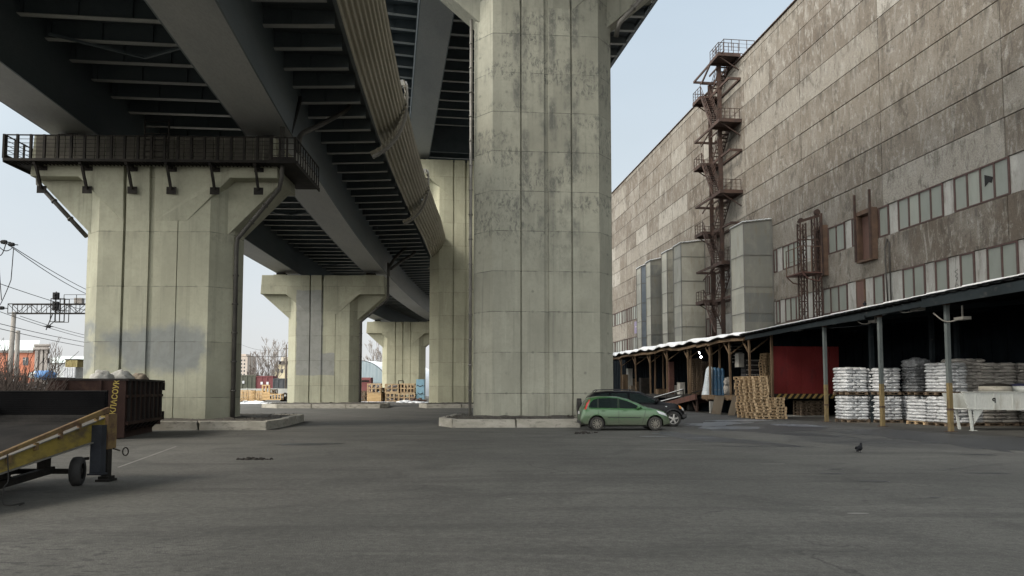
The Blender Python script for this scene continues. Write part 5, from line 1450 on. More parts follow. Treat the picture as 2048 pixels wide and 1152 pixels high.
# ------------------------------------------------------------------ white steel trough on legs
Yt = 31.9
a = at(1925, 786, Yt); bxl = a.x
wt = thing('steel_trough', 'long white steel trough on splayed legs in front of the bag loads', 'trough', (21.5, Yt, 0), 0)
wpaint = worn('dirty_white_paint', (0.48, 0.50, 0.475), (0.60, 0.62, 0.59), 0.9, 0.6, 0, 0.1, (1, 1, 0.3), (0.30, 0.29, 0.25), 0.35)
zt = a.z; zb = at(1932, 817, Yt).z
mb = MB()
xe = bxl + 6.5
mb.prism([(bxl, zt), (bxl + 0.22, zb), (xe, zb - 0.10), (xe, zt + 0.02)], Yt, Yt + 0.06, 'y')
mb.prism([(bxl + .02, zt - .01), (bxl + 0.24, zb), (xe, zb - 0.10), (xe, zt)], Yt + 1.5, Yt + 1.56, 'y')
mb.prism([(bxl + .22, zb + .005), (bxl + 0.22, zb - 0.04), (xe, zb - 0.14), (xe, zb - .095)], Yt - .02, Yt + 1.58, 'y')
mb.box(bxl - 0.02, xe, Yt - 0.05, Yt + 0.10, zt + 0.021, zt + 0.06)
for k in range(5): mb.beam((bxl + 0.55 + 0.8 * k, Yt - 0.012, zb + 0.0), (bxl + 0.55 + 0.8 * k, Yt - 0.012, zt - 0.01), 0.05, 0.02)
mb.build('trough', wpaint, wt)
for k, dx in enumerate((0.42, 4.3)):
    mb = MB()
    mb.beam((bxl + dx, Yt + 0.1, 0), (bxl + dx - 0.08, Yt + 0.1, zb - 0.03), 0.09, 0.09); mb.prism([(bxl + dx + .05, zb - .05), (bxl + dx + 0.5, zb - .05), (bxl + dx + 0.06, zb - 0.7)], Yt + .07, Yt + .09, 'y')
    mb.beam((bxl + dx + 0.24, Yt + 1.4, 0), (bxl + dx + 0.1, Yt + 1.4, zb), 0.09); mb.box(bxl + dx - .08, bxl + dx + .16, Yt, Yt + .2, 0, 0.02)
    mb.build('leg', wpaint, wt)
mb = MB(); pz = at(1987, 798, Yt)
Mx = Matrix.Translation((pz.x, Yt - 0.03, pz.z)) @ Matrix.Rotation(R(90), 4, 'X')
text_mesh(mb, 'q', 0.30, Mx, 0.006, 0.01)
mb.build('painted_mark', PAL['black'], wt)
pc = at(1940, 778, Yt + 0.5)
def lid(px0, px1, lab, m, mtop):
    a, b = at(px0, 780, Yt + .6), at(px1, 780, Yt + .6); r_ = (b.x - a.x) / 2; cx_ = (a.x + b.x) / 2
    t = thing('bin_lid', lab, 'lid', (cx_, Yt + .6, zt + .06), 0)
    mb = MB(); mb.tube([(cx_, Yt + .65, zt + 0.06), (cx_, Yt + .65, zt + 0.30)], [r_, r_ * 0.97], 32); mb.build('rim', m, t)
    mb = MB(); mb.tube([(cx_, Yt + .65, zt + 0.302), (cx_, Yt + .65, zt + 0.36), (cx_, Yt + .65, zt + 0.42)], [r_ * 0.99, r_ * 0.9, r_ * 0.5], 32); mb.build('cover', mtop, t)
lid(1963, 2021, 'round concrete lid with a dark cover lying on the white trough', PAL['kerb'], PAL['dark_steel'])
lid(2022, 2085, 'round white lid with a dark blue cover at the edge of the white trough', wpaint, plain('navy_cover', (0.02, 0.022, 0.06), 0.7))

# ------------------------------------------------------------------ things on the far dock
blue_film = bag_mat('blue_film', (0.035, 0.10, 0.19), (0.055, 0.15, 0.26), rough=0.35); white_film = bag_mat('white_film', (0.50, 0.58, 0.64), (0.66, 0.72, 0.76), rough=0.35)
s_ = onD(1425, 760, DC + 1.0).y; zb_ = ZD
for k, (px, w_, m, lab) in enumerate(((1414, 0.30, white_film, 'pale film roll standing at the end of the blue rolls'), (1422.5, 0.22, blue_film, 'blue film roll standing next to the pale one'), (1430, 0.22, blue_film, 'blue film roll, second from the pale one'), (1437.5, 0.22, blue_film, 'blue film roll, third from the pale one'), (1444, 0.2, blue_film, 'blue film roll beside the grey sack'))):
    p = onS(px, 760, s_); top = onS(px, 733 + (0.5 if k else 0) + k * 0.6, s_).z
    mb = MB(); mb.sm = True
    def f(u, v, k=k, p=p, w_=w_):
        th = 2 * math.pi * u; fl = 1 + (0.5 * (1 - v) ** 3 if k == 0 else 0.06 * (1 - v)); cap = min(1, (1 - v) * 9 + 0.15)
        r_ = w_ * fl * cap ** 0.5 * (1 + 0.10 * mnoise.noise(Vector((math.cos(th) * 2, math.sin(th) * 2, v * 4 + k))))
        return Vector((p.x + r_ * math.cos(th) + (0.25 * v if k == 0 else 0), s_ + r_ * math.sin(th), zb_ + (top - zb_) * v))
    mb.grid(f, 24, 24, close_u=True)
    tag(mb.build('film_roll', m, None, (p.x, s_, zb_), BA), lab, 'roll', 'film rolls on the dock')
p = onS(1452, 770, s_); mb = MB(); mb.blob((p.x, s_, ZD + 0.4), (0.36, 0.36, 0.44), 2, 0.25, 2, 18, 12, 0.7); mb.blob((p.x + .02, s_, ZD + 1.05), (0.34, 0.34, 0.34), 6, 0.3, 2, 18, 12, 0.7)
tag(mb.build('grey_sack', PAL['bag_dim'], None, (p.x, s_, ZD), BA), 'grey lumpy sack pile standing beside the blue rolls', 'sack')
s2 = S_D0 + 7
for k, (py, lab) in enumerate(((750, 'lowest'), (741, 'middle'), (732, 'topmost'))):
    p = onS(1483, py - 28 + 7, s2); mb = MB(); mb.box(p.x - 0.22, p.x + 0.22, s2, s2 + 0.7, p.z - 0.19, p.z + 0.17)
    tag(mb.build('white_box', PAL['pale_panel'], None, (p.x, s2, p.z - .19), BA, bevel=0.02), f'{lab} of the three white boxes stacked above the tall pallet stack', 'box', 'white boxes stacked on the dock')
mb = MB(); p = onS(1481, 760, s2 + .3); p2_ = onS(1483, 729, s2); mb.box(p.x - .3, p.x + .4, s2 - .1, s2 + .9, ZD, onS(1483, 757, s2).z - 0.215 + .0)
z_bot = onS(1483, 757, s2).z
tag(mb.build('dark_crate', PAL['dark_steel'], None, (p.x, s2, ZD), BA), 'dark crate under the three white boxes', 'crate')
# bottle crates, dark, three rows
for k in range(4):
    p0, p1 = onS(1490, 750 - 9.5 * k, s2 + .2), onS(1521, 750 - 9.5 * k, s2 + .2)
    mb = MB(); mb.box(p0.x, p1.x, s2 + .1, s2 + 0.9, p0.z - 0.17, p0.z + 0.13); mb.mi = 1
    for i in range(12):
        x = p0.x + 0.06 + (p1.x - p0.x - .1) * i / 11.5; mb.box(x, x + .05, s2 + .092, s2 + .0995, p0.z - .02, p0.z + .07)
    tag(mb.build('bottle_crate', [plain('dark_plastic', (0.03, 0.028, 0.03), 0.6), PAL['bag_dim']], None, (p0.x, s2, p0.z - .17), BA), f'{ordl(k, 4)} dark slotted crate stacked behind the tall pallet stack', 'crate', 'dark slotted crates on the dock')
mb = MB(); p0, p1 = onS(1488, 760, s2 + .2), onS(1523, 760, s2 + .2); mb.box(p0.x, p1.x, s2 + .1, s2 + .95, ZD, onS(1490, 752, s2 + .2).z - 0.18)
tag(mb.build('wooden_crate', PAL['pallet_old'], None, (p0.x, s2, ZD), BA), 'grey wooden box that carries the dark slotted crates', 'crate')
# loose clutter in the shade of the far dock
rr = random.Random(21)
cl = [(1250, .7, 2.2, 'old_wood', 'tall brown locker in the shade at the far end of the dock'), (1259, .55, 2.9, 'pale_panel', 'tall pale board in the shade at the far end of the dock'), (1266, .7, 0.9, 'card', 'brown carton in the shade behind the second timber post'), (1290, 1.1, 1.7, 'dark_steel', 'dark cabinet in the shade of the dock'), (1341, .5, 3.1, 'rust_red', 'tall rust-red panel in the shade of the dock'), (1352, .8, 0.85, 'bag_dim', 'grey bundle in the shade above the rusty ramp'), (1362, .5, 1.1, 'pale_panel', 'pale grey carton in the shade above the rusty ramp'), (1322, .9, 0.5, 'old_wood', 'flat wooden box on the dock above the dark car')]
for px, w_, h, m, lab in cl:
    dd = rr.uniform(1.6, 2.6); s_ = onD(px, 770, DC + dd).y; mb = MB()
    mb.box(DC + dd - w_ / 2, DC + dd + w_ / 2, s_ - .4, s_ + .4, ZD, ZD + h); mb.box(DC + dd - w_ / 2 - .02, DC + dd + w_ / 2 + .02, s_ - .42, s_ + .42, ZD + h * .45, ZD + h * .48); mb.box(DC + dd - w_ / 2 - .02, DC + dd + w_ / 2 + .02, s_ - .42, s_ + .42, ZD + h - .04, ZD + h + .01)
    tag(mb.build('stored_box', PAL[m], None, (DC + dd, s_, ZD), BA, bevel=.02), lab, 'stored box')
# indoor iron stairs seen above the pallets
t = thing('inner_stair', 'thin iron stair with pale treads in the gloom above the pallet stack', 'staircase', (DC + 6.5, 60, ZD), BA)
for k, (px, py) in enumerate(((1474, 686), (1472, 693), (1471.5, 699), (1472, 705), (1472, 711), (1470, 717), (1469, 724))):
    p = onD(px, py, DC + 5.0); w_ = 0.45 if k < 4 else 0.16
    mb = MB(); mb.box(p.x - w_, p.x + w_, p.y - 0.3, p.y + 0.3, p.z - 0.03, p.z + 0.03); mb.build('tread', PAL['pale_panel'], t)
a_, b_ = onD(1476, 682, DC + 5.0), onD(1468, 730, DC + 5.0)
mb = MB(); mb.beam(a_ + Vector((.5, 0, 0)), b_ + Vector((.5, 0, -3)), 0.06, 0.2); mb.beam(a_ - Vector((.5, 0, 0)), b_ - Vector((.5, 0, 3)), 0.06, 0.2); mb.build('stringer', PAL['dark_steel'], t)
# lit lamp inside
lp = thing('dock_lamp', 'lit twin tube lamp shining in the dark of the dock', 'lamp', onD(1401, 712, DC + 3.2), BA)
em = plain('lamp_glow', (0.9, 0.95, 1.0), 0.4, emit=((0.92, 0.97, 1.0), 9.0))
p = onD(1402, 714, DC + 3.2); q = onD(1397.5, 706, DC + 3.2)
mb = MB(); mb.blob((p.x, p.y, p.z), (0.10, 0.10, 0.10), 1, 0, 1, 10, 8); mb.tube([(q.x, q.y, q.z + .12), (q.x + .12, q.y, q.z - .10)], 0.05, 8); mb.build('tube', em, lp)
mb = MB(); mb.beam((p.x - .2, p.y + .15, p.z + .3), (p.x + .3, p.y + .15, p.z - .15), 0.25, 0.05); mb.beam((p.x, p.y + .18, p.z + .2), (p.x, p.y + .18, p.z + 1.6), 0.04); mb.build('housing', PAL['dark_steel'], lp)
# rusty ramp with a rail, running up to the dock behind the cars
rp = thing('rusty_ramp', 'rusty steel ramp with snow-dusted rails rising to the dock behind the dark car', 'ramp', (DC - .8, 62, 0), BA)
a_, b_ = onD(1392, 789, DC - 0.4), onD(1300, 812, DC - 1.2)
a_.z = ZD + .02
def RP(u, o, z): 
    v = b_.lerp(a_, u); dx = (a_ - b_).normalized(); nrm = Vector((-dx.y, dx.x, 0)); return v + nrm * o + Vector((0, 0, z))
mb = MB()
for o in (0, 1.8):
    mb.beam(RP(0, o, -.25), RP(1, o, -.15), 0.16, 0.42)
mb.quad(RP(0, 0, -.02), RP(1, 0, 0.03), RP(1, 1.8, 0.03), RP(0, 1.8, -.02)); mb.build('deck', PAL['rust_red'], rp)
mb = MB()
for o in (0.0, 1.8):
    mb.beam(RP(0, o, 0.62), RP(0.75, o, 0.66), 0.08); mb.beam(RP(0, o, 0.13), RP(0.9, o, 0.16), 0.07)
    for u in (0, .2, .4, .6, .75): mb.beam(RP(u, o, 0), RP(u, o, 0.66), 0.07)
mb.mi = 1
mb.beam(RP(0, 0, 0.685), RP(0.74, 0, 0.725), 0.07, 0.045); mb.beam(RP(0, 0, 0.185), RP(0.7, 0, 0.21), 0.09, 0.05)
mb.build('rail', [PAL['dark_steel'], PAL['snow']], rp)
for u in (0.15, 0.55, 0.95):
    q = RP(u, 0.3, -.3); mb = MB(); mb.beam((q.x, q.y, 0), q, 0.14); mb.beam((q.x, q.y, 0), q + Vector((0, 1.2, 0)), 0.1); mb.build('leg', PAL['rust'], rp)

# pigeons: one on the asphalt, one on the canopy edge
feath = worn('slate_pigeon_feathers', (0.006, 0.0065, 0.008), (0.016, 0.017, 0.02), 14, 0.7, 0, 0.2, spec=0.15)
def pigeon(p, rot, label, sc=1.0):
    t = thing('pigeon', label, 'pigeon', rz(p, -rot), rot)
    o = ORG[t.name]
    # spine: tail tip -> rump -> breast -> neck -> head -> beak
    sp = [(-0.150, 0.045, .012, .022), (-0.10, 0.062, .022, .034), (-0.045, 0.090, .046, .050), (0.010, 0.108, .062, .066), (0.050, 0.125, .056, .062), (0.074, 0.165, .036, .040), (0.080, 0.195, .027, .030), (0.088, 0.218, .026, .027), (0.104, 0.226, .018, .020), (0.118, 0.224, .008, .008), (0.134, 0.218, .002, .003)]
    pts = resub([(a, 0, b) for a, b, c, d in sp], 4); wr = resub([(c, d, 0) for a, b, c, d in sp], 4)
    mb = MB(); mb.sm = True; rings = []
    for i, q in enumerate(pts):
        d = pts[min(i + 1, len(pts) - 1)] - pts[max(i - 1, 0)]; d.normalize(); up_ = Vector((-d.z, 0, d.x))
        rings.append([mb.v(o + (q + Vector((0, math.cos(a) * wr[i].x, 0)) + up_ * math.sin(a) * wr[i].y) * sc) for a in [2 * math.pi * k / 12 for k in range(12)]])
    for a, b in zip(rings[:-1], rings[1:]):
        for k in range(12): mb.face([a[k], a[(k+1) % 12], b[(k+1) % 12], b[k]])
    mb.face(rings[0]); mb.face(rings[-1])
    for sg in (-1, 1):   # wings, eyes and legs joined to the body
        mb.sm = True
        mb.blob(o + Vector((-0.035, sg * 0.052, 0.112)) * sc, Vector((0.095, 0.016, 0.042)) * sc, 1, 0.1, 2, 14, 8)
        mb.blob(o + Vector((0.094, sg * 0.022, 0.224)) * sc, 0.005 * sc, 0, 0, 1, 6, 4)
        mb.tube([o + Vector((0.005, sg * 0.022, 0.07)) * sc, o + Vector((0.0, sg * 0.022, 0.03)) * sc, o + Vector((0.004, sg * 0.022, 0.006)) * sc], [0.012 * sc, 0.005 * sc, 0.004 * sc], 6)
        for dx, dy in ((0.032, 0), (0.026, 0.014), (0.026, -0.014), (-0.016, 0)): mb.tube([o + Vector((0.004, sg * 0.022, 0.006)) * sc, o + Vector((0.004 + dx, sg * 0.022 + dy, 0.003)) * sc], 0.0035 * sc, 5)
    mb.build('body', feath, t)
    return t
pigeon(gnd(1719, 905), R(40), 'dark pigeon standing on the open asphalt', 1.12)
p = fromB((DC - 0.1, onD(1733, 598, DC).y, 0)); p.z = zc_(onD(1733, 598, DC).y) + 0.15
pigeon(p, R(60), 'dark pigeon perched on the snowy canopy edge', 1.25)
# ================================================================== cars
def paint(name, c, dirt, zdirt=0.55, rough=0.28, coat=0.12):
    m = Mt(name, rough, 0.15, 0.5)
    x, y, z = m.xyz()
    n = m.noise(2.5, 6, 0.65)
    k = m.math('MULTIPLY', m.mr(m.math('ADD', z, m.math('MULTIPLY', m.math('SUBTRACT', n, 0.5), 0.5)), 0.95, 0.25), 0.92)
    k = m.math('MAXIMUM', k, m.mr(n, 0.45, 0.9, 0.05, 0.3))
    m.col(m.mix(k, c, dirt)); m.rgh(m.math('ADD', rough, m.math('MULTIPLY', k, 0.5)))
    m.b.inputs['Specular IOR Level'].default_value = 0.35; m.b.inputs['Coat Weight'].default_value = coat; m.b.inputs['Coat Roughness'].default_value = 0.15
    return m.m
cgl = Mt('car_window', 0.06, 0, 0.6); cgl.col((0.012, 0.018, 0.018)); CG = cgl.m
RIM = worn('alloy_rim', (0.30, 0.29, 0.27), (0.42, 0.41, 0.39), 4, 0.45, 0.5, 0.05)
TRIM = plain('black_trim', (0.014, 0.014, 0.015), 0.6)
LAMP = plain('headlamp_glass', (0.55, 0.57, 0.58), 0.12)
REDL = plain('tail_lamp_red', (0.42, 0.02, 0.02), 0.2)
AMB = plain('amber_lamp', (0.55, 0.22, 0.05), 0.25)
PLATE = plain('white_number_plate', (0.6, 0.6, 0.6), 0.5)

def lerp1(tab, x):
    if x <= tab[0][0]: return tab[0][1]
    for (a, u), (b, v) in zip(tab[:-1], tab[1:]):
        if x <= b:
            t = (x - a) / (b - a); t = t * t * (3 - 2 * t) * 0.5 + t * 0.5
            return u + (v - u) * t
    return tab[-1][1]
def car(name, label, base, rot, prof, belt, W, wheels, wr, mats, side_glass, extras, rear_w=0.9, sill=0.2, tumble=0.17, nseg=72, spokes=10, flare=0.0):
    """local x along the car (front +x), y across; near side is -y. prof: top outline z(x); belt: shoulder line z(x)"""
    t = thing(name, label, 'car', rz(base, -rot), rot)
    O = ORG[t.name]
    x0, x1 = prof[0][0], prof[-1][0]
    def half(x):   # plan outline: rounded at both ends
        u = (x - x0) / (x1 - x0)
        return W / 2 * (1 - 0.22 * max(0, (u - 0.80) / 0.20) ** 2.4 - 0.13 * max(0, (0.14 - u) / 0.14) ** 2.2)
    def bot(x):
        u = (x - x0) / (x1 - x0)
        return sill + 0.10 * max(0, (0.10 - u) / 0.10) + 0.06 * max(0, (u - 0.93) / 0.07)
    def section(x):
        h = half(x); zt = lerp1(prof, x); zb = bot(x); zl = min(lerp1(belt, x), zt - 0.03)
        g = max(0.0, zt - zl); ti = min(tumble * g / 0.5, tumble * 1.25)
        mid = zb + (zl - zb) * 0.55
        pts = [(0, zb), (h * 0.82, zb), (h * 0.955, zb + 0.05), (h * 0.99, zb + (mid - zb) * .55), (h, mid), (h * 0.985, zl - 0.06), (h * 0.955, zl)]
        hr = h * 0.955
        if g > 0.22:
            pts += [(hr - ti * 0.5, zl + g * 0.45), (hr - ti, zt - 0.085), (hr - ti - 0.07, zt - 0.028), ((hr - ti) * 0.55, zt - 0.004), (0, zt)]
        else:
            pts += [(hr * 0.985, zl + g * 0.3), (hr * 0.93, zl + g * 0.62), (hr * 0.82, zl + g * 0.84), (hr * 0.5, zt - 0.004), (0, zt)]
        return pts
    mb = MB(); mb.sm = True; rings = []
    XS = [x0 + (x1 - x0) * (0.5 - 0.5 * math.cos(math.pi * i / nseg)) for i in range(nseg + 1)]
    XS = sorted(set([round(x0 + (x1 - x0) * i / nseg, 4) for i in range(nseg + 1)]))
    for x in XS:
        p = section(x); ring = [mb.v(O + Vector((x, -y, z))) for y, z in p] + [mb.v(O + Vector((x, y, z))) for y, z in p[-2:0:-1]]
        rings.append(ring)
    n = len(rings[0])
    for a, b in zip(rings[:-1], rings[1:]):
        for k in range(n): mb.face([a[k], a[(k+1) % n], b[(k+1) % n], b[k]])
    mb.face(rings[0][::-1]); mb.face(rings[-1])
    body = mb.build('body', mats['paint'], t, sharp=38)
    # wheel arches are cut out of the shell
    cut = MB()
    for wx in wheels: cut.tube([O + Vector((wx, -W, wr + 0.0)), O + Vector((wx, W, wr))], wr + 0.075, 36)
    co = cut.build('cutter', mats['paint'], t)
    bm_ = body.modifiers.new('arch', 'BOOLEAN'); bm_.object = co; bm_.operation = 'DIFFERENCE'; bm_.solver = 'EXACT'
    bpy.context.view_layer.update()
    ev = body.evaluated_get(bpy.context.evaluated_depsgraph_get()); me = bpy.data.meshes.new_from_object(ev)
    body.modifiers.clear(); body.data = me
    KIDS[t.name].remove(co); bpy.data.objects.remove(co)
    me.materials.clear(); me.materials.append(mats['paint']); me.set_sharp_from_angle(angle=R(38))
    mb = MB()     # dark lining inside the arches and the underbody
    mb.box(O.x + x0 + 0.35, O.x + x1 - 0.35, O.y - W * .36, O.y + W * .36, O.z + sill - 0.03, O.z + sill + 0.35)
    mb.build('underbody', TRIM, t)
    # surface point on the side for (x, z)
    def side(x, z, off=0.006, sg=-1):
        p = section(x)
        for (ya, za), (yb, zb) in zip(p[1:-1], p[2:]):
            if za <= z <= zb:
                k = (z - za) / max(1e-6, zb - za); y = ya + (yb - ya) * k; break
        else: y = p[-3][0]
        return O + Vector((x, sg * (y + off), z))
    def skin(mb, poly, off=0.006, sg=-1, sub=6):
        """patch that follows the shell; poly in (x, z): bottom chain and top chain of equal length"""
        bo, to = poly; N_ = len(bo)
        for i in range(N_ - 1):
            for a in range(sub):
                for b in range(3):
                    def q(u, v):
                        lx = bo[i][0] + (bo[i+1][0] - bo[i][0]) * u; lz = bo[i][1] + (bo[i+1][1] - bo[i][1]) * u
                        hx = to[i][0] + (to[i+1][0] - to[i][0]) * u; hz = to[i][1] + (to[i+1][1] - to[i][1]) * u
                        return side(lx + (hx - lx) * v, lz + (hz - lz) * v, off, sg)
                    mb.quad(q(a / sub, b / 3), q((a+1) / sub, b / 3), q((a+1) / sub, (b+1) / 3), q(a / sub, (b+1) / 3))
    for sg in (-1, 1):
        for poly in side_glass:
            mb = MB(); mb.sm = True; skin(mb, poly, 0.007, sg); mb.build('side_window', CG, t, merge=True)
        mb = MB()
        for wx in wheels:     # arch lips
            pts = []
            for k in range(25):
                a = math.pi * (-0.06 + 1.12 * k / 24); px_, pz_ = wx + (wr + 0.085) * math.cos(a), wr + (wr + 0.085) * math.sin(a)
                if pz_ > bot(px_) + 0.02: pts.append(side(px_, pz_, 0.004 + flare, sg))
            mb.tube(pts, 0.022 + flare * 0.6, 6)
        mb.build('arch_lip', mats.get('lip', mats['paint']), t)
    # wheels
    proto = None
    for wx in wheels:
        for sg in (-1, 1):
            c = O + Vector((wx, sg * (W / 2 - 0.115), wr))
            mb = MB(); pr = [(0.0, wr * 0.66), (0.0, wr * 0.93), (0.03, wr), (0.17, wr), (0.2, wr * 0.93), (0.2, wr * 0.66)]; rings = []; mb.sm = True
            for k in range(36):
                a = 2 * math.pi * k / 36
                rings.append([mb.v(c + Vector((r_ * math.cos(a), sg * (0.1 - d_), r_ * math.sin(a)))) for d_, r_ in pr])
            for i in range(36):
                A, B = rings[i], rings[(i+1) % 36]
                for k in range(len(pr) - 1): mb.face([A[k], A[k+1], B[k+1], B[k]])
            whl = mb.build('wheel', mats['tyre'], t)
            mb = MB(); f_ = c + Vector((0, sg * 0.075, 0)); rd = wr * 0.66
            mb.tube([f_ + Vector((rd * math.cos(a), 0, rd * math.sin(a))) for a in [2*math.pi*k/28 for k in range(28)]], 0.02, 6, closed=True)
            for k in range(spokes):
                a = 2 * math.pi * k / spokes + 0.2
                w2 = 0.035 if spokes > 6 else 0.075
                mb.beam(f_ + Vector((0.04 * math.cos(a), sg * .012, 0.04 * math.sin(a))), f_ + Vector((rd * math.cos(a), -sg * .0, rd * math.sin(a))), 0.03, w2, up=(0, 0, 1) if abs(math.cos(a)) > .7 else (1, 0, 0))
            mb.tube([f_ + Vector((0, sg * 0.02, 0)), f_ - Vector((0, sg * 0.03, 0))], 0.065, 14)
            mb.mi = 1; mb.tube([f_ - Vector((0, sg * 0.06, 0)), f_ - Vector((0, sg * 0.08, 0))], rd, 24); mb.mi = 0
            mb.build('rim', [mats.get('rim', RIM), TRIM], whl)
    extras(t, O, side, skin, section, half)
    return t

GREEN = paint('green_car_paint', (0.034, 0.110, 0.036), (0.088, 0.098, 0.070), coat=0.5)
BLACK = paint('black_car_paint', (0.006, 0.0065, 0.008), (0.014, 0.014, 0.013), 0.4, 0.22, coat=0.0)
BLACK.node_tree.nodes['Principled BSDF'].inputs['Specular IOR Level'].default_value = 0.14
# green hatchback: x from the rear axle
gprof = [(-0.68, 0.62), (-0.66, 0.84), (-0.56, 1.02), (-0.40, 1.30), (-0.27, 1.42), (0.1, 1.475), (0.55, 1.485), (0.95, 1.465), (1.35, 1.38), (1.75, 1.225), (2.10, 1.06), (2.35, 0.985), (2.65, 0.93), (2.90, 0.85), (3.08, 0.74), (3.17, 0.60), (3.20, 0.42)]
gbelt = [(-0.68, 0.60), (-0.5, 0.95), (0.2, 0.945), (1.2, 0.925), (1.9, 0.905), (2.4, 0.90), (2.9, 0.78), (3.2, 0.40)]
gw = [([(-0.36, 1.00), (-0.12, 0.985), (0.02, 0.985)], [(-0.27, 1.20), (-0.14, 1.325), (0.04, 1.375)]),
      ([(0.09, 0.985), (0.50, 0.98), (0.90, 0.97)], [(0.10, 1.385), (0.50, 1.405), (0.90, 1.39)]),
      ([(0.98, 0.97), (1.40, 0.955), (1.74, 0.95), (1.93, 0.95)], [(0.98, 1.37), (1.28, 1.29), (1.60, 1.165), (1.92, 0.985)])]
def gx(t, O, side, skin, section, half):
    mb = MB(); skin(mb, ([(-0.55, 0.93), (-0.46, 0.92)], [(-0.36, 1.33), (-0.27, 1.32)]), 0.006, -1); skin(mb, ([(-0.55, 0.93), (-0.46, 0.92)], [(-0.36, 1.33), (-0.27, 1.32)]), 0.006, 1); mb.build('tail_lamp', REDL, t)
    for sg in (-1, 1):
        mb = MB(); skin(mb, ([(2.70, 0.72), (2.92, 0.66), (3.06, 0.60)], [(2.58, 0.87), (2.86, 0.80), (3.03, 0.70)]), 0.008, sg); mb.build('headlamp', LAMP, t)
        mb = MB(); q = side(1.80, 0.99, 0.10, sg); mb.blob(q, (0.085, 0.10, 0.07), 1, 0.05, 1, 12, 8, 0.8); mb.build('mirror', GREEN, t)
        mb = MB()
        for hx in (0.20, 1.12): mb.beam(side(hx, 0.865, 0.02, sg), side(hx + 0.17, 0.862, 0.02, sg), 0.03, 0.035)
        mb.build('handle', GREEN, t)
        mb = MB()
        for xa in (0.06, 0.945, 1.96):    # door gaps
            mb.tube([side(xa + (0.02 if xa > 1.5 else 0) * k, 0.30 + 0.62 * k / 8, 0.001, sg) for k in range(9) if True], 0.006, 4)
        mb.tube([side(0.42 + 0.1 * k, 0.285, 0.002, sg) for k in range(15)], 0.006, 4)
        mb.tube([side(0.48 + 0.1 * k, 0.565, 0.008, sg) for k in range(15)], 0.014, 5)
        mb.build('door_seam', TRIM, t)
        mb = MB(); mb.tube([side(x, z, 0.004, sg) for x, z in ((0.055, 0.99), (0.065, 1.2), (0.07, 1.38))], 0.026, 6); mb.tube([side(x, z, 0.004, sg) for x, z in ((0.94, 0.97), (0.94, 1.2), (0.94, 1.39))], 0.026, 6); mb.build('pillar_trim', TRIM, t)
        mb = MB(); mb.box(O.x + 0.33, O.x + 0.345, O.y + sg * 0.62 - .10, O.y + sg * .62 + .10, 0.09, 0.32); mb.build('mud_flap', TRIM, t)
    # tailgate glass, plate, bumper, windscreen
    def lay(mb, x0_, x1_, w0, w1, off=0.008, n=8):
        for i in range(n):
            for j in range(8):
                def q(u, v):
                    x = x0_ + (x1_ - x0_) * u; ww = (w0 + (w1 - w0) * u) * (v * 2 - 1); p = section(x); zt = p[-1][1]
                    e_ = 0.06 * abs(v * 2 - 1) ** 3
                    d = (section(x + .02)[-1][1] - section(x - .02)[-1][1]) / .04; nn = Vector((-d, 0, 1)).normalized() * off
                    return O + Vector((x, ww, zt - e_)) + nn
                mb.quad(q(i/n, j/8), q((i+1)/n, j/8), q((i+1)/n, (j+1)/8), q(i/n, (j+1)/8))
    mb = MB(); lay(mb, -0.55, -0.34, 0.56, 0.50); mb.build('rear_window', CG, t)
    mb = MB(); lay(mb, 1.30, 2.18, 0.50, 0.62); mb.build('windscreen', CG, t)
    mb = MB(); mb.box(O.x - 0.70, O.x - 0.685, O.y - 0.26, O.y + 0.26, 0.70, 0.82); mb.build('number_plate', PLATE, t)
    mb = MB(); mb.box(O.x - 0.71, O.x - 0.60, O.y - 0.66, O.y + 0.66, 0.30, 0.42); mb.build('bumper_valance', TRIM, t)
    mb = MB(); mb.box(O.x + 3.16, O.x + 3.215, O.y - 0.5, O.y + 0.5, 0.34, 0.46); mb.build('grille', TRIM, t)
    mb = MB(); mb.blob(O + Vector((-0.655, -0.45, 0.47)), (0.02, 0.05, 0.03), 0, 0, 1, 8, 6); mb.build('reflector', REDL, t)
DIRTYTYRE = worn('dusty_tyre', (0.022, 0.021, 0.020), (0.05, 0.047, 0.042), 3, 0.9, 0, 0.2)
gpos = gnd(1193.5, 861.5)
car('green_hatchback', 'dusty green five-door hatchback parked beside the stained pier', (gpos.x, gpos.y + 0.84, 0), 0.02, gprof, gbelt, 1.70, (0.0, 2.52), 0.30,
    {'paint': GREEN, 'tyre': DIRTYTYRE, 'rim': worn('dusty_rim', (0.17, 0.16, 0.135), (0.24, 0.225, 0.19), 3, 0.7, 0.2, 0.05)}, gw, gx)
# black off-road car behind it
bprof = [(-0.82, 0.72), (-0.80, 0.98), (-0.70, 1.16), (-0.47, 1.52), (-0.32, 1.66), (0.2, 1.71), (0.9, 1.72), (1.40, 1.68), (1.85, 1.46), (2.25, 1.21), (2.45, 1.155), (2.9, 1.115), (3.25, 1.04), (3.42, 0.93), (3.50, 0.78), (3.54, 0.55)]
bbelt = [(-0.82, 0.70), (-0.6, 1.14), (0.5, 1.12), (1.5, 1.10), (2.2, 1.08), (2.9, 1.04), (3.3, 0.92), (3.54, 0.52)]
bw = [([(-0.42, 1.18), (0.0, 1.175), (0.2, 1.175)], [(-0.28, 1.50), (0.0, 1.575), (0.2, 1.59)]),
      ([(0.27, 1.175), (0.9, 1.165)], [(0.27, 1.595), (0.9, 1.60)]),
      ([(1.00, 1.165), (1.5, 1.15), (1.85, 1.145), (2.08, 1.14)], [(1.00, 1.60), (1.35, 1.57), (1.68, 1.42), (2.05, 1.19)])]
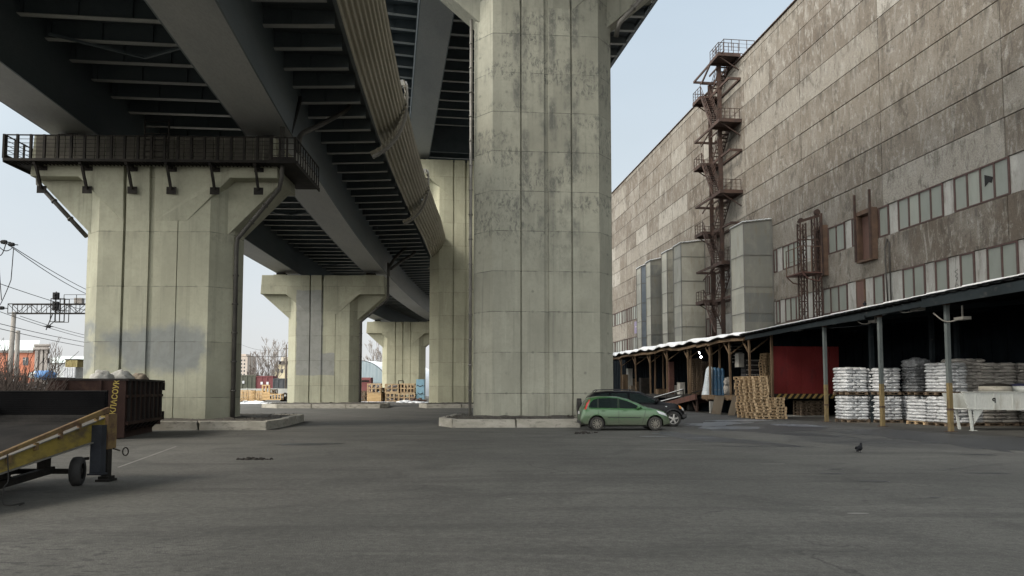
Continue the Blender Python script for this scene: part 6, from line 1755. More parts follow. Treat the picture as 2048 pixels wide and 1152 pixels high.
def bx(t, O, side, skin, section, half):
    for sg in (-1, 1):
        mb = MB(); skin(mb, tuple([(FX(a), b) for a, b in ch] for ch in ([(3.14, 0.86), (3.30, 0.84)], [(3.06, 1.02), (3.24, 0.97)])), 0.01, sg); mb.build('indicator', AMB, t)
        mb = MB(); skin(mb, tuple([(FX(a), b) for a, b in ch] for ch in ([(3.31, 0.80), (3.47, 0.72)], [(3.26, 0.95), (3.44, 0.84)])), 0.01, sg); mb.build('headlamp', LAMP, t)
        mb = MB(); skin(mb, tuple([(FX(a), b) for a, b in ch] for ch in ([(-0.74, 0.90), (-0.66, 0.90)], [(-0.70, 1.12), (-0.58, 1.12)])), 0.01, sg); mb.build('tail_lamp', REDL, t)
        mb = MB(); q = side(1.92, 1.22, 0.13, sg); mb.blob(q, (0.09, 0.12, 0.10), 1, 0.05, 1, 12, 8, 0.7); mb.build('mirror', BLACK, t)
        mb = MB(); mb.tube([O + Vector((FX(x), sg * 0.56, z)) for x, z in ((-0.3, 1.68), (-0.2, 1.755), (0.5, 1.775), (1.1, 1.76), (1.2, 1.71))], 0.022, 8); mb.build('roof_rail', TRIM, t)
        mb = MB(); mb.tube([side(0.5 + 0.1 * k, 0.68, 0.012, sg) for k in range(15)], 0.04, 6); mb.tube([side(2.3, 0.45 + .05 * k, .0, sg) for k in range(13)], 0.006, 4); mb.build('door_trim', TRIM, t)
        mb = MB(); q = side(2.38, 0.96, 0.01, sg); mb.blob(q, (0.05, 0.01, 0.025), 0, 0, 1, 8, 6); mb.build('side_repeater', LAMP, t)
    mb = MB(); mb.box(O.x + FX(3.40), O.x + FX(3.60), O.y - 0.82, O.y + 0.82, 0.42, 0.60); mb.box(O.x + FX(3.25), O.x + FX(3.5), O.y - .84, O.y - .75, 0.40, 0.58); mb.box(O.x + FX(3.25), O.x + FX(3.5), O.y + .75, O.y + .84, 0.40, 0.58); mb.build('bumper', TRIM, t, bevel=.03)
    mb = MB(); mb.box(O.x + FX(3.47), O.x + FX(3.545), O.y - 0.45, O.y + 0.45, 0.70, 0.88); mb.build('grille', TRIM, t)
    mb = MB(); mb.box(O.x + FX(-0.90), O.x + FX(-0.80), O.y - 0.75, O.y + 0.75, 0.50, 0.66); mb.build('rear_bumper', TRIM, t)
    mb = MB(); mb.disc(O + Vector((FX(-0.88), -0.05, 1.0)), 0.34, 'x', 24, 0.2); mb.build('spare_wheel', DIRTYTYRE, t)
FX = lambda x: 2.2 - (2.2 - x) * 1.27 if x < 2.2 else (x if x < 2.72 else 2.72 + (x - 2.72) * 0.75)
bprof = [(FX(a), b) for a, b in bprof]; bbelt = [(FX(a), b) for a, b in bbelt]; bw = [tuple([(FX(a), b) for a, b in ch] for ch in w_) for w_ in bw]
bpos = gnd(1347.5, 853.5)
car('black_offroad_car', 'black off-road car parked behind the green hatchback', (bpos.x - 2.72, bpos.y + 0.95, 0), 0.0, bprof, bbelt, 1.86, (-0.35, 2.72), 0.37,
    {'paint': BLACK, 'lip': TRIM, 'tyre': PAL['rubber']}, bw, bx, sill=0.30, spokes=5, flare=0.03)
# ================================================================== yellow loading ramp and rusty container at the left
PAL['yellow'] = worn('worn_yellow_paint', (0.25, 0.185, 0.035), (0.31, 0.235, 0.055), 1.3, 0.75, 0.0, 0.12, (1, 0.5, 1), (0.09, 0.065, 0.035), 0.44)
PAL['yellow_rust'] = worn('rusted_yellow_edge', (0.20, 0.135, 0.05), (0.14, 0.085, 0.045), 2.2, 0.8, 0.0, 0.2, (1, 0.6, 1), (0.09, 0.05, 0.03), 0.45)
PAL['grating'] = worn('black_ramp_grating', (0.016, 0.0155, 0.015), (0.030, 0.028, 0.026), 1.2, 0.85, 0.0, 0.1, spec=0.08)
PAL['flap'] = worn('black_flap_steel', (0.004, 0.0042, 0.0048), (0.008, 0.008, 0.0085), 1.2, 0.85, 0.0, 0.1, spec=0.06)
PAL['grey_lip'] = worn('grey_dusty_steel', (0.15, 0.145, 0.13), (0.20, 0.19, 0.17), 1.6, 0.8, 0.2, 0.1)
YR1, YR0 = 14.4, 7.6
Rt, Rb = at(222, 834, 14.4), at(0, 942, 11.3)
XR = -7.86
sl = (Rt.z - Rb.z) / (14.4 - 11.3)
def rzz(Y, base): return base + sl * (Y - 14.4)
ZT = Rt.z
ra = thing('loading_ramp', 'yellow mobile loading ramp with black deck and folded end flap', 'loading ramp', (-8.9, 12.5, 0), 0)
def slope_box(mb, x0, x1, za, zb, y0=None, y1=None):
    y0 = YR0 if y0 is None else y0; y1 = YR1 if y1 is None else y1
    v = [mb.v((x, y, max(0.0, rzz(y, z)))) for z in (za, zb) for y in (y0, y1) for x in (x0, x1)]
    for q in ((0, 2, 3, 1), (4, 5, 7, 6), (0, 1, 5, 4), (2, 6, 7, 3), (0, 4, 6, 2), (1, 3, 7, 5)): mb.face([v[i] for i in q])
for xs in (XR, -10.02):
    mb = MB(); sgn = 1 if xs == XR else -1
    slope_box(mb, xs - 0.03, xs, ZT - 0.385, ZT - 0.003)
    mb.mi = 1
    slope_box(mb, xs - 0.10, xs + 0.05, ZT, ZT + 0.025); slope_box(mb, xs - 0.10, xs + 0.05, ZT - 0.41, ZT - 0.388)
    mb.build('side_beam', [PAL['yellow'], PAL['grey_lip']], ra)
    mb = MB(); zr_ = at(222, 814, 14.4).z
    slope_box(mb, xs + 0.0, xs + 0.055, zr_ - 0.10, zr_)
    slope_box(mb, xs + 0.0551, xs + 0.065, zr_ - 0.10, zr_ - 0.01)
    for y in (8.6, 9.6, 10.6, 11.6, 12.25, 12.9, 13.45, 14.0): mb.beam((xs + 0.03, y, rzz(y, ZT + 0.02)), (xs + 0.03, y, rzz(y, zr_ - 0.05)), 0.05, 0.07)
    mb.build('kerb_rail', PAL['yellow_rust'], ra)
mb = MB(); zd_ = ZT + 0.02
slope_box(mb, -10.02 + 0.06, XR - 0.10, zd_ - 0.02, zd_)
n = 62
for i in range(n):
    y = YR0 + (YR1 - YR0) * (i + .5) / n; z = rzz(y, zd_)
    mb.box(-9.95, XR - 0.11, y - 0.018, y + 0.018, z, z + 0.035)
mb.build('deck', PAL['grating'], ra)
mb = MB(); z0 = zd_ - 0.02; z1 = at(100, 783, 14.45).z
mb.box(-10.0, XR - 0.02, 14.42, 14.47, z0, z1); 
for i in range(14): mb.box(-9.98, XR - 0.04, 14.385, 14.42, z0 + 0.03 + i * 0.035, z0 + 0.045 + i * 0.035)
mb.mi = 1; mb.box(-10.0, XR - 0.02, 14.40, 14.48, z1, z1 + 0.02)
mb.build('end_flap', [PAL['flap'], PAL['dark_steel']], ra)
# end post, telescopic jack leg, crank
mb = MB(); px0, px1 = at(211, 800, 14.4).x, at(227, 800, 14.4).x
mb.box(px0, px1, 14.25, 14.50, 0.98, ZT + 0.03); mb.mi = 1; mb.box(px1 - 0.05, px1 + 0.012, 14.22, 14.53, 0.62, ZT + 0.06); mb.mi = 0
mb.box(px0 + .005, px1 - .052, 14.28, 14.47, 0.62, 0.979)
mb.build('end_post', [PAL['yellow'], PAL['yellow_rust']], ra)
mb = MB(); mb.box(px0 + 0.01, px1 - 0.02, 14.30, 14.45, 0.07, 0.63); mb.box(px0 - 0.05, px1 + 0.05, 14.22, 14.53, 0.0, 0.045); mb.box(px0 - .02, px1 + .02, 14.26, 14.5, 0.045, 0.10)
mb.build('jack_leg', PAL['dark_steel'], ra)
mb = MB(); a = at(188, 850, 14.0); b = at(206, 946, 14.0)
mb.box(a.x, b.x, 13.9, 14.08, b.z, a.z); mb.box(a.x - .03, b.x + .03, 13.87, 14.11, b.z - .03, b.z)
mb.build('jack_leg', worn('blue_black_steel', (0.014, 0.017, 0.024), (0.03, 0.034, 0.042), 2, 0.6, .2, .1), ra)
mb = MB(); p0 = at(226, 897, 14.4); p1_ = at(240, 901, 14.4); cc = at(251, 903, 14.4)
mb.tube([p0, p1_], 0.014, 8); rr_ = [(0.055 * math.cos(t), 0.075 * math.sin(t)) for t in [2 * math.pi * k / 20 for k in range(20)]]
mb.tube([cc + Vector((x, 0, z)) for x, z in rr_], 0.012, 8, closed=True); mb.build('crank_handle', PAL['dark_steel'], ra)
# axle and wheels
wc = at(155, 942, 13.7); wr_ = 0.262
mb = MB(); mb.beam((-9.75, 13.7, wr_), (wc.x, 13.7, wr_), 0.09); mb.beam((-9.4, 11.4, rzz(11.4, ZT - .42)), (-9.1, 13.7, wr_ + .03), 0.12); mb.beam((-8.45, 11.4, rzz(11.4, ZT - .42)), (-8.45, 13.7, wr_ + .03), 0.12)
mb.beam((-9.9, 12.6, wr_ + .04), (-8.5, 12.6, wr_ + .04), 0.12, 0.16); mb.beam((-8.6, 13.7, wr_ + .02), (-8.6, 13.7, rzz(13.7, ZT - .40)), 0.16); mb.beam((-9.4, 13.7, wr_ + .02), (-9.4, 13.7, rzz(13.7, ZT - .40)), 0.16)
mb.beam((wc.x, 13.72, wr_ + .21), (-7.95, 13.98, wr_ + .21), 0.05)
mb.build('axle', PAL['dark_steel'], ra)
for xw in (wc.x, -9.75):
    mb = MB(); mb.sm = True; R_ = []
    pr = [(-0.085, wr_ * .55), (-0.095, wr_ * .85), (-0.07, wr_ * .97), (0.0, wr_), (0.07, wr_ * .97), (0.095, wr_ * .85), (0.085, wr_ * .55)]
    for k in range(40):
        a = 2 * math.pi * k / 40; tr = 1 + (0.025 if k % 2 else -0.012)
        R_.append([mb.v((xw + x, 13.7 + r_ * (tr if i in (2, 3, 4) else 1) * math.cos(a), wr_ + r_ * (tr if i in (2, 3, 4) else 1) * math.sin(a))) for i, (x, r_) in enumerate(pr)])
    for i in range(40):
        A, B = R_[i], R_[(i + 1) % 40]
        for k in range(len(pr) - 1): mb.face([A[k], A[k+1], B[k+1], B[k]])
    WR = Matrix.Translation((xw, 13.7, wr_)) @ Matrix.Rotation(R(17), 4, 'Z') @ Matrix.Translation((-xw, -13.7, -wr_))
    bmesh.ops.transform(mb.bm, matrix=WR, verts=mb.bm.verts)
    wl_ = mb.build('wheel', PAL['rubber'], ra)
    mb = MB(); mb.disc((xw, 13.7, wr_), wr_ * .56, 'x', 20, 0.08); mb.disc((xw, 13.7, wr_), wr_ * .2, 'x', 12, 0.16); bmesh.ops.transform(mb.bm, matrix=WR, verts=mb.bm.verts); mb.build('rim', PAL['dark_steel'], wl_)
mb = MB(); p = at(18, 916, 11.4)
mb.tube(resub([(XR + .07, 11.5, rzz(11.5, zr_)), (XR + .10, 11.5, rzz(11.5, ZT - .2)), (XR + .07, 11.45, 0.25), (XR + .10, 11.4, 0.03), (XR + .28, 11.3, 0.012), (XR + .36, 11.5, 0.02), (XR + .42, 11.3, 0.012)], 6), 0.009, 6)
mb.build('cable', PAL['rubber'], ra)

# rusty container
PAL['cont'] = worn('rusty_container_paint', (0.030, 0.017, 0.014), (0.046, 0.026, 0.021), 0.8, 0.8, 0.1, 0.25, (1, 1, 0.6), (0.06, 0.034, 0.023), 0.33, spec=0.15)
PAL['cont_dark'] = worn('dark_container_steel', (0.012, 0.009, 0.008), (0.022, 0.015, 0.013), 1.0, 0.8, 0.2, 0.2)
CA = R(12.7); N0 = at(252, 757, 26.5)
co = thing('waste_container', 'rusty brown open waste container with ribbed side and yellow painted letters', 'container', rz((N0.x, N0.y, 0), -CA), CA)
o = ORG[co.name]; H_ = N0.z; W_, L_ = 2.5, 5.3
def C(x, y, z): return Vector((o.x + x, o.y + y, z))
mb = MB(); t_ = 0.05
def cb(mb, x0, x1, y0, y1, z0, z1): mb.box(o.x + x0, o.x + x1, o.y + y0, o.y + y1, z0, z1)
cb(mb, -W_, 0, 0, t_, 0.06, H_ - .06)                       # front
cb(mb, -W_, 0, L_ - t_, L_, 0.30, H_ - .06); cb(mb, -W_, -W_ + t_, t_, L_ - t_, 0.30, H_ - .06)
v = [(-W_, t_, .3), (-t_ * .5, t_, .3), (-t_ * .5, L_ - t_, .34), (-W_, L_ - t_, .34)]; mb.poly([C(*p) for p in v])
# right side wall with a sloped skirt below
mb.poly([C(-0.004, t_, .52), C(-0.004, L_ - t_, .52), C(-0.004, L_ - t_, H_ - .06), C(-0.004, t_, H_ - .06)])
mb.poly([C(-0.45, t_, .10), C(-0.35, L_ - .6, .16), C(-0.004, L_ - t_, .52), C(-0.004, t_, .52)])
mb.poly([C(-0.06, t_, .52), C(-0.06, L_ - t_, .52), C(-0.06, L_ - t_, H_ - .06), C(-0.06, t_, H_ - .06)])
mb.build('shell', PAL['cont'], co)
mb = MB()
for k in range(8):
    y = 0.32 + (L_ - 0.6) * k / 7
    cb(mb, 0.0, 0.085, y - 0.07, y + 0.07, 0.50, H_ - .065)
    mb.beam(C(0.02, y, 0.52), C(-0.36, y, 0.14), 0.10, 0.08)
mb.build('rib', PAL['cont_dark'], co)
mb = MB()
cb(mb, 0.0, 0.075, t_, L_, H_ * .685, H_ * .685 + .10); cb(mb, 0.0, 0.09, t_, L_, 0.50, 0.62)
mb.mi = 1
cb(mb, -0.02, 0.10, -0.03, L_ + .12, H_ - .075, H_ + .0); cb(mb, -W_ - .05, -0.021, -0.04, 0.09, H_ - .076, H_ - .003); cb(mb, -W_ - .05, -W_ + .07, .091, L_ - .05, H_ - .075, H_); cb(mb, -W_ + .071, -0.021, L_ - .08, L_ + .03, H_ - .076, H_ - .002)
cb(mb, 0.0, 0.12, L_ - .05, L_ + .10, H_ - .42, H_ - .08); cb(mb, 0.0, 0.12, L_ - .02, L_ + .08, .5, .85)
mb.build('rail', [PAL['cont'], PAL['cont_dark']], co)
mb = MB()
for px in (141, 206):
    x = -(252 - px) / 1479 * 26.3; cb(mb, x - 0.05, x + 0.05, -0.09, -0.001, 0.2, H_ - .08)
for x in (-2.3, -0.35): cb(mb, x - .12, x + .12, 0.2, L_ - .4, 0.0, 0.30)
mb.build('stiffener', PAL['cont'], co)
mb = MB(); ylw = plain('yellow_hand_lettering', (0.36, 0.27, 0.06), 0.8)
MT = Matrix.Translation(C(-0.34, -0.006, 1.50)) @ Matrix.Rotation(R(5), 4, 'Y') @ Matrix.Rotation(R(90), 4, 'X') @ Matrix.Rotation(R(90), 4, 'Z')
text_mesh(mb, 'КЛАСОУК', 0.255, MT, 0.004, 0.006)
text_mesh(mb, 'У', 0.34, Matrix.Translation(C(-2.25, -0.006, 1.42)) @ Matrix.Rotation(R(90), 4, 'X') @ Matrix.Rotation(R(65), 4, 'Z'), 0.004, 0.008)
mb.build('lettering', ylw, co)
sackm = worn('dirty_white_sack', (0.34, 0.335, 0.31), (0.47, 0.46, 0.43), 2.2, 0.8, 0, 0.5, (1, 1, 1), (0.2, 0.19, 0.17), 0.4)
for k, (px, w_, h_, lab, m) in enumerate(((204, .36, .38, 'grey lumpy sack lying in the left of the rusty container', sackm), (243, .40, .40, 'shiny grey sack lying in the middle of the rusty container', sackm), (281, .36, .34, 'pale cardboard-coloured sack lying in the right of the rusty container', PAL['card']))):
    p = at(px - (0, 0, 4)[k], 752, (27.0, 28.0, 29.9)[k]); mb = MB(); mb.blob((p.x, p.y, H_ - .10), (w_ * 1.0, w_, h_), k + 3, 0.35, 2.2, 22, 14, 0.75)
    mb.blob((p.x - .1, p.y + .1, H_ - .7), (w_ * .8, w_ * .9, .6), k + 8, 0.3, 2, 14, 10)
    tag(mb.build('sack', m, None, (p.x, p.y, H_ - .9), 0), lab, 'sack')
# thin chalk line on the asphalt running past the ramp
mb = MB()
pts = [gnd(236, 935), gnd(300, 912), gnd(352, 893)]
for a, b in zip(pts[:-1], pts[1:]):
    d = (b - a).normalized(); nn = Vector((-d.y, d.x, 0)) * 0.025; zz = Vector((0, 0, 0.004)); mb.quad(a - nn + zz, a + nn + zz, b + nn + zz, b - nn + zz)
tag(mb.build('ground_line', spill), kind='structure')
# ================================================================== beyond the yard
PAL['bark'] = worn('grey_bark', (0.085, 0.070, 0.058), (0.14, 0.12, 0.10), 2, 0.9, 0, 0.2)
PAL['twig'] = worn('winter_twigs', (0.12, 0.095, 0.080), (0.18, 0.15, 0.13), 1, 0.9, 0, 0)
PAL['twig_pale'] = worn('pale_winter_twigs', (0.22, 0.19, 0.165), (0.30, 0.27, 0.24), 1, 0.9, 0, 0)
PAL['twig_dark'] = worn('dark_bush_twigs', (0.045, 0.034, 0.029), (0.075, 0.056, 0.046), 1, 0.9, 0, 0)
def branch(mb, p, d, L, r, depth, rg, spread, up_, minr):
    n = 3; pts = [p]; q = p.copy(); dd = d.copy()
    for i in range(n):
        dd = (dd + Vector((rg.uniform(-.16, .16), rg.uniform(-.16, .16), up_ * .12))).normalized(); q = q + dd * (L / n); pts.append(q.copy())
    mb.tube(pts, [max(minr, r * (1 - 0.55 * i / n)) for i in range(n + 1)], 4 if depth > 1 else 3, caps=False)
    if depth <= 0: return
    k = rg.choice((2, 3, 3)) + (1 if depth > 2 else 0)
    for j in range(k):
        t = rg.uniform(0.35, 1.0); a = pts[min(n, int(t * n))]; b = pts[min(n, int(t * n) + 1)]; s_ = a.lerp(b, t * n - int(t * n))
        nd = (dd + Vector((rg.uniform(-1, 1), rg.uniform(-1, 1), rg.uniform(-.1, .6))) * spread).normalized()
        branch(mb, s_, nd, L * rg.uniform(.5, .78), r * .55, depth - 1, rg, spread, up_, minr)
def tree(x, y, z, h, seed, label, tw, spread=0.6, depth=4, minr=0.02, group='bare trees beyond the yard'):
    rg = random.Random(seed); t = thing('tree', label, 'tree', (x, y, z), 0, group)
    mb = MB(); pts = [Vector((x, y, z)), Vector((x + rg.uniform(-.1, .1), y, z + h * .3)), Vector((x + rg.uniform(-.25, .25), y, z + h * .6)), Vector((x + rg.uniform(-.3, .3), y, z + h * .95))]
    mb.tube(pts, [h * .016, h * .012, h * .008, minr], 8); mb.build('trunk', PAL['bark'], t)
    mb = MB(); n = 15
    P_ = resub(pts, 8)
    for i in range(n):
        f_ = 0.22 + 0.76 * i / n; p = P_[min(len(P_) - 1, int(f_ * (len(P_) - 1)))]; a = i * 2.4 + rg.random()
        d = Vector((math.cos(a), math.sin(a), rg.uniform(.6, 1.4))).normalized()
        branch(mb, p, d, h * rg.uniform(.16, .26) * (1.25 - f_ * .6), h * .005, depth - 1, rg, spread, 1, minr)
    mb.build('crown', tw, t); return t
def bush(x, y, z, h, w_, seed, label, n=26, tw=None, minr=0.008, depth=2):
    rg = random.Random(seed); mb = MB()
    for i in range(n):
        a = rg.uniform(0, 6.28); q = Vector((x + rg.uniform(-w_, w_) * .5, y + rg.uniform(-w_, w_) * .4, z))
        d = Vector((math.cos(a) * .45, math.sin(a) * .45, 1)).normalized()
        branch(mb, q, d, h * rg.uniform(.45, .75), 0.016, depth, rg, .5, .8, minr)
    return tag(mb.build('bush', tw or PAL['twig_dark'], None, (x, y, z), 0), label, 'bush', 'bare bushes at the left edge')
# ------------------------------------------------------------------ snowy bank and rail land on the left
bank_m = Mt('snowy_bank', 0.9, 0, 0.2)
n = bank_m.noise(0.55, 8, 0.7); n2 = bank_m.noise(2.6, 6, 0.7)
bank_m.col(bank_m.mix(bank_m.mr(bank_m.math('ADD', bank_m.math('MULTIPLY', n, .6), bank_m.math('MULTIPLY', n2, .4)), 0.50, 0.56), (0.060, 0.050, 0.040), (0.62, 0.64, 0.67)))
mb = MB(); mb.sm = True
def bk(u, v):
    x = -170 + u * 150; y = 36 + v * 150
    e_ = min(1, max(0, (y - 38) / 26)) * min(1, max(0, (-x - 0.60 * y) / 5)) * min(1, (186 - y) / 20)
    return Vector((x, y, -0.05 + e_ * 2.75 + (0.35 * mnoise.noise(Vector((x * .12, y * .12, 0))) if e_ > 0.05 else 0)))
mb.grid(bk, 60, 60)
tag(mb.build('embankment', bank_m.m), kind='structure')
mb = MB(); snow_ring = [(-34, 100), (-22, 98), (-10, 101), (4, 99), (14, 104), (6, 118), (-12, 112), (-30, 118)]
def flat(name, ring, m, z, kind='structure', seed=0):
    o = patch(name, ring, z, m, seed, 0.25); return tag(o, kind=kind)
flat('snow_patch', [(-42, 96), (-33, 94.5), (-30, 98), (-38, 103)], PAL['snow'], 0.01, seed=1)
flat('snow_patch', [(-16, 103), (-11, 101.5), (-9.5, 106), (-14, 109)], PAL['snow'], 0.01, seed=2)
flat('snow_patch', [(-25, 108), (-20, 106.5), (-17.5, 110), (-23, 112)], PAL['snow'], 0.012, seed=3)
rg = random.Random(8)
for i in range(15):
    px = (2, 14, 30, 44, 58, 74, 88, 6, 24, 40, 66, 84, -6, 15, 52)[i]; Y = (30, 33, 31, 34, 37, 36, 40, 24, 26, 28, 30, 33, 22, 42, 45)[i]
    b = at(px, 790, Y); z = max(0, bk((b.x + 170) / 150, (Y - 36) / 150).z) if Y > 36 else 0
    h = (2.7, 2.3, 2.0, 1.7, 1.5, 1.3, 1.2, 2.5, 2.0, 1.7, 1.4, 1.2, 2.3, 1.9, 1.4)[i]
    lab = f'bare brown bush behind the ramp, {("tallest", "second", "third", "fourth", "fifth", "sixth", "lowest")[i % 7]} in the {("back", "front", "gap-filling")[i // 7 if i < 14 else 2]} row'
    bush(b.x, Y, z, h, 2.2, 50 + i, lab, n=46, minr=0.008)
# ------------------------------------------------------------------ orange house
Yh = 120.0
class SH(MB):          # the house stands askew to the yard
    def build(s, *a, **k):
        for v in s.bm.verts: v.co.x -= 0.625 * (v.co.y - Yh)
        return MB.build(s, *a, **k)
hz = lambda px, py, Y=Yh: at(px, py, Y)
orange = worn('orange_plaster', (0.42, 0.150, 0.085), (0.50, 0.20, 0.125), 0.6, 0.85, 0, 0.1, (1, 1, .5), (0.24, 0.13, 0.09), 0.3)
greyp = worn('grey_plaster', (0.24, 0.215, 0.195), (0.32, 0.295, 0.27), 0.7, 0.85, 0, 0.1, (1, 1, .5), (0.16, 0.14, 0.13), 0.35)
x0, xm, x1 = hz(-60, 700).x, hz(70, 700).x, hz(96, 700).x
ze, zr, zp = hz(50, 701).z, hz(50, 684).z, hz(80, 692).z
hs = thing('orange_house', 'old orange and grey plastered house with a pale roof beyond the left bushes', 'house', ((x0 + x1) / 2, Yh, 0), 0)
mb = SH(); mb.box(x0, xm, Yh, Yh + 14, 1.0, ze); mb.mi = 1; mb.box(xm + .002, x1, Yh - 0.6, Yh + 14, 1.0, ze + .1)
for x in (xm + .3, (xm + x1) / 2, x1 - .3): mb.box(x - .25, x + .25, Yh - 0.9, Yh - .601, 1.0, ze)
mb.build('wall', [orange, greyp], hs)
mb = SH(); mb.box(xm - .3, x1 + .3, Yh - 1.1, Yh + 13, ze + .101, ze + .45); mb.box(xm, x1 + .1, Yh - .7, Yh + 2, ze + .451, zp); mb.box(xm - .2, x1 + .3, Yh - .95, Yh + 2.2, zp + .001, zp + .25); mb.box(x0, xm - .301, Yh - .4, Yh - .001, ze - .35, ze - .02); mb.build('cornice', greyp, hs)
mb = SH(); mb.prism([(Yh - .6, ze), (Yh + 5, zr + .6), (Yh + 14.5, ze)], x0, xm + .6, 'x'); mb.build('roof', worn('pale_green_snowy_roof', (0.42, 0.47, 0.45), (0.56, 0.60, 0.58), .4, .7, 0, .05), hs)
dk_ = plain('dark_window', (0.03, 0.035, 0.04), 0.25)
for px, w_ in ((51, 0.5), (20, 0.5), (-8, 0.5)):
    p = hz(px, 725); q = hz(px, 716)
    mb = SH(); mb.box(p.x - w_ * .9, p.x + w_ * .9, Yh - .05, Yh + .05, p.z - .45, q.z + .1); wn = mb.build('window', dk_, hs)
    mb = SH(); mb.box(p.x - .08, p.x + .08, Yh - .09, Yh - .051, p.z - .45, q.z + .1); mb.box(p.x - w_ * .9, p.x - .081, Yh - .09, Yh - .051, q.z - .3, q.z - .18); mb.build('frame', greyp, wn)
for px in (78, 90.5):
    p = hz(px, 726, Yh - .6); q = hz(px, 716, Yh - .6); mb = SH(); mb.box(p.x - .4, p.x + .4, Yh - .65, Yh - .55, p.z, q.z); mb.build('window', dk_, hs)
# long pale warehouse behind
Yw = 235.0; a, b = at(70, 708, Yw), at(330, 712, Yw)
t = thing('warehouse', 'long low warehouse with a pale snowy roof far behind the signal gantry', 'warehouse', ((a.x + b.x) / 2, Yw, 0), 0)
mb = MB(); zw_ = at(100, 726, Yw).z; mb.box(a.x, b.x, Yw, Yw + 30, 0, zw_); mb.build('wall', worn('whitish_far_wall', (.50, .52, .52), (.60, .62, .62), .1, .9, 0, 0), t)
mb = MB(); mb.prism([(Yw - 1, zw_), (Yw + 15, a.z), (Yw + 31, zw_)], a.x - 1, b.x + 1, 'x'); mb.build('roof', worn('greenish_snow_roof', (.44, .50, .47), (.58, .62, .60), .1, .8, 0, 0), t)
# yellowed box on a pale crate
Yc = 62.0; a, b = at(131, 720, Yc), at(155, 734, Yc); zb0 = bk((a.x + 170) / 150, (Yc - 36) / 150).z
t = thing('metal_cabin', 'small yellowed ribbed cabin standing on pale crates beyond the rusty container', 'cabin', ((a.x + b.x) / 2, Yc, zb0), 0)
mb = MB(); mb.box(a.x, b.x, Yc, Yc + 1.2, b.z, a.z)
for k in range(8): x = a.x + (b.x - a.x) * (k + .5) / 8; mb.box(x - .03, x + .03, Yc - .04, Yc - .001, b.z + .04, a.z - .04)
mb.build('cabin_body', worn('yellowed_sheet', (.30, .25, .10), (.38, .33, .16), 1.5, .8, 0, .1, (1, 1, .3), (.2, .15, .07), .4), t)
mb = MB(); mb.box(a.x - .05, b.x + .05, Yc - .05, Yc + 1.25, a.z + .001, a.z + .08); mb.build('roof', PAL['dark_steel'], t)
mb = MB(); mb.box(a.x - .1, b.x - .1, Yc - .1, Yc + 1.1, zb0 - .3, b.z - .02)
for k in range(5): x = a.x - .1 + (b.x - a.x) * (k + .5) / 5; mb.box(x - .05, x + .05, Yc - .14, Yc - .101, zb0 - .3, b.z - .05)
tag(mb.build('pale_crate', PAL['bag'], None, (a.x, Yc, zb0), 0), 'pale crate under the yellowed cabin', 'crate')
# tarpaulins on the bank
for px, py, w_, c_, lab in ((91, 747, 0.75, (.08, .20, .42), 'blue tarpaulin bundle lying on the bank behind the bushes'), (78, 748, .55, (.48, .49, .47), 'whitish tarpaulin bundle beside the blue one on the bank')):
    p = at(px, py + 3, 58); mb = MB(); mb.blob((p.x, 58, p.z), (w_, .8, .34), px, .3, 2, 20, 12, .8)
    tag(mb.build('tarpaulin', plain('tarp', c_, .6), None, (p.x, 58, p.z - .4), 0), lab, 'tarpaulin')
# low dark rail along the bank
mb = MB(); a, b = at(-10, 751, 60), at(150, 757, 60)
for z_ in (0, -.6): mb.beam(a + Vector((0, 0, z_)), b + Vector((0, 0, z_)), .12)
for k in range(12): q = a.lerp(b, k / 11); mb.beam((q.x, q.y, 1.5), q, .1)
tag(mb.build('low_fence', PAL['dark_steel'], None, (a.x, 60, 1.5), 0), 'low dark rail fence along the snowy bank', 'fence')
# ------------------------------------------------------------------ railway signal gantry, masts and wires
Yg = 76.0
g = thing('signal_gantry', 'steel lattice railway signal gantry with a caged signal hanging from it', 'signal gantry', (at(25, 780, Yg).x, Yg, 0), 0)
conc = worn('concrete_mast', (.20, .185, .165), (.27, .25, .225), 1, .9, 0, .1)
p = at(25, 700, Yg); top = at(25, 624, Yg).z
mb = MB(); mb.tube([(p.x - .25, Yg, 0), (p.x, Yg, top)], [.30, .2], 12); mb.build('mast', conc, g)
zt_, zb_ = at(25, 608.5, Yg).z, at(25, 627, Yg).z; xa, xb = at(21, 600, Yg).x, at(330, 600, Yg).x
p2x = xb - .5
mb = MB(); mb.tube([(p2x, Yg, 0), (p2x, Yg, zb_)], [.30, .2], 12); mb.build('mast', conc, g)
mb = MB()
for y_ in (Yg - .35, Yg + .35):
    mb.beam((xa, y_, zt_), (xb, y_, zt_), .09); mb.beam((xa, y_, zb_), (xb, y_, zb_), .09)
    k = 0; x = xa; st = 1.0
    while x < xb - .2:
        xn = min(x + st, xb); mb.beam((x, y_, zb_), (x, y_, zt_), .05)
        mb.beam((x, y_, zb_ if k % 2 else zt_), (xn, y_, zt_ if k % 2 else zb_), .045); x = xn; k += 1
